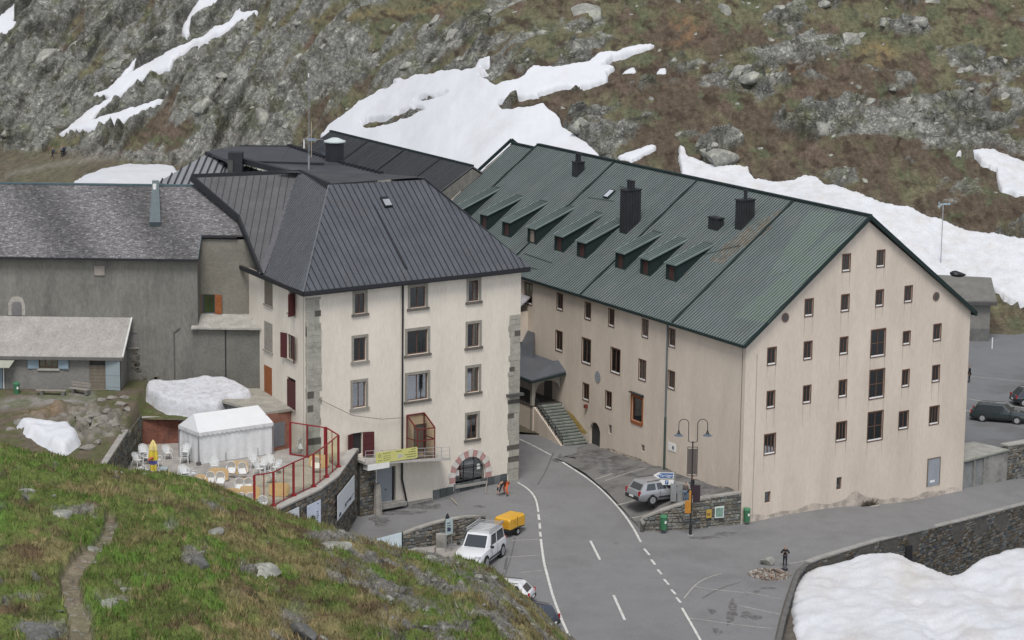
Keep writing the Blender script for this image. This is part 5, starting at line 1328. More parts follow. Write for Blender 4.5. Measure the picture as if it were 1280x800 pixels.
for k in range(nv):
    t0, t1 = math.pi * k / nv + .012, math.pi * (k + 1) / nv - .012; ro_ = ro + (.14 if k % 2 == 0 else 0)
    P_ = [(math.cos(t0) * hw, math.sin(t0) * hw), (math.cos(t1) * hw, math.sin(t1) * hw), (math.cos(t1) * ro_, math.sin(t1) * ro_), (math.cos(t0) * ro_, math.sin(t0) * ro_)]
    MB().prism([wF.P(cu + a, zc_a + b, -.03) for a, b in P_], wF.n * .075).build('arch_stone', M_VW if k % 2 == 0 else M_VR, FB)
for sg in (-1, 1):
    z = zc_a; k = 1
    while z > azb - .2:
        h = .52 if k % 2 else .72; a0 = cu + sg * hw; wdt_ = .62 + (.0 if k % 2 else .1)
        x0 = a0 if sg > 0 else a0 - wdt_
        MB().ob(wF.P(x0, z - h + .02, -.03), dB * wdt_, Z * (h - .02), wF.n * .075).build('arch_stone', M_VR if k % 2 else M_VW, FB); z -= h; k += 1
MB().ob(wF.P(ax0 - .1, azb - .22, -.1), dB * (2 * hw + .2), Z * .22, wF.n * .32).build('shop_sill', M_CONC, FB)
# glazed porch on the front wall
xs0, xs1 = wF.uv(508, 570)[0], wF.uv(540, 570)[0]
bz = 5.0; gx0, gx1, out_, zlow, zhigh = xs0, xs1 - .9, 1.7, 7.85, 8.85
def FP(u, o, z): return wF.P(u, z, o)
gpz = MB()
for u in (gx0, gx1): gpz.bar(FP(u, out_, bz), FP(u, out_, zlow), .10, .10); gpz.bar(FP(u, .05, zhigh), FP(u, out_, zlow), .10, .10); gpz.bar(FP(u, .05, bz), FP(u, .05, zhigh), .1, .1)
for z in (bz + .05, bz + 1.25 + .6, zlow): gpz.bar(FP(gx0, out_, z), FP(gx1, out_, z), .09, .09)
gpz.bar(FP(gx0, .05, zhigh), FP(gx1, .05, zhigh), .09, .09)
for u in (gx0, gx1): gpz.bar(FP(u, .05, bz + 1.85), FP(u, out_, bz + 1.85), .07, .07); gpz.bar(FP(u, .05, bz + .05), FP(u, out_, bz + .05), .07, .07)
gpo = gpz.build('glazed_porch_frame', mat('dark_red_steel', (.13, .02, .02), .5), FB)
GL2 = glass_mat('porch_glass', (.8, .72, .62), .2)
MB().poly([FP(gx0, out_, bz), FP(gx1, out_, bz), FP(gx1, out_, zlow), FP(gx0, out_, zlow)]).build('porch_pane', GL2, gpo)
MB().poly([FP(gx0, out_, zlow), FP(gx1, out_, zlow), FP(gx1, .05, zhigh), FP(gx0, .05, zhigh)]).build('porch_pane', GL2, gpo)
for u in (gx0, gx1): MB().poly([FP(u, .05, bz), FP(u, out_, bz), FP(u, out_, zlow), FP(u, .05, zhigh)]).build('porch_pane', GL2, gpo)
MB().ob(wF.P(gl_[0], gl_[2], -.2), dB * (gl_[1] - gl_[0]), Z * (gl_[3] - gl_[2]), wF.n * .05).build('inner_door', mat('inner_door', (.16, .16, .165), .6), FB)
# walkway to it
wk0 = wF.uv(447, 568)[0] - .4
MB().prism([FP(wk0, .02, 5.55), FP(wk0, 1.9, 5.55), FP(gx1 + 1.6, 1.9, 4.75), FP(gx1 + 1.6, .02, 4.75)], Z * .22).build('walkway_slab', mat('walk_conc', (.42, .40, .37), .85, .15, 1.5, .2, 9), FB)
MB().ob(FP(wk0 + .2, 1.2, 5.0), dB * 2.2, wF.n * .75, Z * .5).build('walkway_bracket', M_WHITE, FB)
wr = MB(); nn = 10
for k in range(nn + 1):
    u = wk0 + (gx1 + 1.5 - wk0) * k / nn; zz = 5.7 - .8 * k / nn; wr.tube([FP(u, 1.85, zz), FP(u, 1.85, zz + 1.05)], .025, 4)
for h in (.35, .7, 1.05): wr.tube([FP(wk0, 1.85, 5.7 + h), FP(gx1 + 1.5, 1.85, 4.9 + h)], .022, 4)
wr.build('walkway_railing', mat('galvanised', (.35, .36, .37), .5), FB)
# roof of the front building
CE_L = FLp - dB * .65 - dA2 * .65 + Z * (FEZ + .1); CE_R = FR + dB * .6 - dA2 * .65 + Z * (FEZ + .1); CE_R.z = CE_L.z = FEZ + .1
EB = FLp + dA2 * 14.6 + wS.n * .65; EB.z = FEZ + .1; EG = EB; EB = min((CE_L.lerp(EG, k / 200) for k in range(201)), key=lambda q: abs(projn(q.x, q.y, q.z)[0] - 327))
H1 = onplane(wF.P(0, 0, -7.5), wF.n, 411, 232); H2 = onplane(wF.P(0, 0, -7.0), wF.n, 531, 233); H2.z = H1.z
VT = atz(375, 221, 28.0); VT.z = H1.z
roof_panels(FB, [CE_L, CE_R, H2, H1], dB, .60, M_SLATER, M_SLATESEAM, .07, .06, sep=True)
# left slope and the side wing slope
roof_panels(FB, [CE_L, H1, VT, EB], dA2, .46, M_LIGHTSHEET if False else M_SLATER, mat('pale_seam', (.12, .125, .135), .35, spec=.6), .09, .08, sep=True)
WT = atz(239, 221, 28.0); WM = atz(299, 271, 24.7)
n4 = (VT - EB).cross(WT - EB).normalized()
WM = onplane(EB, n4, 298, 272)
EBm = EB
roof_panels(FB, [EB, VT, WT, WM], Vector((1, -.05, 0)).normalized(), .62, mat('mauve_sheet_roof', (.085, .085, .090), .5, .15, .7, .15, 6, spec=.4), M_SLATESEAM, .05, .05, sep=True)
for a, b in ((CE_L, CE_R), (CE_L, EG)): MB().bar(a - Z * .12, b - Z * .12, .24, .30).build('gutter', M_BLACK, FB); MB().bar(a - Z * .3, b - Z * .3, .10, .12).build('fascia', M_BLACK, FB)
for a, b in ((EB, WM), (WM, WT)): MB().bar(a - Z * .08, b - Z * .08, .22, .55).build('verge_board', M_BLACK, FB)
for a, b in ((CE_L, H1), (CE_R, H2)): MB().bar(a + Z * .05, b + Z * .05, .14, .08).build('hip_cap', M_SLATESEAM if a is CE_R else mat('hip_pale', (.11, .115, .125), .4), FB)
bt0 = wF.uv(510, 340)[0]
s_top = onplane(CE_L, (CE_R - CE_L).cross(H1 - CE_L).normalized(), 453, 231); s_bot = onplane(CE_L, (CE_R - CE_L).cross(H1 - CE_L).normalized(), 508, 337)
MB().bar(s_top + Z * .05, s_bot + Z * .05, .22, .16).build('expansion_batten', M_BLACK, FB)
MB().bar(VT + Z * .06, EB + Z * .08, .5, .10).build('valley_strip', mat('valley_sheet', (.10, .098, .105), .45), FB)
nF = (CE_R - CE_L).cross(H1 - CE_L).normalized(); nF = nF if nF.z > 0 else -nF
sv = onplane(CE_L, nF, 480, 261); upF = (H1 - CE_L).normalized(); upF = nF.cross(dB).normalized(); upF = upF if upF.z > 0 else -upF
vb = MB(); vb.ob(sv, dB * .8, upF * 1.1, nF * .35); vbo = vb.build('roof_vent', M_BLACK, FB); MB().ob(sv + nF * .352 + dB * .06 + upF * .08, dB * .68, upF * .7, nF * .02).build('vent_lid', mat('vent_lid', (.30, .31, .33), .4), vbo)
# top of the roof: low planes stepping back, black fascia towards us
PT = [VT, H1, H2, atz(481, 217, 28.25), atz(430, 205, 28.7)]
ptop = [p + Z * .12 for p in (H1, H2)]
T1 = [VT + Z * .15, H1 + Z * .15, H2 + Z * .15, atz(481, 217.5, 28.4), atz(345, 215, 28.5)]
MB().poly(T1).build('top_roof', mat('top_sheet', (.055, .058, .062), .6, .2, .6, .15, 5), FB)
MB().bar(WT + Z * .0, VT + Z * .0, .25, .5).build('ridge_fascia', M_BLACK, FB); MB().bar(VT, H1, .25, .55).build('ridge_fascia', M_BLACK, FB)
MB().bar(H1 + Z * .1, H1.lerp(H2, .5) + Z * .1, .12, .12).build('ridge_fascia', M_BLACK, FB)
# right hip slope (seen edge on) and back slope
hp = MB(); BR = FR + dA2 * 15.5 + dB * .6; BR.z = FEZ; H3 = atz(362, 183, 29.3)
hp.poly([CE_R, BR, T1[3], H2]); hp.build('hip_slope', M_SLATER, FB)

# ================================================================== BACK BLOCK (black low roofs, drum chimney)
BB = thing('back_block', 'black-roofed building block behind the front building with a drum chimney', 'building', tuple(atz(330, 240, 10)))
M_TOPB = mat('black_sheet_roof', (.05, .052, .06), .55, .15, .5, .15, 5, spec=.4, stretch=(1, 4, 1))
def pz3(l): return [atz(*q) for q in l]
A1 = pz3([(258, 189, 29.2), (300, 182.5, 29.35), (362, 183, 29.35), (400, 194, 29.0), (430, 205, 28.7), (405, 205.5, 28.7), (312, 203, 28.7), (282, 199, 28.9)])
roofA = MB(); roofA.prism(A1, -Z * .25); roofA.build('upper_roof', M_TOPB, BB)
A2_ = pz3([(300, 201.5, 28.75), (405, 201.5, 28.72), (430, 205, 28.68), (481, 218, 28.3), (470, 222, 28.2), (378, 222, 28.1), (340, 210, 28.4)])
roofA = MB(); roofA.prism([p + Z * .0 for p in A2_], -Z * .2); roofA.build('lower_roof', mat('black_sheet_roof2', (.058, .06, .066), .55, .15, .5, .15, 5, spec=.4, stretch=(1, 4, 1)), BB)
MB().bar(A1[6] + Z * .05, A1[5] + Z * .05, .2, .2).build('roof_step', M_BLACK, BB)
MB().bar(atz(300, 200, 28.9), atz(372, 219, 28.2), .5, .5).build('parapet', M_BLACK, BB)
# hip slope of sheet metal on the left
L0 = [atz(196, 231, 26.8), atz(238, 232, 26.8), atz(272, 232, 26.8), atz(283, 206, 28.15), atz(257, 191, 29.1)]
roof_panels(BB, L0, (L0[1] - L0[0]).normalized(), .62, mat('light_sheet', (.21, .22, .23), .42, .1, 1, .1, 6, spec=.5), M_SLATESEAM, .16, .12)
MB().bar(L0[4], L0[3], .3, .3).build('verge_board', M_BLACK, BB)
roof_panels(BB, pz3([(283, 206, 28.2), (272, 232, 26.8), (345, 232, 27.0), (352, 222, 27.6), (310, 208, 28.2)]), Vector((1, 0, 0)), .5, mat('mid_sheet', (.12, .123, .128), .45, .1, 1, .1, 6), M_SLATESEAM, .12, .1)
# serrated seam ends along the hip
se = MB(); a = A1[2]; path_ = [A1[2], A1[4], atz(481, 217.5, 28.35), T1[3]]
for p, q in zip(path_[:-1], path_[1:]):
    n = int((q - p).length / .55)
    for k in range(n): c = p.lerp(q, k / n); se.cb(c + Z * .08, .22, .5, .26, ax=(q - p))
se.build('seam_end', M_BLACK, BB, kind='stuff')
for a, b in ((A1[1], A1[2]), (A1[2], A1[4])): MB().bar(a, b, .2, .15).build('ridge_cap', M_BLACK, BB)
cpt = atz(296, 216, 27.8); m = MB(); m.box(cpt.x - .75, cpt.x + .55, cpt.y - .4, cpt.y + .8, 26.2, 29.7); ch = m.build('chimney', mat('chimney_black2', (.028, .03, .033), .6, .2, 2, .2, 8), BB)
m = MB(); m.box(cpt.x - .78, cpt.x - .3, cpt.y - .5, cpt.y - .405, 26.2, 29.0); m.build('flue_strip', mat('flue_grey', (.07, .07, .065), .6), ch)
# drum chimney with white lid
dc = atz(418.5, 205, 28.5); rD = .86
MB().tube([dc - Z * .4, dc + Z * 2.05], rD, 24).build('drum', mat('drum_black', (.020, .021, .028), .45, .1, 2, .1, 6), BB, smooth=True)
MB().tube([dc + Z * 2.05, dc + Z * 2.17], rD + .16, 24).build('drum_lid', mat('lid_pale', (.50, .56, .56), .5, .06, 2, .05, 9), BB, smooth=True)
MB().tube([dc + Z * 2.17, dc + Z * 2.45], rD + .10, 24, r2=.30).build('drum_lid', MATS['lid_pale'], BB, smooth=True)
MB().tube([dc + Vector((-rD - .05, -.2, .8)), dc + Vector((-rD - .3, -.2, 1.1)), dc + Vector((-rD - .3, -.2, 1.7)), dc + Vector((-rD - .02, -.2, 1.95))], .06, 6).build('drum_handle', mat('blue_pipe', (.07, .09, .14), .5), BB)
# walls under all this
bw = MB(); bw.box(-30, -10, 229, 246, 2, 25.2); bw.build('block_wall', M_GREY, BB)

# ================================================================== BACK WING (long black roof behind)
WG_ = thing('back_wing', 'long wing with a dark corrugated metal roof between the drum chimney and the green roof', 'building', tuple(atz(500, 200, 8)))
pE = onplane(wE.P(0, 0, 0), wE.n, 590, 207.5); WRZ = pE.z
r1 = atz(413, 164, WRZ); r2 = atz(590, 207.5, WRZ)
dW = (r2 - r1).normalized(); r2 = r2 + dW * .2
sdv = Vector((-dW.y, dW.x, 0)); sdv = sdv if sdv.y < 0 else -sdv
dn = (sdv * 11 - Z * 7.0)
q0, q1_ = r1, r2
Lw = (r2 - r1).length; cutw = [0, Lw * .30, Lw * .555, Lw * .8, Lw]
for a, b in zip(cutw[:-1], cutw[1:]):
    pa, pb = r1 + dW * a, r1 + dW * b
    roof_panels(WG_, [pa, pb, pb + dn, pa + dn], dW, .36, mat('wing_sheet', (.125, .13, .135), .45, .12, .6, .12, 6, spec=.45), M_SLATESEAM, .08, .07, name='roof_section')
    if b < Lw - 1: MB().bar(pb + Z * .08, pb + dn + Z * .08, .22, .18).build('expansion_batten', M_BLACK, WG_)
roof_panels(WG_, [r1, r2, r2 - sdv * 11 - Z * 7, r1 - sdv * 11 - Z * 7], dW, .4, MATS['wing_sheet'], M_SLATESEAM, .06, .06, name='roof_section')
MB().bar(r1 + Z * .06, r2 + Z * .06, .3, .18).build('ridge_cap', M_GREENTRIM, WG_)
w_ = MB(); w_.prism([r1 + dn + Z * -.3, r1 - Z * .3, r1 - sdv * 11 - Z * 7.3, Vector((*(r1 - sdv * 11).xy, 2)), Vector((*(r1 + dn).xy, 2))], dW * Lw); w_.build('wing_wall', M_GREY, WG_)

# ================================================================== GREY BUILDING WITH SLATE ROOF
GB = thing('grey_building', 'weathered grey rendered building with an old slate shingle roof on the left', 'building', (-33, 214.7, 10.7))
y0w = 214.7; xr = -24.55; 
xl = -60
wGm = Wall(Vector((xl, y0w, 0)), Vector((1, 0, 0)))
xe = aty(243, 400, y0w).x; L1 = xe - xl
ez1 = aty(120, 324.5, y0w).z; 
def gh(a, b, c, d): return wGm.rect(a, b, c, d)
gv = gh(118, 332, 131, 344); gn = gh(12, 374, 30, 394); gx_ = gh(161, 416, 171.5, 434)
wall_mesh(wGm, [(0, 6), (L1, 6), (L1, ez1 + .3), (0, ez1 + .3)], [gx_]).build('main_wall', M_GREY, GB)
MB().ob(wGm.P(gx_[0] - .05, gx_[2], -.12), wGm.d * (gx_[1] - gx_[0] + .1), Z * (gx_[3] - gx_[2]), wGm.n * .05).build('blocked_window', mat('grey_board', (.20, .19, .185), .8, .15, 2, .1, 9), GB)
MB().ob(wGm.P(gx_[0] - .12, gx_[2] - .14, 0), wGm.d * (gx_[1] - gx_[0] + .24), Z * .14, wGm.n * .12).build('sill', M_STONES, GB)
MB().ob(wGm.P(gv[0], gv[2], 0), wGm.d * (gv[1] - gv[0]), Z * (gv[3] - gv[2]), wGm.n * .12).build('wall_vent', mat('vent_beige', (.27, .24, .21), .8), GB)
nc_ = wGm.P((gn[0] + gn[1]) / 2, gn[2], 0)
MB().prism([nc_ + Vector((a, 0, b)) for a, b in ((-.75, 0), (.75, 0), (.75, 1.0), (.5, 1.55), (0, 1.75), (-.5, 1.55), (-.75, 1.0))], Vector((0, -.04, 0))).build('niche_surround', mat('pale_patch', (.33, .31, .28), .95, .2, 2, .2, 8), GB)
MB().prism([nc_ + Vector((a, -.04, b)) for a, b in ((-.45, 0), (.45, 0), (.45, .95), (.3, 1.2), (-.3, 1.2), (-.45, .95))], Vector((0, -.02, 0))).build('niche_shutter', mat('niche_board', (.16, .155, .155), .85), GB)
# recessed right part, lower projection with pale cap
x1w = aty(243, 400, y0w).x; x2w = aty(327, 440, y0w + 2.2).x
wGr = Wall(Vector((x1w, y0w + 2.3, 0)), Vector((1, 0, 0)))
wn = wGr.rect(252.5, 368, 269, 392)
wall_mesh(wGr, [(0, 14), (6.4, 14), (6.4, 23.2), (0, 23.2)], [wn]).build('recessed_wall', mat('grey_render_brown', (.205, .195, .165), .95, .12, .6, .12, 5, bump=.6, bscale=9), GB)
MB().poly([wGr.P(a, b, -.4) for a, b in ((0, 14), (6, 14), (6, 22), (0, 22))]).build('dark_room_sheet', M_DARK, GB)
f = window(GB, wGr, wn, dict(wood=1, mat=mat('blue_grey_frame', (.10, .12, .14), .6), nu=1), 0, 170)
shutter(f, wGr, wn[0], wn[2], wn[3], .55, 12, -1, mat('brown_shutter', (.16, .085, .045), .7, .2, 3, .2, 15)); shutter(f, wGr, wn[1], wn[2], wn[3], .62, 12, 1, M_ORWOOD)
wl_ = MB(); wl_.ob(Vector((x1w, y0w, 6)), Vector((0, 2.35, 0)), Vector((.3, 0, 0)), Z * (ez1 - 6)); wl_.build('return_wall', M_GREY, GB)
zc1 = aty(283, 412, y0w - .35).z
MB().ob(Vector((x1w + .0, y0w + .02, 6)), Vector((5.75, 0, 0)), Vector((0, 2.2, 0)), Z * (zc1 - 6)).build('projecting_wall', mat('grey_render_low', (.155, .152, .135), .95, .15, .6, .15, 5, bump=.7, bscale=8), GB)
MB().prism([Vector((x1w - .25, y0w - .4, zc1)), Vector((x1w + 6.0, y0w - .4, zc1 + .0)), Vector((x1w + 5.2, y0w + 2.3, zc1 + .75)), Vector((x1w - .05, y0w + 2.3, zc1 + .75))], Z * .16).build('cap_slab', mat('cap_slab', (.33, .32, .29), .85, .2, 1.2, .2, 7), GB)
for px in (282,): 
    u = aty(px, 440, y0w).x; MB().tube([Vector((u, y0w - .04, zc1)), Vector((u, y0w - .04, 9.5))], .045, 6).build('cable', M_BLACK, GB)
u = aty(218, 440, y0w).x; MB().tube([Vector((u + .5, y0w - .05, 15.6)), Vector((u, y0w - .05, 15.2)), Vector((u, y0w - .05, 10.4))], .06, 6).build('conduit', mat('conduit', (.11, .105, .095), .8), GB)
rs_ = random.Random(77)
for k in range(26):        # rough stones showing where the render has fallen
    px, py = rs_.choice([(rs_.uniform(166, 174), rs_.uniform(438, 462)), (rs_.uniform(160, 204), rs_.uniform(466, 482))])
    p = aty(px, py, y0w - .02); s_ = rs_.uniform(.18, .34)
    MB().cb(p, s_ * 1.3, .12, s_ * .8).build('exposed_stone', mat('exposed_stone', (.15, .135, .115), .95, .3, 3, .2, 9), GB)
# slate roof: rows of real slates
ye = y0w - .5; zr_ = aty(120, 231, 223).z; ze = aty(120, 323, ye).z
ztop = zr_
M_SLATE = mat('slate', (1, 1, 1), .8, .15, 6, .15, 20, attr='Col', spec=.3)
up_r = Vector((0, 223 - ye, ztop - ze)); Lr = up_r.length; up_r.normalize(); nr = Vector((1, 0, 0)).cross(up_r)
xr_e = aty(247, 324, ye).x
_l1 = onplane(Vector((0, ye, ze)), nr, 243, 233); _l2 = onplane(Vector((0, ye, ze)), nr, 297, 270); _l3 = onplane(Vector((0, ye, ze)), nr, 307, 296)
_lv = [((p - Vector((0, ye, ze))).dot(up_r), p.x) for p in (_l3, _l2, _l1)]
def xlim(v): return float(np.interp(v, [a for a, b in _lv], [b for a, b in _lv])) if v > vcut * .93 else xr_e
vcut = 3.45
def slate_face(x0, x1, va, vb, name, seed):
    r = np.random.default_rng(seed); mb = MB(); cc = []
    row = 0; v = va
    while v < vb:
        x = x0 - (.2 if row % 2 else 0)
        while x < x1:
            w_ = .20 + r.random() * .10; xa, xb = max(x, x0), min(x + w_ - .02, xlim(v))
            if xb - xa > .05:
                j = r.random() * .02; base = Vector((0, ye, ze)) + up_r * v
                p = Vector((xa, base.y, base.z)) + nr * (.05 + j)
                h_ = .2
                mb.add([p, p + Vector((xb - xa, 0, 0)), p + Vector((xb - xa, 0, 0)) + up_r * h_ - nr * .04, p + up_r * h_ - nr * .04, p - nr * .05, p + Vector((xb - xa, 0, 0)) - nr * .05], [(0, 1, 2, 3), (4, 5, 1, 0)])
                g = r.choice([.13, .16, .18, .22, .27], p=[.2, .3, .28, .15, .07]); g *= (.75 + .3 * r.random()); g *= 1.0 + .25 * math.sin(x * .7 + v * .4) 
                cc += [(g * 1.0, g * .975, g * .99)] * 2
            x += w_
        v += .15; row += 1
    o = mb.build(name, M_SLATE, GB, cols=cc, kind='stuff'); return o
slate_face(-60, xr_e, 0, Lr - .02, 'slate', 1)
vcut = 3.45
slate_face(xr_e, -23.6, vcut * .93, Lr - .02, 'slate', 2)
MB().add([Vector((xl, ye, ze)), Vector((xr_e, ye, ze)), Vector((xr_e, 223, ztop)), Vector((xl, 223, ztop))], [(0, 1, 2, 3)]).build('roof_boarding', mat('boarding', (.06, .055, .055), .9), GB)
MB().add([Vector((xr_e, ye, ze)) + up_r * vcut * .93, _l3, _l2, _l1, Vector((xr_e, 223, ztop))], [(0, 1, 2, 3, 4, 5)]).build('roof_boarding', MATS['boarding'], GB)
MB().add([Vector((xl, 231, ze - 1)), Vector((-22, 231, ze - 1)), Vector((-22, 223, ztop)), Vector((xl, 223, ztop))], [(0, 1, 2, 3)]).build('rear_roof', M_SLATER, GB)
MB().bar(Vector((xl, 223, ztop + .05)), Vector((-29.0, 223, ztop + .05)), .4, .14).build('ridge_cap', mat('teal_ridge', (.07, .11, .125), .5), GB)
MB().bar(Vector((xl, ye - .12, ze - .06)), Vector((xr_e + .05, ye - .12, ze - .06)), .18, .16).build('gutter', M_BLACK, GB)
MB().bar(Vector((xr_e, ye, ze)), Vector((xr_e, ye, ze)) + up_r * vcut * .95, .08, .16).build('verge_board', M_COPPER, GB)
p_ = Vector((xr_e, ye, ze)) + up_r * vcut * .93
MB().bar(p_ - Z * .05 - Vector((0, .1, 0)), Vector((-24.4, p_.y - .1, p_.z - .05)), .16, .18).build('gutter', M_BLACK, GB)
# sheet chimney chase on the slates
pc = onplane(Vector((0, ye, ze)), nr, 194.5, 284); pt_ = onplane(Vector((0, ye, ze)), nr, 195, 233)
m = MB(); m.prism([pc + Vector((-.5, 0, 0)), pc + Vector((.48, 0, 0)), pt_ + Vector((.3, 0, .1)), pt_ + Vector((-.3, 0, .1))], nr * .45 + Z * .1); m.build('roof_chase', M_COPPER, GB)
p_ = onplane(Vector((0, ye, ze)), nr, 193.5, 245); m = MB(); m.tube([p_ + Z * .2, p_ + Z * 1.1], .17, 8); m.build('roof_vent', M_WHITE, GB)
wb = MB(); wb.box(xl, -23.6, y0w + 2.6, 230.8, 5, ze + .2); wb.build('rear_mass', M_GREY, GB)
wb = MB(); wb.prism([Vector((xl, y0w + .3, ze)), Vector((xl, 223, ztop - .15)), Vector((xl, 230.8, ze - .9))], Vector((x1w - xl - .1, 0, 0))); wb.build('loft_mass', M_GREY, GB)

# ================================================================== SHED in front of the grey wall
SD = thing('grey_shed', 'low grey shed with a pale sloping roof and light blue shutters against the grey building', 'shed', (-38, 211, 10.9))
ys = 210.9; xsR = aty(151, 470, ys).x
wSd = Wall(Vector((xl, ys, 0)), Vector((1, 0, 0)))
zwT = aty(70, 446, ys).z
sw = wSd.rect(48.5, 449, 73, 460); sdr = wSd.rect(112, 449.5, 132, 492); sdr = (sdr[0], sdr[1], 10.8, sdr[3])
Ls = xsR - xl
wall_mesh(wSd, [(0, 8), (Ls, 8), (Ls, zwT), (0, zwT)], [sw, sdr]).build('shed_wall', M_GREY2, SD)
MB().ob(Vector((xsR, ys, 8)), Vector((.0, y0w - ys - .02, 0)), Vector((-.25, 0, 0)), Z * (zwT - 8)).build('shed_end_wall', M_GREY2, SD)
zt1 = aty(80, 396, y0w - .05).z
eR = [Vector((xl, ys - .45, zwT + .0)), Vector((xsR + .25, ys - .45, zwT)), Vector((xsR + .45, y0w - .03, zt1 - .12)), Vector((xl, y0w - .03, zt1 - .12))]
MB().prism(eR, Z * .12).build('shed_roof', mat('pale_shed_roof', (.30, .285, .265), .85, .16, .6, .18, 5, tint=(.27, .25, .23), tintscale=.5, tintamt=.6, stretch=(1.2, .7, 1)), SD)
MB().bar(eR[0] - Z * .05, eR[1] - Z * .05, .12, .26).build('fascia', mat('grey_fascia', (.13, .125, .12), .8), SD)
MB().bar(eR[1] + Z * .08, eR[2] + Z * .08, .14, .2).build('verge_board', mat('white_verge', (.50, .50, .48), .7), SD)
MB().poly([wSd.P(a, b, -.5) for a, b in ((0, 8), (Ls - .3, 8), (Ls - .3, zwT), (0, zwT))]).build('dark_room_sheet', M_DARK, SD)
f = window(SD, wSd, sw, dict(wood=1, mat=M_WOODF, nu=3, d=-.08), 0, 180)
M_BLUESH = mat('light_blue_shutter', (.24, .31, .36), .6, .08, 2, .08, 9)
shutter(f, wSd, sw[0], sw[2] - .05, sw[3] + .05, .95, 4, -1, M_BLUESH); shutter(f, wSd, sw[1], sw[2] - .05, sw[3] + .05, .9, 6, 1, M_BLUESH)
MB().ob(wSd.P(sw[0] - .1, sw[2] - .2, 0), wSd.d * (sw[1] - sw[0] + .2), Z * .15, wSd.n * .14).build('sill', mat('pale_sill', (.36, .34, .31), .8), f)
db = MB(); db.ob(wSd.P(sdr[0], sdr[2], -.12), wSd.d * (sdr[1] - sdr[0]), Z * (sdr[3] - sdr[2] - .75), wSd.n * .06); dbo = db.build('shed_door', M_GREYWOOD, SD)
k0 = sdr[2]
for k in range(7): MB().ob(wSd.P(sdr[0] + .03, k0 + k * .31, -.06), wSd.d * (sdr[1] - sdr[0] - .06), Z * .285, wSd.n * .025).build('door_board', M_GREYWOOD, dbo)
MB().ob(wSd.P(sdr[0], sdr[3] - .72, -.1), wSd.d * (sdr[1] - sdr[0]), Z * .08, wSd.n * .05).build('transom', M_STONES, dbo)
dl = shutter(SD, wSd, sdr[1] + .02, sdr[2], sdr[3] + .1, 1.35, 14, 1, mat('blue_door_leaf', (.255, .30, .315), .6, .05, 1, .05, 9), name='open_door_leaf')
# canopy at the left edge
cz = aty(10, 446, ys).z
cp = [wSd.P(0, cz, .05), wSd.P(aty(21.5, 446, ys).x - xl, cz, .05), wSd.P(aty(15, 460, ys).x - xl, cz - .75, 1.2), wSd.P(0, cz - .75, 1.2)]
MB().prism(cp, Z * .05).build('canopy', mat('canopy_sheet', (.30, .31, .26), .6, .1, 2, .1, 8), SD)
u = aty(4.5, 475, ys).x - xl; MB().ob(wSd.P(u, 10.8, .1), wSd.d * .08, wSd.n * .08, Z * 2.6).build('canopy_post', M_WHITE, SD)
MB().ob(wSd.P(u - 1.4, 10.8, .02), wSd.d * 1.3, wSd.n * .05, Z * 2.3).build('side_door', M_BLUESH, SD)

# ================================================================== SMALL GREY BUILDING on the upper car park
SG = thing('small_grey_building', 'small flat-roofed grey building at the back of the upper car park', 'building', tuple(atz(1215, 424, 2.5)))
b0 = atz(1236, 428, 2.5); dS = Vector((-1, .02, 0)).normalized()
nS = Vector((dS.y, -dS.x, 0)); nS = nS if nS.y < 0 else -nS
zt_g = 2.5 + (428 - 377) / FPX * b0.y * 1.02
MB().ob(b0 - Z * 1, dS * 12, -nS * 5, Z * (zt_g - 1.5)).build('wall', M_GREY2, SG)
zr2 = zt_g + 0.2
MB().prism([b0 + nS * .6 - dS * .6 + Z * (zt_g - 2.5), b0 + nS * .6 + dS * 12.5 + Z * (zt_g - 2.5), b0 - nS * 5.5 + dS * 12.5 + Z * (zt_g - 2.5 + 2.2), b0 - nS * 5.5 - dS * .9 + Z * (zt_g - 2.5 + 1.7)], Z * .25).build('roof', mat('concrete_roof', (.15, .148, .135), .9, .15, .8, .15, 6, tint=(.16, .16, .155), tintscale=.4, tintamt=.6), SG)
MB().bar(b0 + nS * .62 - dS * .6 + Z * (zt_g - 2.6), b0 + nS * .62 + dS * 12.5 + Z * (zt_g - 2.6), .12, .35).build('gutter', mat('dark_gutter', (.07, .07, .07), .7), SG)
MB().ob(b0 + dS * 0 + nS * .02 - Z * .1, dS * 12, nS * .03, Z * 1.7).build('damp_band', mat('damp_band', (.13, .13, .125), .9, .2, 1, .2, 5), SG)
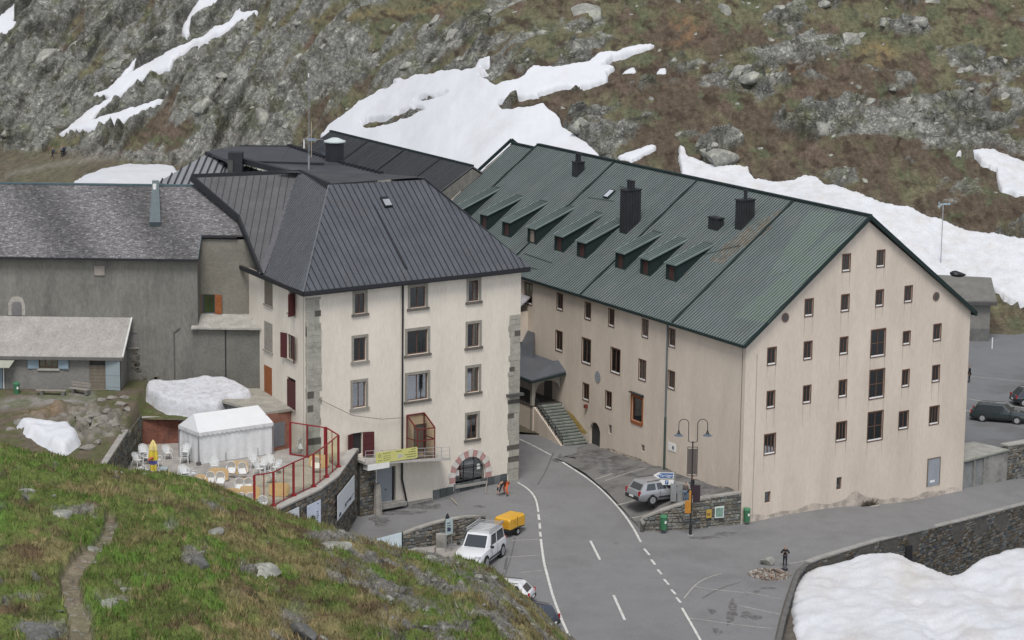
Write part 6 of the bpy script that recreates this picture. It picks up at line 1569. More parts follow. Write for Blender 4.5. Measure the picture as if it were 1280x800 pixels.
# ================================================================== STONE WALLS
M_STONEW = mat('field_stone', (1, 1, 1), .95, .2, 3, .25, 12, bump=.9, bscale=10, attr='Col', spec=.15)
M_MORTAR = mat('wall_mortar', (.10, .095, .085), .95, .2, 2, .2, 9, bump=.8, bscale=9)
M_CAP = mat('cap_stone', (.30, .285, .26), .9, .18, 1.2, .2, 9, bump=.4, bscale=9)
def stone_wall(name, label, pts, side, seed, base=(.15, .14, .125), cap=True, thick=.45, hole=None, capw=.55, row=(.2, .34), capm=None, cat_='stone wall', caph=.13):
    """pts: (Vector base, z_top); stones on the face that side (+1/-1) of the path"""
    r = random.Random(seed); root = thing(name, label, cat_, tuple(pts[0][0]))
    seg = []
    for (a, za), (b, zb) in zip(pts[:-1], pts[1:]): seg.append((a, b, za, zb))
    core = MB(); st = MB(); cc = []
    for a, b, za, zb in seg:
        d = Vector((b.x - a.x, b.y - a.y, 0)); L = d.length; d.normalize(); n = Vector((d.y, -d.x, 0)) * side
        A0 = Vector((a.x, a.y, a.z - .8)); B0 = Vector((b.x, b.y, b.z - .8)); A1_ = Vector((a.x, a.y, za)); B1_ = Vector((b.x, b.y, zb))
        core.prism([A0, B0, B1_, A1_], -n * thick)
        zb_min = min(a.z, b.z) - .3; zt_max = max(za, zb); z = zb_min
        while z < zt_max:
            h = r.uniform(*row); x = -r.uniform(0, .3)
            while x < L:
                w_ = r.uniform(.24, .62) * (row[1] / .34); hh = h * r.uniform(.75, 1.05)
                xc = min(max(x + w_ / 2, 0), L); zt = za + (zb - za) * xc / L; zbm = a.z + (b.z - a.z) * xc / L - .3
                x0, x1 = max(0, x), min(L, x + w_ - .03); z1 = min(z + hh - .025, zt - .01)
                if x1 - x0 > .06 and z1 - z > .05 and z1 > zbm and not (hole and hole(a + d * xc, (z + z1) / 2)):
                    o = r.uniform(.02, .10); p = Vector((a.x, a.y, 0)) + d * x0
                    j = lambda q: r.uniform(-q, q)
                    q = [Vector((p.x, p.y, z + j(.03))), Vector((p.x, p.y, z1 + j(.03))), Vector((p.x, p.y, z1 + j(.03))) + d * (x1 - x0 + j(.03)), Vector((p.x, p.y, z + j(.03))) + d * (x1 - x0 + j(.03))]
                    ins = (x1 - x0) * .14; f_ = [q[0] + d * ins + Z * .03, q[1] + d * ins - Z * .03, q[2] - d * ins - Z * .03, q[3] - d * ins + Z * .03]
                    st.add(q + [v + n * o for v in f_], [(4, 5, 6, 7), (0, 1, 5, 4), (1, 2, 6, 5), (2, 3, 7, 6), (3, 0, 4, 7)])
                    g = r.uniform(.6, 1.5); t = r.uniform(-.02, .02); cc += [(base[0] * g + t, base[1] * g, base[2] * g - t)] * 5
                x += w_
            z += h
    core.build('wall_core', M_MORTAR, root); st.build('stone', M_STONEW, root, cols=cc, kind='stuff')
    if cap:
        for a, b, za, zb in seg:
            d = Vector((b.x - a.x, b.y - a.y, 0)); L = d.length; d.normalize(); n = Vector((d.y, -d.x, 0)) * side; x = 0
            while x < L - .02:
                w_ = min(r.uniform(.9, 1.6), L - x)
                if L - x - w_ < .3: w_ = L - x
                z0_ = za + (zb - za) * x / L; z1_ = za + (zb - za) * (x + w_) / L
                p = Vector((a.x, a.y, z0_)) + d * (x + .008) + n * .06; q = Vector((a.x, a.y, z1_)) + d * (x + w_ - .008) + n * .06
                MB().prism([p, q, q - n * capw, p - n * capw], Z * (caph + r.uniform(0, .02))).build('cap_stone', capm or M_CAP, root)
                x += w_
    return root
def V3(p, z): return Vector((p.x, p.y, z))
# ------------------------------------------------------------------ terrace
TZ = 6.5
TC = [atz(322, 652, TZ), atz(349, 637, TZ), atz(400, 613, TZ), atz(423, 596, TZ), atz(452, 570, TZ)]
TC[4] = wF.P(wF.uv(452, 571)[0], 0, .03)
for p in TC: p.z = TZ
ext = Vector((TC[0].x - 1.2, TC[0].y - 4.5, TZ))
terr = MB(); tf = [ext] + TC + [V3(wF.P(-21, 0), TZ), V3(FLp + wS.n * .01, TZ), V3(FLp + dA2 * 9 + wS.n * .01, TZ), Vector((-24, 212.6, TZ)), Vector((-31.9, 208.75, TZ)), Vector((-31.9, ext.y, TZ))]
tf = [tf[0]] + [p + (Vector((-.25, .05, 0))) for p in TC] + tf[6:]
M_TERR = mat('terrace_concrete', (.33, .31, .285), .92, .12, .6, .14, 6, bump=.3, bscale=12, tint=(.22, .21, .195), tintscale=.5, tintamt=.7)
o = MB().prism([p - Z * .3 for p in tf], Z * .3).build('terrace', M_TERR); o['kind'] = 'structure'
S_at = lambda p: Vector((p.x, p.y, min(S(p.x, p.y), 1.0) - .1))
tw = stone_wall('terrace_wall', 'tall dark stone retaining wall below the terrace with posters on its face', [(S_at(ext), TZ), (S_at(TC[0]), TZ), (S_at(TC[1]), TZ), (S_at(TC[2]), TZ), (S_at(TC[3]), TZ), (S_at(TC[4] - Vector((.35, .5, 0))), TZ)], 1, 11, base=(.13, .118, .10), capw=.75, capm=mat('terrace_cap', (.36, .345, .32), .9, .12, 1.5, .12, 9))
MB().ob(Vector((-31.9, ext.y + .3, 2)), Vector((ext.x + 31.9, 0, 0)), Vector((0, .4, 0)), Z * (TZ - 2.02)).build('end_wall', M_MORTAR, tw)
# rough pier at its right end by the grey door
pp = wF.P(wF.uv(468, 600)[0], 0, .6); 
stone_wall('stone_pier', 'rough stone pier between the terrace wall and the grey street door', [(Vector((TC[4].x - .1, TC[4].y - .9, .5)), 5.6), (Vector((TC[4].x + 1.2, TC[4].y + .15, .5)), 4.4)], 1, 12, base=(.15, .14, .12), cap=False)
M_PLAST = mat('pale_plaster_pier', (.27, .255, .23), .95, .2, 1.5, .2, 8)
MB().tube([Vector((TC[4].x + 1.45, TC[4].y - .3, .2)), Vector((TC[4].x + 1.35, TC[4].y - .1, 3.4))], .42, 8, r2=.3).build('plaster_pier', M_PLAST)
tag(bpy.data.objects['plaster_pier'], 'rounded pale plaster buttress at the foot of the wall left of the grey door', 'buttress')
# left terrace wall and red-brown wall
stone_wall('side_wall', 'dark parapet wall with a pale sloping cap on the left side of the terrace', [(Vector((-31.85, 187, 6.3)), 9.3), (Vector((-31.85, 201, 6.3)), 9.45)], 1, 13, base=(.13, .125, .105), capw=.5)
stone_wall('bank_wall', 'mossy boulder wall in the back left corner of the terrace', [(Vector((-31.85, 201, 6.3)), 9.3), (Vector((-31.85, 208.6, 6.3)), 9.1)], 1, 14, base=(.14, .14, .11), cap=False, row=(.35, .7))
bw0 = atz(176, 567, TZ); bw1 = atz(227, 553, TZ)
d_ = (Vector((-22.6, 210.9, 0)) - Vector((-31.6, 208.5, 0))); RBW = thing('red_brown_wall', 'low red-brown plastered wall behind the chairs and the tent', 'wall', (-31.6, 208.5, TZ))
MB().ob(Vector((-31.8, 208.45, TZ - .1)), d_, Vector((0, .3, 0)), Z * 2.45).build('wall_panel', mat('red_brown_render', (.20, .085, .06), .92, .25, 1.2, .25, 7, tint=(.11, .06, .05), tintscale=1.0, tintamt=.8, tlo=.45, thi=.65), RBW)
MB().ob(Vector((-31.8, 208.35, TZ + 2.36)), d_, Vector((0, .5, 0)), Z * .09).build('coping', mat('coping', (.38, .36, .33), .9), RBW)
# extension box by the side wall
e1 = onplane(wS.P(0, 0, .02), wS.n, 364, 511); EXZ = e1.z; e0 = atz(332, 517, EXZ); de = (e1 - e0)
EX = thing('extension', 'small red-brown box extension with a flat concrete roof beside the tent', 'extension', (e0.x, e0.y, TZ))
bk = dA2 * 8.3
MB().prism([V3(e0, TZ - .1), V3(e1, TZ - .1), V3(e1, TZ - .1) + bk, V3(e0, TZ - .1) + bk], Z * (EXZ - TZ)).build('box_wall', mat('brick_red', (.24, .115, .085), .9, .2, 1.5, .2, 8), EX)
rf = [V3(e0, EXZ - .15) + V3(e0 - e1, 0).normalized() * -.1 + dA2 * .1, V3(e1, EXZ - .15) - dA2 * .2, V3(e1, EXZ + .1) + bk, V3(e0, EXZ + .1) + bk + V3(e0 - e1, 0).normalized() * 3.0]
MB().prism(rf, Z * .22).build('roof_slab', mat('roof_slab', (.29, .275, .24), .9, .2, 1.2, .2, 7), EX)
q0 = V3(e0, TZ + .35).lerp(V3(e1, TZ + .35), .28); MB().ob(q0 - dA2 * .05, V3(e1 - e0, 0) * .45, dA2 * .04, Z * 2.1).build('grey_hatch', mat('blue_grey_board', (.16, .17, .19), .7), EX)
# tent
TT = thing('marquee', 'white rectangular party tent with a scalloped eave on the terrace', 'tent', tuple(atz(290, 575, TZ)))
a0 = atz(249, 581, TZ); a1 = atz(340, 567.5, TZ); dT = V3(a1 - a0, 0); LT = dT.length; dT.normalize(); nT = Vector((-dT.y, dT.x, 0)); WT_ = 3.3; HT = 2.75
M_TENT = mat('tent_canvas', (.66, .67, .68), .75, .04, 1.2, .05, 5, bump=.5, bscale=1.6); M_TENTR = mat('tent_roof_canvas', (.62, .63, .64), .7, .03, 1, .03, 5)
def TP(x, y, z): return a0 + dT * x + nT * y + Z * z
def cloth(mb, f, n, m_):
    g = [[f(i / n, j / m_) for j in range(m_ + 1)] for i in range(n + 1)]
    vs = [p for row in g for p in row]; fs = [(i * (m_ + 1) + j, (i + 1) * (m_ + 1) + j, (i + 1) * (m_ + 1) + j + 1, i * (m_ + 1) + j + 1) for i in range(n) for j in range(m_)]
    mb.add(vs, fs)
rt = random.Random(9); ph = [rt.uniform(0, 6) for _ in range(6)]
wav = lambda x, z: .05 * math.sin(x * 3.1 + ph[0] + z * .8) + .04 * math.sin(x * 7.3 + ph[1]) + .05 * math.sin(x * 1.7 + z * 2.2 + ph[2])
for nm, f in (('tent_side', lambda a, b: TP(a * LT, -wav(a * LT, b) * (1 - b * .9), b * HT + .03)), ('tent_side', lambda a, b: TP(a * LT, WT_ + wav(a * LT, b) * (1 - b * .9), b * HT + .03)),
              ('tent_end', lambda a, b: TP(-wav(a * WT_, b) * (1 - b * .9), a * WT_, b * HT + .03)), ('tent_end', lambda a, b: TP(LT + wav(a * WT_, b) * .5, a * WT_, b * HT + .03))):
    mb = MB(); cloth(mb, f, 40, 8); mb.build(nm, M_TENT, TT, smooth=True)
rh = 1.25; ins = 1.0
mb = MB(); c4_ = [TP(-.1, -.1, HT), TP(LT + .1, -.1, HT), TP(LT + .1, WT_ + .1, HT), TP(-.1, WT_ + .1, HT)]; r2_ = [TP(ins * .4, WT_ / 2, HT + rh), TP(LT - ins * .4, WT_ / 2, HT + rh)]
mb.poly([c4_[0], c4_[1], r2_[1], r2_[0]]); mb.poly([c4_[2], c4_[3], r2_[0], r2_[1]]); mb.poly([c4_[3], c4_[0], r2_[0]]); mb.poly([c4_[1], c4_[2], r2_[1]]); mb.build('tent_roof', M_TENTR, TT)
mb = MB()
for (p, q) in ((c4_[0], c4_[1]), (c4_[3], c4_[0]), (c4_[1], c4_[2])):      # scalloped valance
    n = int((q - p).length / .45); out_ = (q - p).normalized().cross(Z) * .02
    for k in range(n):
        A_, B_ = p.lerp(q, k / n) + out_, p.lerp(q, (k + 1) / n) + out_; M_ = A_.lerp(B_, .5)
        mb.poly([A_, A_ - Z * .2, A_.lerp(B_, .25) - Z * .29, M_ - Z * .33, A_.lerp(B_, .75) - Z * .29, B_ - Z * .2, B_])
mb.build('valance', mat('valance', (.60, .60, .61), .8), TT)
for x, y in ((-.08, -.08), (LT + .08, -.08), (-.08, WT_ + .08)):
    MB().tube([TP(x, y, 0), TP(x, y, HT + .05)], .04, 8).build('tent_pole', mat('tent_pole', (.22, .22, .23), .5), TT)
MB().tube([TP(-.1, -.1, 0), TP(-.1, -.1, .28)], .2, 10).build('pole_weight', mat('pole_weight', (.11, .11, .11), .7), TT)
for k, x in enumerate((.36, .80)): MB().bar(TP(LT * x, -.06, .02), TP(LT * x, -.05, .75), .03, .02).build('tent_tie', M_BLACK, TT)
# red steel and glass windbreak
M_YGL = glass_mat('yellowed_glass', (.95, .93, .80), .10)
WBK = thing('glass_windbreak', 'red steel windbreak with yellowish glass panes along the terrace edge', 'windbreak', tuple(atz(342, 633, TZ)))
posts = [(318, 637, 599), (342, 633, 587), (367, 620, 575.6), (392, 609, 564), (408, 597, 552.5), (423, 584, 540)]
pb = [atz(a, b, TZ + .13) for a, b, c in posts]; HW = 2.75
def red_post(p, w_, h=HW, par=WBK):
    m = MB(); m.cb(p + Z * h / 2, w_, w_, h, ax=V3(pb[1] - pb[0], 0)); po_ = m.build('post', M_RUST, par)
    if w_ > .08: MB().cb(p + Z * .08, .34, .34, .16, ax=V3(pb[1] - pb[0], 0)).build('post_foot', M_RUST, po_)
for i, p in enumerate(pb): red_post(p, .15)
for p, q in zip(pb[:-1], pb[1:]):
    m_ = p.lerp(q, .5); red_post(m_, .06)
    MB().bar(p + Z * HW, q + Z * HW, .08, .08).build('top_rail', M_RUST, WBK); MB().bar(p + Z * .1, q + Z * .1, .06, .06).build('bottom_rail', M_RUST, WBK)
    for a, b in ((p, m_), (m_, q)):
        a_, b_ = a.lerp(b, .06), a.lerp(b, .94); MB().poly([a_ + Z * .15, b_ + Z * .15, b_ + Z * (HW - .06), a_ + Z * (HW - .06)]).build('glass_pane', M_YGL, WBK)
g0 = atz(363, 568, TZ + .05); g1_ = atz(407, 575, TZ + .05); gA_ = atz(384, 571, TZ + .05)
WB2 = thing('glass_windbreak', 'short red-framed windbreak at the back of the terrace in front of the stone corner', 'windbreak', tuple(g0))
for p, w_ in ((g0, .14), (gA_, .09), (g1_, .3)): MB().cb(p + Z * 1.4, w_, .12, 2.8, ax=V3(g1_ - g0, 0)).build('post', M_RUST, WB2)
for h in (.05, 2.8): 
    MB().bar(g0 + Z * h, g1_ + Z * h, .09, .09).build('rail', M_RUST, WB2)
MB().bar(g1_ + Z * 2.85, pb[5] + Z * HW, .09, .09).build('rail', M_RUST, WB2); mm_ = g1_.lerp(pb[5], .5); MB().bar(mm_, mm_ + Z * 2.8, .06, .06).build('post', M_RUST, WB2)
for a, b in ((g0, gA_), (gA_, g1_)): a_, b_ = a.lerp(b, .05), a.lerp(b, .95); MB().poly([a_ + Z * .1, b_ + Z * .1, b_ + Z * 2.75, a_ + Z * 2.75]).build('glass_pane', glass_mat('clear_glass', (.9, .92, .9), .1) if 'clear_glass' not in MATS else MATS['clear_glass'], WB2)
for a, b in ((g1_, mm_), (mm_, pb[5])): a_, b_ = a.lerp(b, .08), a.lerp(b, .92); MB().poly([a_ + Z * .1, b_ + Z * .1, b_ + Z * 2.75, a_ + Z * 2.75]).build('glass_pane', M_YGL, WB2)
# posters
def poster(c4, z0, lab, seed, marks):
    """c4 = four image corners on the wall segment"""
    a, b = (TC[3], TC[4]) if c4[0][0] > 410 else ((TC[2], TC[3]) if c4[0][0] > 398 else (TC[1], TC[2]))
    d = V3(b - a, 0).normalized(); n = Vector((d.y, -d.x, 0)); o_ = a + n * .17
    P_ = [onplane(o_, n, *q) for q in c4]
    x0 = min((p - a).dot(d) for p in P_); x1 = max((p - a).dot(d) for p in P_); zb = (P_[2].z + P_[3].z) / 2; zt = (P_[0].z + P_[1].z) / 2
    root = thing('poster', lab, 'poster', tuple(V3(a + d * x0, zb)))
    B = lambda x, z, o: V3(a + d * x + n * (.14 + o), z)
    MB().ob(B(x0, zb, 0), d * (x1 - x0), Z * (zt - zb), n * .04).build('board', mat('poster_white', (.60, .63, .65), .6, .04, 1, .05, 8) if seed != 2 else mat('poster_blue_white', (.56, .60, .70), .6, .05, 1, .05, 8), root)
    r = random.Random(seed); W_, H_ = x1 - x0, zt - zb
    ink = mat('poster_ink', (.05, .06, .10), .7)
    mk = MB()
    for (u, v, w_, h_) in marks: mk.ob(B(x0 + W_ * u, zb + H_ * v, .041), d * (W_ * w_), Z * (H_ * h_), n * .004)
    mk.build('print', ink, root, kind='stuff')
    return root
poster([(422, 615), (442, 600.4), (443, 628.7), (422.7, 645)], 0, 'large white poster nearest the grey door on the terrace wall', 1, [(.08, .06, .12, .12), (.11, .18, .05, .04), (.42, .2, .1, .1), (.47, .14, .04, .2), (.56, .2, .08, .12), (.66, .22, .03, .1), (.7, .18, .1, .12), (.83, .2, .03, .12), (.87, .28, .1, .03), (.40, .15, .05, .03)])
poster([(384, 633), (400, 624), (401, 654.5), (384.5, 664)], 0, 'middle poster on the terrace wall with a dark round motif', 2, [(.22, .18, .34, .26), (.28, .14, .24, .34), (.32, .44, .14, .08), (.7, .3, .1, .04), (.7, .38, .14, .04), (.72, .46, .1, .04), (.68, .55, .12, .04), (.74, .86, .08, .05), (.1, .84, .04, .03), (.7, .2, .1, .04)])
poster([(356, 642), (373, 633.5), (374, 664), (357, 672)], 0, 'leftmost poster on the terrace wall, half hidden by the grassy slope', 3, [(.3, .5, .3, .28), (.45, .75, .2, .08), (.7, .3, .14, .2)])
# chairs and tables
M_PL = mat('white_plastic', (.60, .61, .61), .45, .05, 2, .04, 10, spec=.4)
def chair(name, label, group, tilt=0.0, lift=0.0, back=1.0):
    t = thing(name, label, 'chair', (0, 0, 0), group)
    ct, s_ = math.cos(tilt), math.sin(tilt)
    R = lambda p: Vector((p[0], p[1] * ct - (p[2] - .0) * s_, p[1] * s_ + p[2] * ct + lift))
    def part(nm, mb):
        mb.v = [R(v) for v in mb.v]; return mb.build(nm, M_PL, t)
    m = MB(); m.prism([Vector(p) for p in ((-.24, -.24, .42), (.24, -.24, .42), (.21, .22, .40), (-.21, .22, .40))], Vector((0, 0, .025))); part('seat', m)
    m = MB(); n = 7
    for k in range(n):       # curved slatted back
        a0, a1 = math.pi * (k + .06) / n, math.pi * (k + .94) / n
        f = lambda a, z: Vector((-.25 * math.cos(a), .14 + .10 * math.sin(a) + (z - .42) * .22, z))
        hz = .86 - .16 * abs(k - 3) / 3
        m.add([f(a0, .44), f(a1, .44), f(a1, hz), f(a0, hz)], [(0, 1, 2, 3)])
    f = lambda a, z: Vector((-.26 * math.cos(a), .14 + .11 * math.sin(a) + (z - .42) * .22, z))
    m.tube([f(math.pi * k / 8, .68 + .18 * math.sin(math.pi * k / 8) ** .6 if 0 < k < 8 else .66) for k in range(9)], .022, 5); part('backrest', m)
    for sx in (-1, 1):
        m = MB(); m.tube([Vector((sx * .27, .16, .67)), Vector((sx * .28, -.1, .65)), Vector((sx * .27, -.24, .62)), Vector((sx * .26, -.26, .5))], .025, 5); part('armrest', m)
        for sy in (-1, 1):
            m = MB(); m.tube([Vector((sx * .22, sy * .21, .43)), Vector((sx * .27, sy * .29, 0))], .032, 5, r2=.022); part('leg', m)
    return t
M_TAN = mat('tan_table_top', (.42, .29, .145), .55, .08, 2, .08, 8); M_TLEG = mat('table_steel', (.38, .38, .38), .45)
def table(name, label, group, round_=False, w_=1.5, h=1.0):
    t = thing(name, label, 'table', (0, 0, 0), group); tl = math.radians(22); up_ = Vector((0, math.sin(tl), math.cos(tl))); bk_ = Vector((0, math.cos(tl), -math.sin(tl))); X_ = Vector((1, 0, 0))
    m = MB(); pts = []
    for k in range(28):
        a = 2 * math.pi * k / 28; e = .5 if not round_ else 1.0
        cx_, cy_ = math.cos(a), math.sin(a); x = math.copysign(abs(cx_) ** e, cx_) * w_ / 2; y = math.copysign(abs(cy_) ** e, cy_) * h / 2
        pts.append(X_ * x + up_ * (y + h / 2 + .02))
    m.prism(pts, bk_ * .035); m.build('tabletop', M_TAN, t)
    for sx in (-1, 1):
        for y in (.14, h - .14):
            m = MB(); a_ = X_ * (sx * w_ * .36) + up_ * (y + .02) + bk_ * .035; m.tube([a_, a_ + bk_ * (.62 if y > .3 else .3) - up_ * (.35 if y > .3 else .0)], .02, 5); m.build('leg', M_TLEG, t)
    return t
def at_t(px, py): return atz(px, py, TZ + .0)
GC = 'white plastic chairs tipped against the tables'; GT_ = 'tan tables tipped on edge on the terrace'
proto = chair('plastic_chair', '', GC, tilt=math.radians(38), lift=.16)
LEAN = [(290, 596, 'plastic chair leaning left against the oval tan table nearest the tent'), (302, 597, 'plastic chair leaning right against the oval tan table nearest the tent'), (265, 609, 'plastic chair leaning left against the second oval table from the tent'), (276, 609, 'plastic chair leaning right against the second oval table from the tent'),
        (248, 617, 'plastic chair leaning against the round tan table at the left'), (299, 617, 'plastic chair leaning left against the upper rectangular table'), (310, 617, 'plastic chair leaning right against the upper rectangular table'), (280, 632, 'plastic chair leaning left of the lowest table by the slope'), (304, 636, 'plastic chair leaning at the lowest right table beside the windbreak'), (315, 636, 'plastic chair squeezed against the first red post of the windbreak'),
        (379, 566, 'plastic chair leaning against the tan table in the back corner'), (330, 640, 'plastic chair behind the first glass pane of the windbreak'), (396, 590, 'plastic chair behind the fourth glass pane of the windbreak')]
first = True
for i, (px, py, lab) in enumerate(LEAN):
    p = at_t(px, py); rz = rnd.uniform(-.35, .35)
    if first: proto.location = p; proto.rotation_euler = (0, 0, rz); proto['label'] = lab; first = False
    else: dup(proto, p, rz, lab, GC)
up = chair('plastic_chair', 'single upright plastic chair in front of the red-brown wall', 'white plastic chairs standing on the terrace'); up.location = at_t(209, 574); up.rotation_euler = (0, 0, .5)
for px, py, rz, lab in ((317, 585, .4, 'upright plastic chair just in front of the tent, left of a pair'), (329, 589, -.3, 'upright plastic chair just in front of the tent, right of a pair'), (337, 586, .2, 'upright plastic chair right of the pair by the tent'), (196, 583, 1.2, 'upright plastic chair behind the yellow parasol')):
    dup(up, at_t(px, py), rz, lab, 'white plastic chairs standing on the terrace')
def stack(px, py, n, rz, where):
    for k in range(n):
        c = dup(up, at_t(px, py) + Vector((0, .03 * k, .14 * k)), rz, 'white plastic chair, %s in the stack %s' % (['lowest', 'second', 'third', 'fourth', 'fifth'][k] if k < n - 1 else 'topmost', where), 'stacked white plastic chairs')
for px, py, rz, lab in ((172, 583, .9, 'white plastic chair in the back left corner of the terrace'), (186, 580, -.4, 'white plastic chair left of the yellow parasol near the wall'), (240, 600, 2.2, 'white plastic chair turned away in the middle of the terrace'), (324, 594, 1.1, 'white plastic chair in front of the pair by the tent'), (345, 592, -.8, 'white plastic chair nearest the windbreak in the row by the tent'), (268, 590, .2, 'white plastic chair between the tent pole and the oval tables'), (340, 604, 2.6, 'white plastic chair near the middle of the windbreak')):
    dup(up, at_t(px, py), rz, lab, 'white plastic chairs standing on the terrace')
stack(179, 577, 3, .3, 'at the left end of the red-brown wall'); stack(232, 579, 4, -.2, 'against the left end of the tent'); stack(230, 606, 4, .5, 'in the middle of the left terrace')
tp = table('table', '', GT_); TB = [(297, 594, 0, 'oval tan table on edge nearest the tent'), (272, 603, 0, 'second oval tan table from the tent'), (306, 616, 1, 'upper rectangular tan table beside the first red post'), (288, 629, 1, 'lowest tan table at the edge of the grassy slope'), (311, 626, 1, 'tan table close behind the first red post of the windbreak'), (382, 562, 1, 'tan table in the back corner behind the short windbreak'), (398, 586, 1, 'tan table seen through the right panes of the windbreak'), (348, 622, 1, 'tan table seen through the left panes of the windbreak')]
tr_ = None
for i, (px, py, k, lab) in enumerate(TB):
    p = at_t(px, py) + Vector((0, .25, 0)); rz = rnd.uniform(-.15, .15)
    if i == 0: tp.location = p; tp['label'] = lab
    else: dup(tp, p, rz, lab, GT_)
rt_ = table('table', 'round tan table on edge at the left of the tables', GT_, True, 1.2, 1.1); rt_.location = at_t(250, 612)
for o_ in list(bpy.data.objects):
    if o_.parent is None and o_.get('category') == 'chair': o_.scale = (1.32, 1.32, 1.32)
    if o_.parent is None and o_.get('category') == 'table': o_.scale = (1.12, 1.12, 1.12)
# folded white loungers, small blue table, parasol
FLD = thing('folding_chair', 'tangle of folded white garden chair frames left of the yellow parasol', 'folding chair', tuple(at_t(178, 596)))
f0 = at_t(178, 598)
mb = MB()
for a, b in (((-1.3, 0, .1), (.1, .1, 1.1)), ((.1, .1, 1.1), (1.0, 0, .05)), ((-.6, .2, .8), (.6, .2, .1)), ((-.2, -.2, 1.0), (.9, -.1, .6)), ((-.9, .3, .05), (.3, .3, 1.0)), ((.1, 0, .5), (1.4, -.4, .05)), ((-.3, 0, .45), (.5, 0, .45))):
    mb.tube([f0 + Vector(a), f0 + Vector(b)], .045, 5)
mb.build('frame', M_PL, FLD)
MB().ob(f0 + Vector((-.95, -.2, .12)), Vector((1.0, .1, .15)), Vector((0, .5, .1)), Vector((0, 0, .05))).build('seat', mat('pale_blue_seat', (.36, .50, .53), .6), FLD)
sbt = thing('side_table', 'small pale blue table with a dark foot right of the yellow parasol', 'table', tuple(at_t(204, 596)))
s0_ = at_t(204, 596); MB().tube([s0_ + Z * .7, s0_ + Z * .74], .42, 14).build('tabletop', mat('pale_blue', (.33, .42, .46), .5), sbt); MB().tube([s0_ + Z * .04, s0_ + Z * .7], .035, 6).build('leg', M_BLACK, sbt); MB().tube([s0_, s0_ + Z * .05], .25, 10).build('foot', M_BLACK, sbt)
s0_ = at_t(208, 603); lt = thing('side_table', 'pale blue table lying flat on the ground below the parasol', 'table', tuple(s0_)); MB().tube([s0_ + Z * .25, s0_ + Z * .30], .6, 14).build('tabletop', mat('pale_blue_white', (.48, .54, .56), .5), lt); MB().tube([s0_ + Z * .02, s0_ + Z * .25], .08, 6).build('leg', M_BLACK, lt)
PU = thing('parasol', 'closed yellow parasol with red and blue print on the terrace', 'parasol', tuple(at_t(192, 598)))
b_ = at_t(192, 598)
MB().tube([b_, b_ + Z * 3.2], .03, 6).build('pole', M_WHITE, PU)
def pleat(prof, m, nm, n=14):
    mb = MB(); vs = []; 
    for z, r_ in prof:
        for k in range(n): a = 2 * math.pi * k / n; q = r_ * (1.15 if k % 2 else .72); vs.append(b_ + Vector((math.cos(a) * q, math.sin(a) * q, z)))
    fs = [(i * n + k, i * n + (k + 1) % n, (i + 1) * n + (k + 1) % n, (i + 1) * n + k) for i in range(len(prof) - 1) for k in range(n)]
    mb.add(vs, fs); return mb.build(nm, m, PU, smooth=False)
M_YEL = mat('parasol_yellow', (.58, .46, .06), .8, .08, 2, .08, 9)
pleat([(.35, .12), (.6, .20), (1.2, .27)], M_YEL, 'canopy'); pleat([(1.2, .27), (1.5, .32), (1.55, .33)], mat('parasol_blue', (.10, .10, .30), .8), 'print_band'); pleat([(1.55, .34), (1.9, .36), (2.3, .30), (2.45, .2)], M_YEL, 'canopy'); pleat([(2.4, .34), (2.7, .30), (3.1, .12), (3.25, .02)], mat('parasol_cream', (.62, .52, .22), .8), 'canopy_top')
MB().tube([b_ + Vector((-.35, -.32, 1.6)), b_ + Vector((.05, -.38, 1.85))], .09, 6).build('print', mat('parasol_red', (.45, .10, .08), .8), PU)
MB().tube([b_, b_ + Z * .12], .32, 12).build('foot', M_CONC, PU)
# clutter in the back corner: crate, teal tub, boards
p = at_t(363, 562); ob_ = MB().cb(at_t(372, 556) + Z * .3, 1.0, .7, .6, ax=dB); o = ob_.build('crate', mat('crate', (.30, .22, .14), .8)); tag(o, 'low wooden crate in the back corner of the terrace', 'crate')
o = MB().tube([at_t(376, 549) + Z * .1, at_t(376, 549) + Z * .5, at_t(376, 549) + Z * .62], [.5, .62, .3], 12).build('plastic_tub', mat('teal_plastic', (.10, .36, .34), .5), smooth=True); tag(o, 'teal plastic tub beside the stone corner behind the short windbreak', 'tub')
o = MB().cb(at_t(343, 556) + Z * .35, .5, .5, .7).build('waste_bin', mat('dark_bin', (.06, .08, .07), .6)); tag(o, 'small dark bin at the right end of the tent', 'bin')
o = MB().ob(at_t(352, 557) + Z * .05, dB * 1.5, dA2 * .5, Z * .18).build('boards', mat('dark_boards', (.09, .075, .065), .8)); tag(o, 'dark pallet lying on the terrace right of the tent', 'pallet')
# benches and bin by the shed
M_BW = mat('bench_wood', (.26, .235, .205), .85, .2, 3, .2, 12, stretch=(.5, 3, 3))
def bench(px, py, dirv, L, lab, back):
    p = G(px, py, YD, 10.8); r_ = thing('bench', lab, 'bench', tuple(p), 'wooden benches in front of the grey shed'); d = Vector(dirv).normalized(); n = Vector((-d.y, d.x, 0)); n = n if n.y > 0 else -n
    for k in range(3): MB().ob(p + n * (.16 * k) + Z * .42 - d * L / 2, d * L, n * .14, Z * .05).build('seat_slat', M_BW, r_)
    for s_ in (-.36, .36): MB().ob(p + d * (L * s_), d * .3, n * .42, Z * .42).build('leg', mat('bench_leg', (.12, .12, .11), .9), r_)
    if back:
        for k in range(2): MB().ob(p + n * (.50 + .05 * k) + Z * (.62 + .22 * k) - d * L / 2, d * L, n * .04, Z * .15).build('back_slat', M_BW, r_)
bench(63, 495, (1, -.05, 0), 2.6, 'backless wooden bench under the shuttered shed window', False); bench(97, 493, (1, -.5, 0), 2.0, 'wooden bench with a slatted back beside the shed door', True)
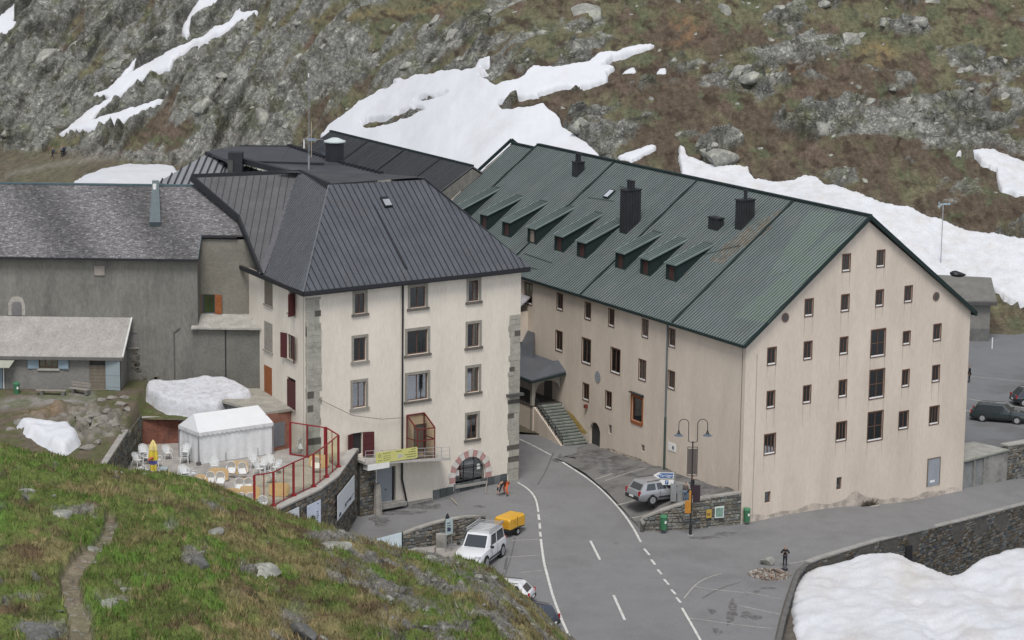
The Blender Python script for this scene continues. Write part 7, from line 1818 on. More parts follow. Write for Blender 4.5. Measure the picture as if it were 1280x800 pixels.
def bin_(p, lab, h=1.0, r=.28, wallb=None):
    r_ = thing('litter_bin', lab, 'litter bin', tuple(p), 'green litter bins'); gm_ = mat('bin_green', (.045, .15, .075), .5, .08, 2, .08, 9)
    MB().tube([p, p + Z * h * .85], r * .86, 14, r2=r).build('bin_body', gm_, r_, smooth=True); MB().tube([p + Z * h * .86, p + Z * h], r * 1.08, 14, r2=r * .9).build('bin_lid', mat('bin_lid', (.06, .20, .10), .5), r_, smooth=True)
    MB().cb(p + Vector((r * .45, -r * .88, h * .55)), .16, .02, .22).build('sticker', M_WHITE, r_)
bin_(G(20, 493, YD, 10.8) + Vector((0, .3, 0)), 'dark green bin against the wall of the grey shed', 1.0, .28)
bin_(G(566, 672) + Z * .0, 'green bin behind the small notice board by the curved wall', 1.5, .4)
pw = C0 + dA * .9 + nL * 7.4; bin_(V3(pw, S(pw.x, pw.y)) + Vector((.0, -.55, .35)), 'green bin on the front of the stone wall below the lamp post', 1.25, .32)
pw = wG.P(.35, 0, .36); bin_(V3(pw, S(pw.x, pw.y) + .25), 'green bin against the corner of the cream gable', 1.2, .3)

# ------------------------------------------------------------------ street side walls
SHz = [2.98, 2.92, 2.55, 1.95, 1.35]
tip2 = Vector((TIP.x, TIP.y, 0))
pts = []
for p, z in zip(SH, SHz): pts.append((V3(p, S(p.x, p.y) - .05), z))
pts.append((V3(TIP, S(TIP.x, TIP.y)), .95)); pts = pts[::-1]
pwall = stone_wall('parking_wall', 'curved dry stone wall with a pale cap below the lamp post at the parking', pts, 1, 21, base=(.17, .165, .145), capw=.6)
# lower curved wall by the white off-roader
lp = [(503, 686, 1.15), (520, 685, 1.55), (540, 683, 1.85), (560, 680, 2.0), (580, 676, 1.95), (600, 668, 1.5), (606, 660, .9)]
pts = [(G(a, b), G(a, b).z + h) for a, b, h in lp]
stone_wall('curved_wall', 'low curved stone wall with a pale coping behind the white off-roader', pts, 1, 22, base=(.16, .155, .14), capw=.5)
o = cdt_sheet('pale_pavement', [(G(a, b).x, G(a, b).y) for a, b in ((503, 690), (520, 684), (545, 682), (585, 684), (590, 700), (560, 720), (500, 715))], lambda x, y: S(x, y) + .02, mat('pale_pavement', (.30, .28, .26), .9, .15, 1, .15, 9), .8); flipup(o); o['kind'] = 'structure'
p = G(552, 681); o = MB().cb(p + Z * .55 + Vector((0, -.6, 0)), .9, .7, 1.1).build('concrete_block', M_CONC); tag(o, 'pale concrete block against the curved wall', 'block')
p = G(524, 692); o = MB().cb(p + Z * .2, .9, .7, .45).build('manhole_box', M_CONC); tag(o, 'low concrete box at the foot of the curved wall beside the slope', 'concrete box')
def board(px, py, wd_, h, lift, lab, m, legs=True, ax=(1, -.1, 0), writing=None):
    p = G(px, py); r_ = thing('sign_board', lab, 'sign board', tuple(p)); ax = Vector(ax).normalized(); n = Vector((ax.y, -ax.x, 0))
    MB().ob(p - ax * wd_ / 2 + Z * lift, ax * wd_, n * .05, Z * h).build('board', m, r_)
    if legs:
        for s_ in (-.4, .4): MB().tube([p + ax * (wd_ * s_) - n * .03, p + ax * (wd_ * s_) - n * .03 + Z * (lift + h)], .035, 6).build('leg', mat('steel_post', (.25, .26, .27), .5), r_)
    if writing:
        mk = MB()
        for (u, v, w_, hh) in writing: mk.ob(p - ax * wd_ / 2 + ax * wd_ * u + n * .051 + Z * (lift + h * v), ax * wd_ * w_, n * .004, Z * h * hh)
        mk.build('print', mat('poster_ink', (.05, .06, .10), .7), r_, kind='stuff')
board(561, 690, .75, 1.35, 1.5, 'small white notice board on thin legs beside the green bin', mat('notice_white', (.42, .50, .50), .6), ax=(.75, .66, 0), writing=[(.15, .7, .5, .06), (.15, .55, .6, .05), (.2, .2, .5, .22), (.15, .42, .4, .05)])
p = G(487, 695); FB_ = thing('hoarding', 'large slanting pale panel standing behind the brow of the slope', 'panel', tuple(p)); d_ = Vector((1, .25, 0)).normalized()
MB().prism([p - d_ * 1.6 + Z * .3, p + d_ * 1.0 + Z * -.3, p + d_ * 1.0 + Z * 1.95, p - d_ * 1.8 + Z * 1.35], Vector((0, .06, 0))).build('panel', mat('pale_blue_panel', (.50, .58, .62), .6, .05, 1, .05, 5), FB_); MB().tube([p + d_ * 1.05 - Z * .5, p + d_ * 1.05 + Z * 2.0], .05, 6).build('post', M_GREENTRIM, FB_)
p = G(559, 683); pw_z = p.z + 2.05; o = MB().tube([Vector((p.x, p.y + .2, pw_z)), Vector((p.x, p.y + .2, pw_z + .45)), Vector((p.x, p.y + .2, pw_z + .72))], [.22, .16, .05], 8).build('black_bollard', M_BLACK, smooth=True); tag(o, 'short black pointed bollard on top of the curved wall', 'bollard')
for i, (px, py) in enumerate([(559 - 15, 692)]):
    p = G(px, py); o = MB().tube([p, p + Z * .55], .06, 6).build('short_post', M_GREYWOOD); tag(o, 'short stake standing on the pale pavement', 'stake')
# roadside parapet wall seen above the snow bank, with arched recesses
WP = [(G(px, py), 0) for px, py in ((1012, 704), (1030, 697), (1100, 676), (1200, 652), (1280, 631), (1330, 618))]
def arches(p, z):
    s_ = (V3(p, 0) - V3(WP[1][0], 0)).length; top = S(p.x, p.y) - .25; k = (s_ % 3.6) - 1.8
    return abs(k) < 1.15 and top - z > -.1 and top - z < .35 + 1.3 * (1 - (k / 1.15) ** 2) ** .5 and int(s_ / 3.6) in (0, 1, 2, 3, 5, 6, 7)
pts = [(V3(p, -7.5), p.z - .02) for p, _ in WP]
rw = stone_wall('roadside_wall', 'long dark stone retaining wall with shallow arched recesses below the road edge', pts, 1, 23, base=(.115, .11, .10), cap=True, capw=.62, thick=.8, hole=arches, capm=mat('kerb_pale', (.27, .265, .25), .9, .15, 1.5, .15, 8), caph=.10)
hp_ = WP[2][0].lerp(WP[3][0], .30); d_ = V3(WP[3][0] - WP[2][0], 0).normalized(); n_w = Vector((d_.y, -d_.x, 0))
MB().ob(V3(hp_, S(hp_.x, hp_.y) - 2.9) + n_w * .12, d_ * .95, n_w * .12, Z * 1.7).build('drain_door', M_BLACK, rw); 
for i, a in enumerate(((1012, 704), (1003, 712), (997, 725), (992, 740), (988, 752), (983, 768), (980, 780), (976, 800))): pass
kb = [G(*a) for a in ((1012, 705), (1002, 714), (997, 724), (991, 742), (987, 754), (981, 776), (975, 803), (968, 840))]
stone_wall('kerb', 'curved dark kerb between the parking bays and the snow bank', [(V3(p, p.z - .4), p.z + .02) for p in kb][::1], -1, 24, base=(.10, .095, .09), capw=.35, capm=mat('dark_kerb', (.12, .115, .11), .9, .2, 1.5, .25, 8), cat_='kerb', caph=.09)
# retaining wall and gates right of the gable
rA = wG.P(GW + .05, 0, -.3); rB = atz(1258, 601, -1.0); rC = atz(1300, 594, -1.2)
RT = thing('gate_wall', 'pale concrete wall with grey double gates at the right end of the gable', 'gate wall', tuple(V3(rA, -.7)))
dR = V3(rB - rA, 0); LR = dR.length; dR.normalize(); nR = Vector((dR.y, -dR.x, 0))
zt_w = 2.0
for a, b in ((0, .5), (1.95, 2.25), (3.5, LR)): MB().ob(V3(rA, -1.6) + dR * a, dR * (b - a), -nR * .4, Z * (zt_w + 1.55)).build('pier', mat('pale_conc_wall', (.25, .245, .225), .9, .2, 1, .2, 7, tint=(.15, .15, .14), tintscale=.8, tintamt=.7), RT)
for a, b in ((.5, 1.95), (2.25, 3.5)): MB().ob(V3(rA, -1.6) + dR * a - nR * .12, dR * (b - a), -nR * .1, Z * (zt_w + 1.3)).build('gate', mat('gate_grey', (.20, .205, .20), .7, .2, 1, .2, 6), RT)
MB().ob(V3(rA, zt_w - .05) - dR * .05 + nR * .12, dR * (LR + .1), -nR * .6, Z * .14).build('coping', mat('mossy_coping', (.26, .28, .23), .9, .2, 1, .2, 6), RT)
stone_wall('retaining_wall', 'stone retaining wall at the right edge holding up the car park', [(V3(rB, -1.5), 2.35), (V3(rC, -1.6), 2.2), (V3(rC + (rC - rB) * 1.5, -1.8), 2.2)], 1, 25, base=(.15, .145, .13), capw=1.0, capm=mat('pale_coping', (.33, .325, .30), .9))
pc_ = [V3(rA, 2.02) + nR * .0, V3(rB, 2.02), V3(rB, 2.02) - nR * 4, V3(rA, 2.02) - nR * 6]
MB().prism([p - Z * .2 for p in pc_], Z * .28).build('slab', mat('pale_slab', (.30, .295, .27), .9, .2, .8, .2, 5), RT)
# shrub and slab at the foot of the gable
p = wallpt(1085, 634, wG, .3); sh = thing('shrub', 'bare brown shrub at the foot of the gable wall', 'shrub', (p.x, p.y, S(p.x, p.y)))
mb = MB(); r = random.Random(4)
for k in range(130):
    a = r.uniform(-1.3, 1.3); e = r.uniform(.2, 1.3); L_ = r.uniform(.3, .9); b_ = Vector((p.x, p.y, S(p.x, p.y) - .05)) + dB * r.uniform(-.8, .8); q = b_ + (dB * math.sin(a) * math.cos(e) + wG.n * r.uniform(0, .6) * math.cos(e) + Z * math.sin(e)) * L_
    mb.tube([b_, q], .018, 3, r2=.008)
    mb.tube([b_.lerp(q, .6), b_.lerp(q, .6) + Vector((r.uniform(-.2, .2), r.uniform(-.2, .2), r.uniform(.05, .3)))], .012, 3, r2=.005)
mb.build('twig', mat('twig', (.075, .06, .045), .9), sh, kind='stuff')
p = wallpt(1093, 636, wG, .7); o = MB().cb(Vector((p.x, p.y, S(p.x, p.y) + .05)), 1.0, .4, .1, ax=dB).build('stone_slab', M_CAP); tag(o, 'pale flat slab lying at the foot of the gable beside the shrub', 'slab')
p = G(610, 617); o = MB().bar(G(607, 617) + Z * .05, wF.P(wF.uv(607, 606)[0], 1.6, .15), .08, .06).build('leaning_plank', M_BW); tag(o, 'pale plank leaning against the shop window sill', 'plank')
o = MB().bar(G(572, 632) + Z * .06, G(563, 623) + Z * .06, .16, .08).build('plank', M_BW); tag(o, 'short plank lying on the pavement below the arched shop window', 'plank')

# ------------------------------------------------------------------ yellow banner on the walkway
bn = thing('banner', 'yellow banner with dark print hung on the walkway railing', 'banner', tuple(FP(wF.uv(470, 570)[0], 1.95, 5.6)))
o_ = 1.92; cs = [wF.uv(*q, o_) for q in ((469.5, 566), (521.5, 558.5), (522, 572), (470, 579.5))]
B4 = [FP(u, o_, z) for u, z in cs]
MB().prism(B4, wF.n * .02).build('cloth', mat('banner_yellow', (.56, .55, .20), .7, .05, 2, .05, 9), bn)
mk = MB(); mk2 = MB()
def bq(u, v): return B4[3].lerp(B4[2], u).lerp(B4[0].lerp(B4[1], u), v) + wF.n * .022
def strip(m_, u0, u1, v0, v1): m_.prism([bq(u0, v0), bq(u1, v0), bq(u1, v1), bq(u0, v1)], wF.n * .004)
r = random.Random(12)
for (u0, u1, v0, v1) in ((.84, .96, .82, .90), (.78, .96, .60, .68), (.70, .97, .38, .46), (.73, .97, .16, .24), (.17, .36, .80, .86), (.48, .62, .80, .88), (.18, .34, .55, .60), (.18, .36, .36, .41), (.18, .33, .18, .23), (.05, .14, .18, .24)):
    u = u0
    while u < u1: w_ = r.uniform(.012, .035); strip(mk, u, min(u + w_, u1), v0, v1); u += w_ + .008
for k in range(10):
    a0, a1 = 2 * math.pi * k / 10, 2 * math.pi * (k + .8) / 10
    mk.prism([bq(.09 + .035 * math.cos(a0), .66 + .16 * math.sin(a0)), bq(.09 + .035 * math.cos(a1), .66 + .16 * math.sin(a1)), bq(.09 + .022 * math.cos(a1), .66 + .1 * math.sin(a1)), bq(.09 + .022 * math.cos(a0), .66 + .1 * math.sin(a0))], wF.n * .004)
mk.build('print', mat('banner_ink', (.10, .11, .05), .7), bn, kind='stuff'); strip(mk2, .52, .60, .2, .55); strip(mk2, .61, .66, .3, .5); mk2.build('print_patch', mat('banner_pale', (.45, .45, .42), .7), bn)
# cables across the front
cb_ = [wF.P(-21.3, 11.4, .15), wF.P(-18, 9.6, .3), wF.P(-15, 8.9, .3), wF.P(-12.9, 8.75, .2)]
o = MB().tube(cb_, .02, 4).build('cable', mat('cable', (.12, .08, .07), .7)); tag(o, 'thin cable sagging across the front wall to the rain pipe', 'cable')

# ------------------------------------------------------------------ lamp post with banners
b_ = G(863, 669); LPn = thing('lamp_post', 'tall black double swan-neck lamp post by the stone parking wall', 'lamp post', tuple(b_))
HL = 8.2
M_LP = mat('lamp_black', (.028, .027, .028), .5)
MB().tube([b_, b_ + Z * .9], .13, 10).build('base_sleeve', M_LP, LPn, smooth=True); MB().tube([b_ + Z * .9, b_ + Z * HL], .06, 8).build('pole', M_LP, LPn, smooth=True); MB().tube([b_ - Z * .02, b_ + Z * .06], .26, 12).build('base_plate', mat('base_pale', (.3, .3, .29), .8), LPn)
hx = Vector((1, 0.05, 0)).normalized()
for sg in (-1, 1):
    st0 = b_ + Z * HL + hx * (sg * .38)
    pts = [b_ + Z * (HL - .15), st0 + Z * .0, st0 + Z * 1.5]
    for k in range(1, 9): a = math.pi * k / 8; pts.append(st0 + Z * (1.5 + .42 * math.sin(a)) + hx * sg * (.42 - .42 * math.cos(a)))
    pts.append(st0 + hx * sg * .84 + Z * .95)
    ar = MB().tube(pts, .035, 6).build('arm', M_LP, LPn, smooth=True)
    c = st0 + hx * sg * .84
    MB().tube([c + Z * .97, c + Z * .72, c + Z * .62], [.05, .12, .2], 12).build('lamp_holder', M_LP, ar, smooth=True)
    MB().tube([c + Z * .64, c + Z * .52, c + Z * .48], [.18, .36, .42], 14).build('lamp_shade', mat('shade_blue_grey', (.10, .12, .15), .4), ar, smooth=True)
fr = MB(); 
for a, b in (((-.42, 5.2), (-.42, 7.7)), ((.42, 5.2), (.42, 7.7)), ((-.42, 7.7), (.42, 7.7)), ((-.42, 5.2), (.42, 5.2))): fr.bar(b_ + hx * a[0] + Z * a[1], b_ + hx * b[0] + Z * b[1], .05, .05)
fo = fr.build('banner_frame', M_LP, LPn); MB().ob(b_ + hx * -.38 + Z * 5.35, hx * .76, Vector((0, -.02, 0)), Z * 2.2).build('banner_cloth', mat('banner_brown', (.10, .085, .08), .9, .1, 6, .1, 20, stretch=(8, 1, .5)), fo)
f2 = MB().ob(b_ + hx * .12 + Z * 2.9 + Vector((0, -.05, 0)), hx * .62, Vector((0, -.04, 0)), Z * 1.5).build('sign_panel', mat('dark_plum', (.035, .022, .028), .6), LPn)
MB().ob(b_ + hx * -.02 + Z * 3.6 + Vector((0, -.06, 0)), hx * .14, Vector((0, -.04, 0)), Z * .9).build('sign_edge', mat('dark_plum', (.035, .022, .028)), LPn)
MB().ob(b_ + hx * -.55 + Z * 2.0 + Vector((0, -.1, 0)), hx * .5, Vector((0, -.2, 0)), Z * 1.05).build('orange_box', mat('orange_box', (.42, .19, .03), .5), LPn)
MB().ob(b_ + hx * -.2 + Z * 3.05 + Vector((0, -.1, 0)), hx * .16, Vector((0, -.1, 0)), Z * .9).build('orange_strip', MATS['orange_box'], LPn)
# sign plates on the parking wall
def on_pw(px, py, wd_, h, m, name, lab, cat_):
    a = SH[1]; b = SH[2]; d = V3(a - b, 0).normalized(); n = Vector((d.y, -d.x, 0)); n = n if n.y < 0 else -n
    q = onplane(V3(b, 0) + n * .15, n, px, py); o = thing(name, lab, cat_, tuple(q))
    MB().ob(q - d * wd_ / 2 - Z * h / 2, d * wd_, n * .05, Z * h).build('plate', m, o); return o, q, d, n
o, q, d, n = on_pw(899, 640, .85, 1.0, mat('map_white', (.55, .62, .58), .6), 'map_panel', 'pale green map panel fixed to the stone wall near the gable corner', 'map panel')
MB().ob(q - d * .34 - Z * .4 + n * .051, d * .68, n * .01, Z * .78).build('map_print', mat('map_green', (.18, .28, .23), .6, .3, 4, .3, 14), o)
o, q, d, n = on_pw(886, 642, .5, .75, mat('post_yellow', (.42, .29, .06), .6), 'yellow_box', 'yellow box on the stone wall left of the map panel', 'mail box')
MB().ob(q - d * .18 - Z * .15 + n * .051, d * .3, n * .02, Z * .2).build('flap', mat('flap_brown', (.2, .1, .04), .6), o)
# direction sign
p = G(840, 629, PK, 2); DS = thing('direction_sign', 'blue arrow sign reading Martigny over a white parking arrow behind the stone wall', 'direction sign', tuple(p))
ax = Vector((1, 0.0, 0)); nn_ = Vector((0, -1, 0))
for dx in (-.1, .22): MB().tube([p + ax * dx, p + ax * dx + Z * 2.75], .035, 6).build('post', mat('steel_post', (.25, .26, .27)), DS)
def arrow(x0, x1, z0, z1, tip, m, nm, o): 
    zc = (z0 + z1) / 2; q = [(x0 + tip, z0), (x1, z0), (x1, z1), (x0 + tip, z1), (x0, zc)]
    return MB().prism([p + ax * x + Z * z + nn_ * o for x, z in q], nn_ * .02).build(nm, m, DS)
arrow(-1.7, .1, 2.13, 2.66, .42, M_WHITE, 'arrow_border', .05); a_b = arrow(-1.36, .04, 2.19, 2.60, .30, mat('sign_blue', (.015, .09, .28), .5), 'arrow_panel', .075)
arrow(-1.35, .1, 1.55, 2.02, .34, M_WHITE, 'arrow_panel', .05)
MB().ob(p + ax * -.66 + Z * 1.6 + nn_ * .071, ax * .3, nn_ * .006, Z * .36).build('parking_symbol', MATS['sign_blue'], DS)
def text(s_, size, loc, par, m, rot):
    cu_ = bpy.data.curves.new('lettering', 'FONT'); cu_.body = s_; cu_.size = size; cu_.extrude = .004; cu_.align_x = 'CENTER'; cu_.align_y = 'CENTER'
    cu_.materials.append(m); tmp = bpy.data.objects.new('t', cu_); COL.objects.link(tmp); dg = bpy.context.evaluated_depsgraph_get(); me_ = bpy.data.meshes.new_from_object(tmp.evaluated_get(dg)); bpy.data.objects.remove(tmp); o = bpy.data.objects.new('lettering', me_); COL.objects.link(o); o.parent = par; o.location = loc - wloc(par); o.rotation_euler = rot; return o
text('Martigny', .40, p + ax * -.58 + Z * 2.40 + nn_ * .10, DS, M_WHITE, (math.pi / 2, 0, 0)); text('P', .34, p + ax * -.51 + Z * 1.78 + nn_ * .082, DS, M_WHITE, (math.pi / 2, 0, 0))
IB = thing('info_board', 'grey double display board between the silver estate car and the stone wall', 'display board', tuple(G(841, 630, PK, 2)))
for dx in (-.15, .42): MB().ob(p + ax * (dx - .0) + Vector((.0, -.35, .15)), ax * .48, nn_ * .05, Z * 1.6).build('board', mat('board_grey', (.26, .27, .27), .7, .1, 3, .1, 12), IB)
for dx in (-.15, .9): MB().tube([p + ax * dx + Vector((0, -.33, 0)), p + ax * dx + Vector((0, -.33, 1.8))], .03, 6).build('post', MATS['steel_post'], IB)
p = G(869, 627, PK, 2); o = MB().tube([p, p + Z * 1.35], .05, 6).build('white_post', M_WHITE); tag(o, 'slim white post beside the black lamp post', 'post')
# ------------------------------------------------------------------ masts
b_ = atz(386, 214, 28.3); MS = thing('antenna_mast', 'tall thin aerial mast rising from the black roof beside the drum chimney', 'antenna mast', tuple(b_))
mt = mat('mast_grey', (.24, .25, .26), .5); HM = 8.6
MB().tube([b_ - Z * .3, b_ + Z * 1.4], .09, 8).build('mast_foot', mt, MS)
ml = MB()
for k in range(3):
    a = k * 2.094; q = Vector((math.cos(a) * .09, math.sin(a) * .09, 0)); ml.tube([b_ + q + Z * 1.2, b_ + q * .6 + Z * HM], .018, 4)
for k in range(26): z = 1.2 + (HM - 1.2) * k / 26; a = k * 2.094; ml.bar(b_ + Vector((math.cos(a) * .09, math.sin(a) * .09, z)), b_ + Vector((math.cos(a + 2.09) * .08, math.sin(a + 2.09) * .08, z + .28)), .012, .012)
ml.build('lattice', mt, MS); MB().tube([b_ + Z * HM, b_ + Z * (HM + .35)], .06, 6).build('mast_top', M_WHITE, MS)
MB().bar(b_ + Vector((-.5, 0, 3.0)), b_ + Vector((1.3, .1, 2.9)), .04, .04).build('cross_arm', mt, MS); MB().tube([b_ + Vector((-.42, -.1, 2.1)), b_ + Vector((-.42, -.1, 2.9))], .06, 6).build('white_aerial', M_WHITE, MS); MB().cb(b_ + Vector((.35, 0, 2.9)), .7, .2, .22).build('box_aerial', mat('aerial_blue', (.20, .25, .32), .5), MS)
gy_ = MB(); gy_.tube([b_ + Z * 4.5, b_ + Vector((-2.6, 1, .9))], .010, 3); gy_.build('guy_wire', M_BLACK, MS)
b_ = atz(407.5, 178, 28.3) ; b_ = Vector((b_.x, dc.y + 1.2, 28.0)); o = MB().tube([b_, b_ + Z * 4.3], .028, 5).build('whip_aerial', mat('aerial_cream', (.45, .38, .30), .6)); tag(o, 'thin pale whip aerial just left of the drum chimney', 'aerial')
b_ = V3(atz(1176, 338, 8), 0) + Vector((0, 3, 0)); q_ = aty(1175.5, 336, b_.y); WTb = thing('wind_turbine', 'slim pole with a small pale wind turbine behind the right slope of the gable', 'wind turbine', (q_.x, q_.y, q_.z - 1.5))
tp_ = aty(1181, 256, b_.y); base_ = Vector((q_.x, q_.y, q_.z - 1.5)); top_ = Vector((q_.x, q_.y, tp_.z))
MB().tube([base_, top_], .07, 8, r2=.05).build('pole', mat('pole_pale', (.36, .38, .40), .5), WTb); MB().tube([top_ + Vector((-.45, 0, .05)), top_ + Vector((.5, .2, .05))], [.06, .12], 8).build('nacelle', mat('nacelle', (.33, .42, .48), .4), WTb)
for a in (.3, 2.4, 4.5): MB().bar(top_ + Vector((-.45, 0, .05)), top_ + Vector((-.5, math.cos(a) * .55, math.sin(a) * .55 + .05)), .09, .02).build('blade', mat('blade_blue', (.30, .42, .50), .4), WTb)
MB().add([top_ + Vector((.5, .2, .0)), top_ + Vector((.8, .3, .3)), top_ + Vector((.95, .35, -.1))], [(0, 1, 2)]).build('tail_fin', MATS['blade_blue'], WTb)
p = G(1240, 436, CPz, 2.5); o = MB().tube([p, p + Z * 1.3], .07, 6).build('white_post', M_WHITE); tag(o, 'white marker post at the corner of the small grey building', 'post')
b0_ = atz(1196, 337, 11); o = boulder('dark_tarp', (b0_.x, b0_.y - 1, b0_.z - .3), 1.0, .5, .4, 5, M_BLACK); tag(o, 'dark hump on the roof of the small grey building', 'tarp')
# ================================================================== VEHICLES
M_TYRE = mat('tyre', (.018, .018, .018), .85); M_RIM = mat('rim', (.35, .36, .37), .35, metal=.3); M_CGL = mat('car_glass', (.028, .035, .042), .06, 0, 1, 0, 1, spec=.9)
M_TRIM = mat('car_trim', (.03, .03, .032), .6); M_TAIL = mat('tail_red', (.35, .015, .015), .25); M_HEAD = mat('headlight', (.55, .57, .60), .12, spec=.8)
def car(name, label, loc, heading, paint, L, W, H, wb, kind, rack=False, plate=True, low=None, sc_=1.2):
    t = thing(name, label, 'car', (0, 0, 0)); w = W / 2
    zb = low or .26; belt = {'suv': 1.12, 'estate': .92, 'hatch': .90}[kind] ; wr = {'suv': .39, 'estate': .315, 'hatch': .31}[kind]
    hood = {'suv': 1.08, 'estate': .86, 'hatch': .86}[kind]
    f = L / 2; xw = {'suv': f - 1.30, 'estate': f - 1.35, 'hatch': f - 1.0}[kind]
    st_ = [(-f, zb + .25, belt - .25, w * .86), (-f + .05, zb + .08, belt - .02, w * .94), (-f + .35, zb, belt + .02, w * .99), (-wb / 2, zb, belt + .01, w), (0, zb - .02, belt, w), (xw - .25, zb, belt - .01, w), (xw + .2, zb, hood + .01, w * .99), (f - .65, zb, hood - .05, w * .97), (f - .25, zb, hood - .13, w * .92), (f - .04, zb + .1, hood - .28, w * .84), (f, zb + .22, hood - .40, w * .78)]
    ring = []; m = MB()
    for x, z0, z1, ww in st_:
        h = z1 - z0; ring.append([Vector((x, y, z)) for y, z in ((-ww * .88, z0), (-ww * .98, z0 + .12), (-ww, z0 + h * .45), (-ww * .985, z0 + h * .72), (-ww * .94, z1 - .03), (-ww * .84, z1 + .005), (0, z1 + .035), (ww * .84, z1 + .005), (ww * .94, z1 - .03), (ww * .985, z0 + h * .72), (ww, z0 + h * .45), (ww * .98, z0 + .12), (ww * .88, z0))])
    n = len(ring[0]); vs = [p for r_ in ring for p in r_]; fs = [(i * n + k, (i + 1) * n + k, (i + 1) * n + (k + 1) % n, i * n + (k + 1) % n) for i in range(len(ring) - 1) for k in range(n)]
    fs += [tuple(range(n)), tuple(range((len(ring) - 1) * n, len(ring) * n))[::-1]]
    m.add(vs, fs); m.build('body', paint, t, smooth=True)
    # cabin
    x1 = xw + .12; x2 = {'suv': xw - .50, 'estate': xw - .62, 'hatch': xw - .6}[kind]; x3 = {'suv': -f + .22, 'estate': -f + .50, 'hatch': -f + .62}[kind]; x4 = {'suv': -f + .08, 'estate': -f + .16, 'hatch': -f + .14}[kind]
    wb_, wt = w * .92, w * .76; zt = H; zc0 = belt - .04
    lo_ = [(x1, .82), (x2 + .3, 1), (x3 + .2, 1), (x4, .92)]
    B = [Vector((x1, -wb_ * .86, zc0 - .02)), Vector((x1 - .35, -wb_, zc0)), Vector((x4 + .25, -wb_, zc0)), Vector((x4, -wb_ * .9, zc0))]; T = [Vector((x2, -wt * .93, zt - .07)), Vector((x2 - .2, -wt, zt - .05)), Vector((x3 + .15, -wt, zt - .05)), Vector((x3, -wt * .94, zt - .09))]
    mir = lambda p: Vector((p.x, -p.y, p.z))
    B2 = B + [mir(p) for p in B[::-1]]; T2 = T + [mir(p) for p in T[::-1]]; RC = [Vector((x2 - .25, 0, zt + .015)), Vector((x3 + .25, 0, zt + .015))]
    m = MB(); k = len(B2); m.add(B2 + T2, [(i, (i + 1) % k, k + (i + 1) % k, k + i) for i in range(k)])
    m.add([T2[0], T2[1], T2[6], T2[7], RC[0]], [(0, 1, 4), (1, 2, 4), (2, 3, 4), (3, 0, 4)]); m.add([T2[1], T2[2], T2[5], T2[6], RC[0], RC[1]], [(0, 1, 5, 4), (2, 3, 4, 5)]); m.add([T2[2], T2[3], T2[4], T2[5], RC[1]], [(0, 1, 4), (1, 2, 4), (2, 3, 4), (3, 0, 4)])
    cab = m.build('cabin', paint, t)
    def gl(nm, a, b, c, d, e=.06, f_=.06):       # inset glass on quad a b (bottom) c d (top)
        q = lambda u, v: a.lerp(b, u).lerp(d.lerp(c, u), v); nrm = (b - a).cross(d - a).normalized(); ctr = (a + b + c + d) / 4
        if nrm.dot(ctr - Vector((ctr.x * .5, 0, zc0))) < 0: nrm = -nrm
        MB().prism([q(e, f_) + nrm * .004, q(1 - e, f_) + nrm * .004, q(1 - e, 1 - f_) + nrm * .004, q(e, 1 - f_) + nrm * .004], nrm * .008).build(nm, M_CGL, t)
    gl('windscreen', B2[0], B2[7], T2[7], T2[0], .05, .09); gl('rear_window', B2[3], B2[4], T2[4], T2[3], .08, .15)
    cuts = {'suv': [(.03, .42), (.47, .62) if False else (.47, .97)], 'estate': [(.03, .33), (.37, .64), (.68, .97)], 'hatch': [(.03, .45), (.49, .95)]}[kind]
    for a, b in ((B2[1], B2[2]), ):
        for sgn in (1, -1):
            b0_, b1_, t1_, t0_ = (B2[1], B2[2], T2[2], T2[1]) if sgn == 1 else (B2[6], B2[5], T2[5], T2[6])
            for c0, c1 in cuts: gl('side_window', b0_.lerp(b1_, c0), b0_.lerp(b1_, c1), t0_.lerp(t1_, c1), t0_.lerp(t1_, c0), .03, .14)
    for sx in (-1, 1):
        for sy in (-1, 1):
            c = Vector((sx * wb / 2 + (.08 if sx > 0 else 0), sy * (w - .10), wr)); ay = Vector((0, sy, 0))
            MB().tube([c - ay * .14, c + ay * .095], wr + .065, 20).build('wheel_arch', M_TRIM, t)
            wh = MB().tube([c - ay * .10, c + ay * .12], wr, 20).build('wheel', M_TYRE, t, smooth=True)
            MB().tube([c + ay * .12, c + ay * .128], wr * .68, 16).build('rim', M_RIM, wh)
            sp_ = MB()
            for kk in range(5): a = kk * 1.2566; sp_.cb(c + ay * .13 + Vector((math.cos(a) * wr * .4, 0, math.sin(a) * wr * .4)), .02, .01, .02)
        MB().cb(Vector((sx * (f - .0), 0, zb + .22)), .14, W * .80, .22).build('bumper', M_TRIM if kind != 'suv' or sx < 0 else paint, t)
    for sy in (-1, 1):
        MB().cb(Vector((f - .14, sy * w * .66, hood - .25)), .22, .34, .15).build('headlight', M_HEAD, t); MB().cb(Vector((-f + .06, sy * w * .84, belt - .12 if kind != 'suv' else .95)), .12, .14, .30).build('tail_light', M_TAIL, t)
        MB().cb(Vector((xw - .08, sy * (w + .10), belt + .08)), .12, .20, .14).build('mirror', M_TRIM if kind == 'suv' else paint, t)
        MB().cb(Vector((0, sy * (w + .004), zb + .22)), wb - .9, .02, .10).build('side_strip', M_TRIM, t)
        dl = MB()
        for x in {'suv': (.55, -.45), 'estate': (.85, -.02, -.82), 'hatch': (.6, -.4)}[kind]: dl.cb(Vector((x, sy * (w * 1.0), (zb + belt) / 2 + .08)), .014, .012, belt - zb - .2)
        dl.build('door_gap', M_TRIM, t)
    MB().cb(Vector((f - .03, 0, zb + .38)), .10, W * .52, .17).build('grille', M_TRIM, t)
    if plate: MB().cb(Vector((-f - .07, 0, .55)), .02, .5, .12).build('number_plate', M_WHITE, t)
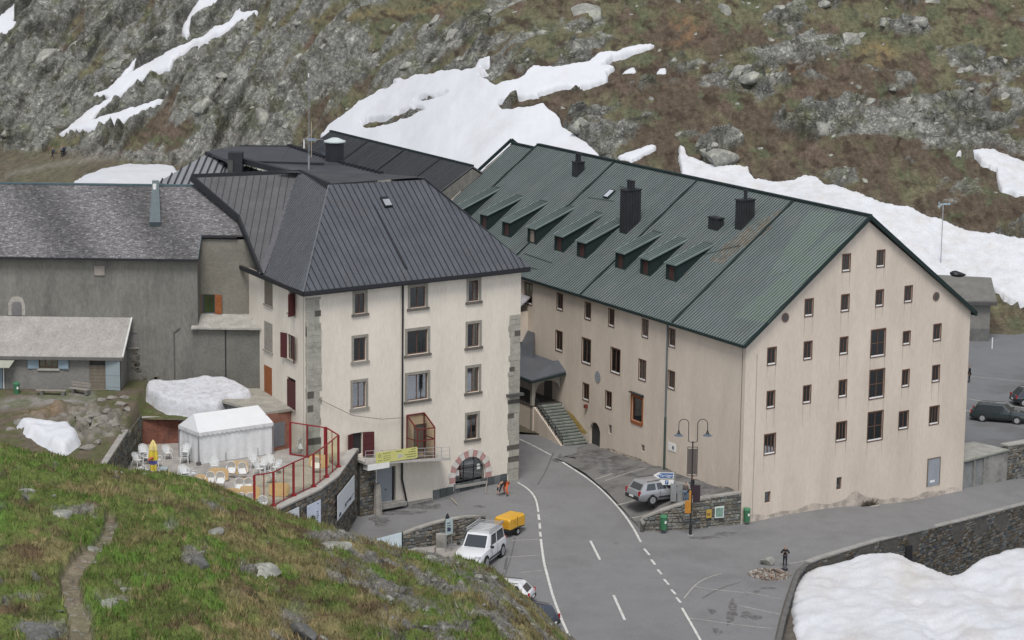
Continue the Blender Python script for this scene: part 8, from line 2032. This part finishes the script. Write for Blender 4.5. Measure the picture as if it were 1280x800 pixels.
    MB().cb(Vector((f + .08, 0, zb + .2)), .02, .5, .11).build('number_plate', M_WHITE, t)
    for sy in (-1, 1): MB().tube([Vector((x2 - .15, sy * wt * .93, zt + .03)), Vector((x3 + .2, sy * wt * .93, zt + .03))], .02, 5).build('roof_rail', M_TRIM, t)
    if rack:
        rk = MB(); 
        for sy in (-1, 1): rk.bar(Vector((x2 - .05, sy * wt * 1.0, zt + .2)), Vector((x3 + .0, sy * wt * 1.0, zt + .2)), .05, .06); rk.bar(Vector((x2 - .05, sy * wt, zt + .08)), Vector((x3, sy * wt, zt + .08)), .03, .03)
        for k in range(8): x = x2 - .1 + (x3 - x2 + .15) * k / 7; rk.bar(Vector((x, -wt, zt + .14)), Vector((x, wt, zt + .14)), .05, .03)
        rk.build('roof_rack', mat('rack_alu', (.42, .43, .44), .4, metal=.3), t)
    t.location = loc; t.rotation_euler = (0, 0, heading); t.scale = (sc_,) * 3; return t
def head(a, b): d = b - a; return math.atan2(d.y, d.x)
pa, pb_ = G(621.5, 695.5), G(602, 710.5); hd_ = head(pa, pb_); cc_ = pa.lerp(pb_, .5) + Vector((math.sin(hd_), -math.cos(hd_), 0)) * .82
SV = car('off_roader', 'white two-door off-roader with a roof rack and black grille', (cc_.x, cc_.y, S(cc_.x, cc_.y)), hd_, mat('car_white', (.62, .63, .65), .25, .02, 1, 0, 1, spec=.6, coat=.5), 4.4, 1.9, 1.86, 2.7, 'suv', rack=True, sc_=1.38)
hB = math.atan2(dB.y, dB.x)
c_ = G(826, 627, PK, 2); car('silver_estate', 'silver estate car parked beside the long cream wall', (c_.x + .2, c_.y + .2, PK(c_.x, c_.y) + .02), hB - .12, mat('car_silver', (.36, .37, .39), .28, .02, 1, 0, 1, metal=.35, spec=.6, coat=.4), 4.72, 1.82, 1.48, 2.76, 'estate', sc_=1.36)
c_ = G(1250, 526, CPz, 2.3); car('dark_estate', 'dark green-black estate car on the upper car park', (c_.x, c_.y, CPz(c_.x, c_.y)), -.30, mat('car_darkgreen', (.018, .028, .030), .22, .02, 1, 0, 1, spec=.6, coat=.6), 4.75, 1.8, 1.45, 2.75, 'estate')
c_ = G(1293, 505, CPz, 2.3); car('dark_hatchback', 'black hatchback cut off by the right edge of the picture', (c_.x, c_.y, CPz(c_.x, c_.y)), .15, mat('car_black', (.015, .018, .028), .2, 0, 1, 0, 1, spec=.6, coat=.6), 3.9, 1.7, 1.48, 2.5, 'hatch')
c_ = G(628, 752); car('white_hatchback', 'white hatchback mostly hidden behind the brow of the slope', (c_.x, c_.y, S(c_.x, c_.y)), math.radians(165), mat('car_white2', (.62, .64, .66), .3, coat=.4), 4.0, 1.7, 1.45, 2.5, 'hatch')
c_ = G(653, 782); car('dark_blue_estate', 'dark blue estate car with a red tail light half hidden behind the rocky brow', (c_.x, c_.y, S(c_.x, c_.y)), math.radians(150), mat('car_darkblue', (.035, .045, .07), .25, coat=.6), 4.5, 1.78, 1.5, 2.65, 'estate')
# yellow compressor trailer
c_ = G(637, 667); CT = thing('compressor_trailer', 'yellow-orange compressor trailer parked behind the white off-roader', 'trailer', (0, 0, 0))
M_CY = mat('machine_yellow', (.60, .33, .03), .4, .05, 1.5, .05, 9, spec=.5); M_CY2 = mat('machine_yellow_dark', (.48, .25, .02), .5)
m = MB(); Lc, Wc = 2.5, 1.55
def ringc(x, z0, z1, w_, i): return [Vector((x, -w_, z0)), Vector((x, -w_, z1 - .16)), Vector((x, -w_ + .14, z1)), Vector((x, w_ - .14, z1)), Vector((x, w_, z1 - .16)), Vector((x, w_, z0))]
rs = [ringc(-Lc / 2, .72, 1.50, Wc / 2 * .96, 0), ringc(-Lc / 2 + .15, .68, 1.66, Wc / 2, 0), ringc(Lc / 2 - .15, .68, 1.66, Wc / 2, 0), ringc(Lc / 2, .72, 1.50, Wc / 2 * .96, 0)]
vs = [p for r_ in rs for p in r_]; fs = [(i * 6 + k, (i + 1) * 6 + k, (i + 1) * 6 + (k + 1) % 6, i * 6 + (k + 1) % 6) for i in range(3) for k in range(6)] + [tuple(range(6)), tuple(range(18, 24))[::-1]]
m.add(vs, fs); m.build('hood', M_CY, CT)
for k in range(5):
    m = MB()
    MB().cb((Lc / 2 + .01, 0, .80 + .13 * k), .03, Wc * .86, .05).build('louvre', M_CY2, CT); m.cb((-Lc / 2 - .01, 0, .80 + .13 * k), .03, Wc * .86, .05); m.build('louvre', M_CY2, CT)
m = MB(); m.cb((0, -Wc / 2 - .005, 1.2), .03, .02, .85); m.cb((0, Wc / 2 + .005, 1.2), .03, .02, .85); m.build('panel_gap', M_TRIM, CT)
m = MB(); m.cb((.45, Wc / 2 + .005, 1.2), .3, .02, .3); m.cb((.45, -Wc / 2 - .005, 1.2), .5, .02, .14); m.build('decal', M_CY2, CT)
MB().cb((0, 0, .62), Lc, Wc * .9, .14).build('chassis', M_TRIM, CT)
for sy in (-1, 1):
    for sx in (-.38, .38):
        pass
    c = Vector((0, sy * (Wc / 2 - .02), .33)); wh = MB().tube([c - Vector((0, .1, 0)), c + Vector((0, .1, 0))], .33, 16).build('wheel', M_TYRE, CT, smooth=True); MB().tube([c + Vector((0, sy * .1, 0)), c + Vector((0, sy * .11, 0))], .18, 12).build('rim', M_RIM, wh)
    m = MB(); m.cb((0, sy * (Wc / 2 + .02), .70), .95, .24, .05); m.build('mudguard', M_TRIM, CT)
MB().bar((Lc / 2, 0, .55), (Lc / 2 + 1.2, 0, .45), .08, .08).build('drawbar', M_TRIM, CT); MB().tube([(Lc / 2 + .9, 0, .0), (Lc / 2 + .9, 0, .6)], .03, 6).build('jockey_leg', M_TRIM, CT)
MB().cb((-Lc / 2 - .03, .5, .72), .05, .14, .1).build('tail_light', M_TAIL, CT); MB().cb((-Lc / 2 - .03, -.5, .72), .05, .14, .1).build('tail_light', M_TAIL, CT)
CT.location = (c_.x, c_.y, S(c_.x, c_.y)); CT.rotation_euler = (0, 0, math.radians(180 + 58) - .0)

# ================================================================== PEOPLE
M_SKIN = mat('skin', (.42, .25, .18), .6)
def skinmesh(name, V, E, Rr, m, par):
    me = bpy.data.meshes.new(name); me.from_pydata(V, E, []); me.update(); me.materials.append(m)
    o = bpy.data.objects.new(name, me); COL.objects.link(o); o.parent = par
    sk = o.modifiers.new('Skin', 'SKIN'); sk.use_smooth_shade = True
    for i, r_ in enumerate(Rr): me.skin_vertices[0].data[i].radius = (r_, r_)
    me.skin_vertices[0].data[0].use_root = True
    sb_ = o.modifiers.new('Sub', 'SUBSURF'); sb_.levels = 1; sb_.render_levels = 1
    return o
def person(label, loc, rz, top, legs, hair=(.04, .03, .025), pose='stand', h=1.74, hat=None, extra=None, bag=None):
    """facing +Y of its own root"""
    t = thing('person', label, 'person', (0, 0, 0)); k = h / 1.75
    J = dict(pel=(0, 0, .95), wai=(0, 0, 1.08), che=(0, .0, 1.28), neb=(0, 0, 1.45), nec=(0, .01, 1.50), hea=(0, .02, 1.60), hed=(0, .03, 1.68), hto=(0, .01, 1.72))
    for s_, n in ((-1, 'L'), (1, 'R')):
        J['sh' + n] = (s_ * .17, 0, 1.40); J['el' + n] = (s_ * .23, -.03, 1.14); J['wr' + n] = (s_ * .24, .06, .90); J['ha' + n] = (s_ * .24, .09, .83)
        J['hi' + n] = (s_ * .09, 0, .90); J['kn' + n] = (s_ * .10, .02, .50); J['an' + n] = (s_ * .11, 0, .09); J['to' + n] = (s_ * .12, .15, .03)
    if pose == 'elbows':       # hands held in front of the chest, camera or phone
        for s_, n in ((-1, 'L'), (1, 'R')): J['el' + n] = (s_ * .34, .02, 1.16); J['wr' + n] = (s_ * .16, .22, 1.26); J['ha' + n] = (s_ * .10, .26, 1.30)
    if pose == 'walk':
        J['knR'] = (.10, .16, .50); J['anR'] = (.11, .24, .09); J['toR'] = (.12, .39, .04); J['knL'] = (-.1, -.04, .49); J['anL'] = (-.11, -.24, .12); J['toL'] = (-.12, -.10, .03); J['wrL'] = (-.24, .22, .98); J['haL'] = (-.24, .27, .93)
    if pose == 'bend':         # bent double over the ground, legs apart
        J.update(pel=(0, -.10, .92), wai=(0, .05, .98), che=(0, .28, .92), neb=(0, .44, .80), nec=(0, .48, .76), hea=(0, .54, .68), hed=(0, .58, .62), hto=(0, .60, .58))
        for s_, n in ((-1, 'L'), (1, 'R')):
            J['hi' + n] = (s_ * .11, -.08, .86); J['kn' + n] = (s_ * .22, .05, .46); J['an' + n] = (s_ * .28, -.08, .09); J['to' + n] = (s_ * .30, .08, .03)
            J['sh' + n] = (s_ * .17, .38, .80); J['el' + n] = (s_ * .20, .50, .54); J['wr' + n] = (s_ * .14, .56, .30); J['ha' + n] = (s_ * .13, .59, .23)
    J = {a: tuple(c * k for c in b) for a, b in J.items()}
    R = dict(pel=.13, wai=.115, che=.135, neb=.07, nec=.052, hea=.085, hed=.092, hto=.055); 
    for n in 'LR': R.update({'sh' + n: .062, 'el' + n: .043, 'wr' + n: .028, 'ha' + n: .036, 'hi' + n: .085, 'kn' + n: .055, 'an' + n: .038, 'to' + n: .036})
    ch = [('pel', 'wai'), ('wai', 'che'), ('che', 'neb'), ('neb', 'nec'), ('nec', 'hea'), ('hea', 'hed'), ('hed', 'hto')]
    for n in 'LR': ch += [('che', 'sh' + n), ('sh' + n, 'el' + n), ('el' + n, 'wr' + n), ('wr' + n, 'ha' + n), ('pel', 'hi' + n), ('hi' + n, 'kn' + n), ('kn' + n, 'an' + n), ('an' + n, 'to' + n)]
    names = list(J); V = [J[n] for n in names]; E = [(names.index(a), names.index(b)) for a, b in ch]; Rr = [R[n] for n in names]
    for n, s_ in (('L', -1), ('R', 1)):      # five separate fingers per hand
        w_ = Vector(J['wr' + n]); hnd = Vector(J['ha' + n]); d = (hnd - w_).normalized(); sd_ = Vector((0, 1, 0)) - d * d.y; sd_ = sd_.normalized() if sd_.length > .1 else Vector((1, 0, 0)); pv = d.cross(sd_)
        for q, (o_, L_) in enumerate(((.028, .068), (.010, .078), (-.010, .074), (-.028, .058), (.040, .045))):
            b = hnd + sd_ * o_ * .6 + d * (.01 if q < 4 else -.02); e1_ = b + (d * (1 if q < 4 else .5) + sd_ * (o_ * 4 if q < 4 else .8)).normalized() * L_ * .55; e2_ = e1_ + (d + pv * .5).normalized() * L_ * .45
            i = len(V); V += [tuple(e1_), tuple(e2_)]; E += [(names.index('ha' + n), i), (i, i + 1)]; Rr += [.010, .008]
    Rr = [r_ * k for r_ in Rr]
    skinmesh('body', V, E, Rr, M_SKIN, t)
    def cloth_(nm, keys, edges, grow, m):
        ks = keys; V_ = [J[a] if isinstance(a, str) else a for a in ks]; skinmesh(nm, V_, [(ks.index(a), ks.index(b)) for a, b in edges], [(R[a] if isinstance(a, str) else .05) * k + grow for a in ks], m, t)
    mt_ = mat('cloth_%02x%02x%02x' % tuple(int(min(1, c) * 255) for c in top), top, .9, .1, 5, .1, 20); ml_ = mat('cloth_%02x%02x%02x' % tuple(int(min(1, c) * 255) for c in legs), legs, .9, .1, 5, .1, 20)
    mid = lambda a, b, f: tuple(Vector(J[a]).lerp(Vector(J[b]), f))
    J['cuL'] = mid('elL', 'wrL', .9); J['cuR'] = mid('elR', 'wrR', .9); R['cuL'] = R['cuR'] = .034; J['heL'] = mid('knL', 'anL', .92); J['heR'] = mid('knR', 'anR', .92); R['heL'] = R['heR'] = .042
    cloth_('jacket', ['che', 'wai', 'pel', 'neb', 'shL', 'elL', 'cuL', 'shR', 'elR', 'cuR'], [('che', 'wai'), ('wai', 'pel'), ('che', 'neb'), ('che', 'shL'), ('shL', 'elL'), ('elL', 'cuL'), ('che', 'shR'), ('shR', 'elR'), ('elR', 'cuR')], .022, mt_)
    cloth_('trousers', ['pel', 'hiL', 'knL', 'heL', 'hiR', 'knR', 'heR'], [('pel', 'hiL'), ('hiL', 'knL'), ('knL', 'heL'), ('pel', 'hiR'), ('hiR', 'knR'), ('knR', 'heR')], .014, ml_)
    for n in 'LR': cloth_('shoe', ['an' + n, 'to' + n], [('an' + n, 'to' + n)], .014, M_TRIM)
    hc_ = Vector(J['hed']); dn_ = (Vector(J['hto']) - Vector(J['nec'])).normalized()
    hm = mat('hair_%d' % int(hair[0] * 1000), hair, .8)
    back = Vector((0, -.03, .0)) if pose != 'bend' else Vector((0, 0, .03))
    skinmesh('hair' if not hat else 'cap', [tuple(hc_ + back * k - dn_ * .01 * k), tuple(hc_ + back * k + dn_ * .045 * k)], [(0, 1)], [.10 * k, .085 * k], hm if not hat else mat('cap_m', hat, .8), t)
    fw = Vector((0, 1, 0)) if pose != 'bend' else Vector((0, .4, -.9)).normalized()
    MB().cb(Vector(J['hea']) + fw * .10 * k + dn_ * .01, .022, .03, .04).build('nose', M_SKIN, t)
    if bag: MB().cb((0, -.22, 1.22), .30, .16, .45).build('backpack', mat('bag_%d' % int(bag[0] * 999), bag, .8), t)
    t.location = loc; t.rotation_euler = (0, 0, rz); q_ = {'bend': 1.25, 'elbows': 1.03}.get(pose, 1.08); t.scale = (q_, q_, q_); return t
p = G(981, 709); person('person in black with a dark cap standing at the rubble heap beside the road', p, math.radians(170), (.018, .018, .022), (.02, .022, .035), pose='elbows', hat=(.02, .02, .02), h=1.78)
p = G(632, 619); person('worker in orange trousers and black jacket bending at the foot of the stone corner', p, math.radians(115), (.02, .02, .022), (.62, .13, .045), pose='bend', h=1.8)
p = G(816, 639, PK, 2); person('person in a dark red top and black trousers standing behind the silver estate', p, math.radians(30), (.09, .03, .04), (.015, .014, .016), hair=(.07, .025, .025), h=1.72)
p = G(857, 628, PK, 2); person('person in a brown-grey jacket and jeans standing by the display board', p, math.radians(-30), (.14, .115, .10), (.13, .19, .27), h=1.72)
p = G(864, 622, PK, 2) + Vector((.1, .3, 0)); person('person in a black coat standing close behind the lamp post', p, math.radians(60), (.02, .02, .025), (.03, .03, .04), h=1.75)
p = G(1211.5, 478, CPz, 2.5); person('person in black half hidden by the right corner of the gable', p, math.radians(90), (.015, .015, .018), (.02, .02, .022), h=1.75)
for px, py, lab, c_, rz in ((60.5, 199, 'hiker in dark green walking alone on the path below the cliff', (.05, .06, .05), 1.4), (72.5, 197, 'hiker in light grey walking just behind the one in black', (.18, .18, .18), 1.2), (75, 196.5, 'hiker in black with a blue pack, right one of the pair', (.02, .02, .025), 1.6)):
    q = far_hit(px, py - .5); person(lab, q, rz, c_, (.03, .03, .035), pose='walk', h=1.78, bag=(.05, .07, .12))
# camera bag by the standing person, rubble heap
p = G(980.5, 713); o = boulder('bag', (p.x, p.y, p.z + .12), .32, .22, .18, 71, M_BLACK, sub=2); tag(o, 'black bag lying at the feet of the person in black', 'bag')
p = G(962, 719); RH = thing('rubble_heap', 'heap of broken stones and rubble on the asphalt beside the standing person', 'rubble heap', tuple(p))
r = random.Random(8); mb = MB(); cc = []
for k in range(420):
    a = r.uniform(0, 6.28); q = math.sqrt(r.random()); x = q * 1.7 * math.cos(a); y = q * 1.6 * math.sin(a); z = .45 * (1 - q) ** .9 * (1 + .25 * math.sin(3 * a)) ; s_ = r.uniform(.06, .2)
    ax_ = Vector((r.uniform(-1, 1), r.uniform(-1, 1), r.uniform(-.4, .4))).normalized(); az_ = ax_.cross(Vector((r.random(), r.random(), r.random()))).normalized()
    cx_ = Vector((p.x + x, p.y + y, S(p.x + x, p.y + y) + z)); mb.cb(cx_, s_ * 1.4, s_, s_ * .8, ax=ax_, az=az_); g = r.uniform(.6, 1.3); c = r.choice([(.25, .22, .19), (.22, .19, .165), (.30, .285, .26), (.2, .14, .11)]); cc += [tuple(v * g for v in c)] * 6
mb.build('rubble', M_STONEW, RH, cols=cc, kind='stuff')
bmh = MB(); n = 24; vs = [p + Z * .36] + [Vector((p.x + 1.45 * math.cos(6.283 * k / n), p.y + 1.35 * math.sin(6.283 * k / n), S(p.x, p.y) - .03)) for k in range(n)]; bmh.add(vs, [(0, 1 + k, 1 + (k + 1) % n) for k in range(n)]); bmh.build('grit', mat('grit', (.22, .19, .16), .95, .3, 5, .3, 20, bump=1, bscale=12), RH)
q = G(958, 706); o = boulder('rock', (q.x, q.y, q.z + .3), .7, .5, .55, 78, M_BOULDER, RH)
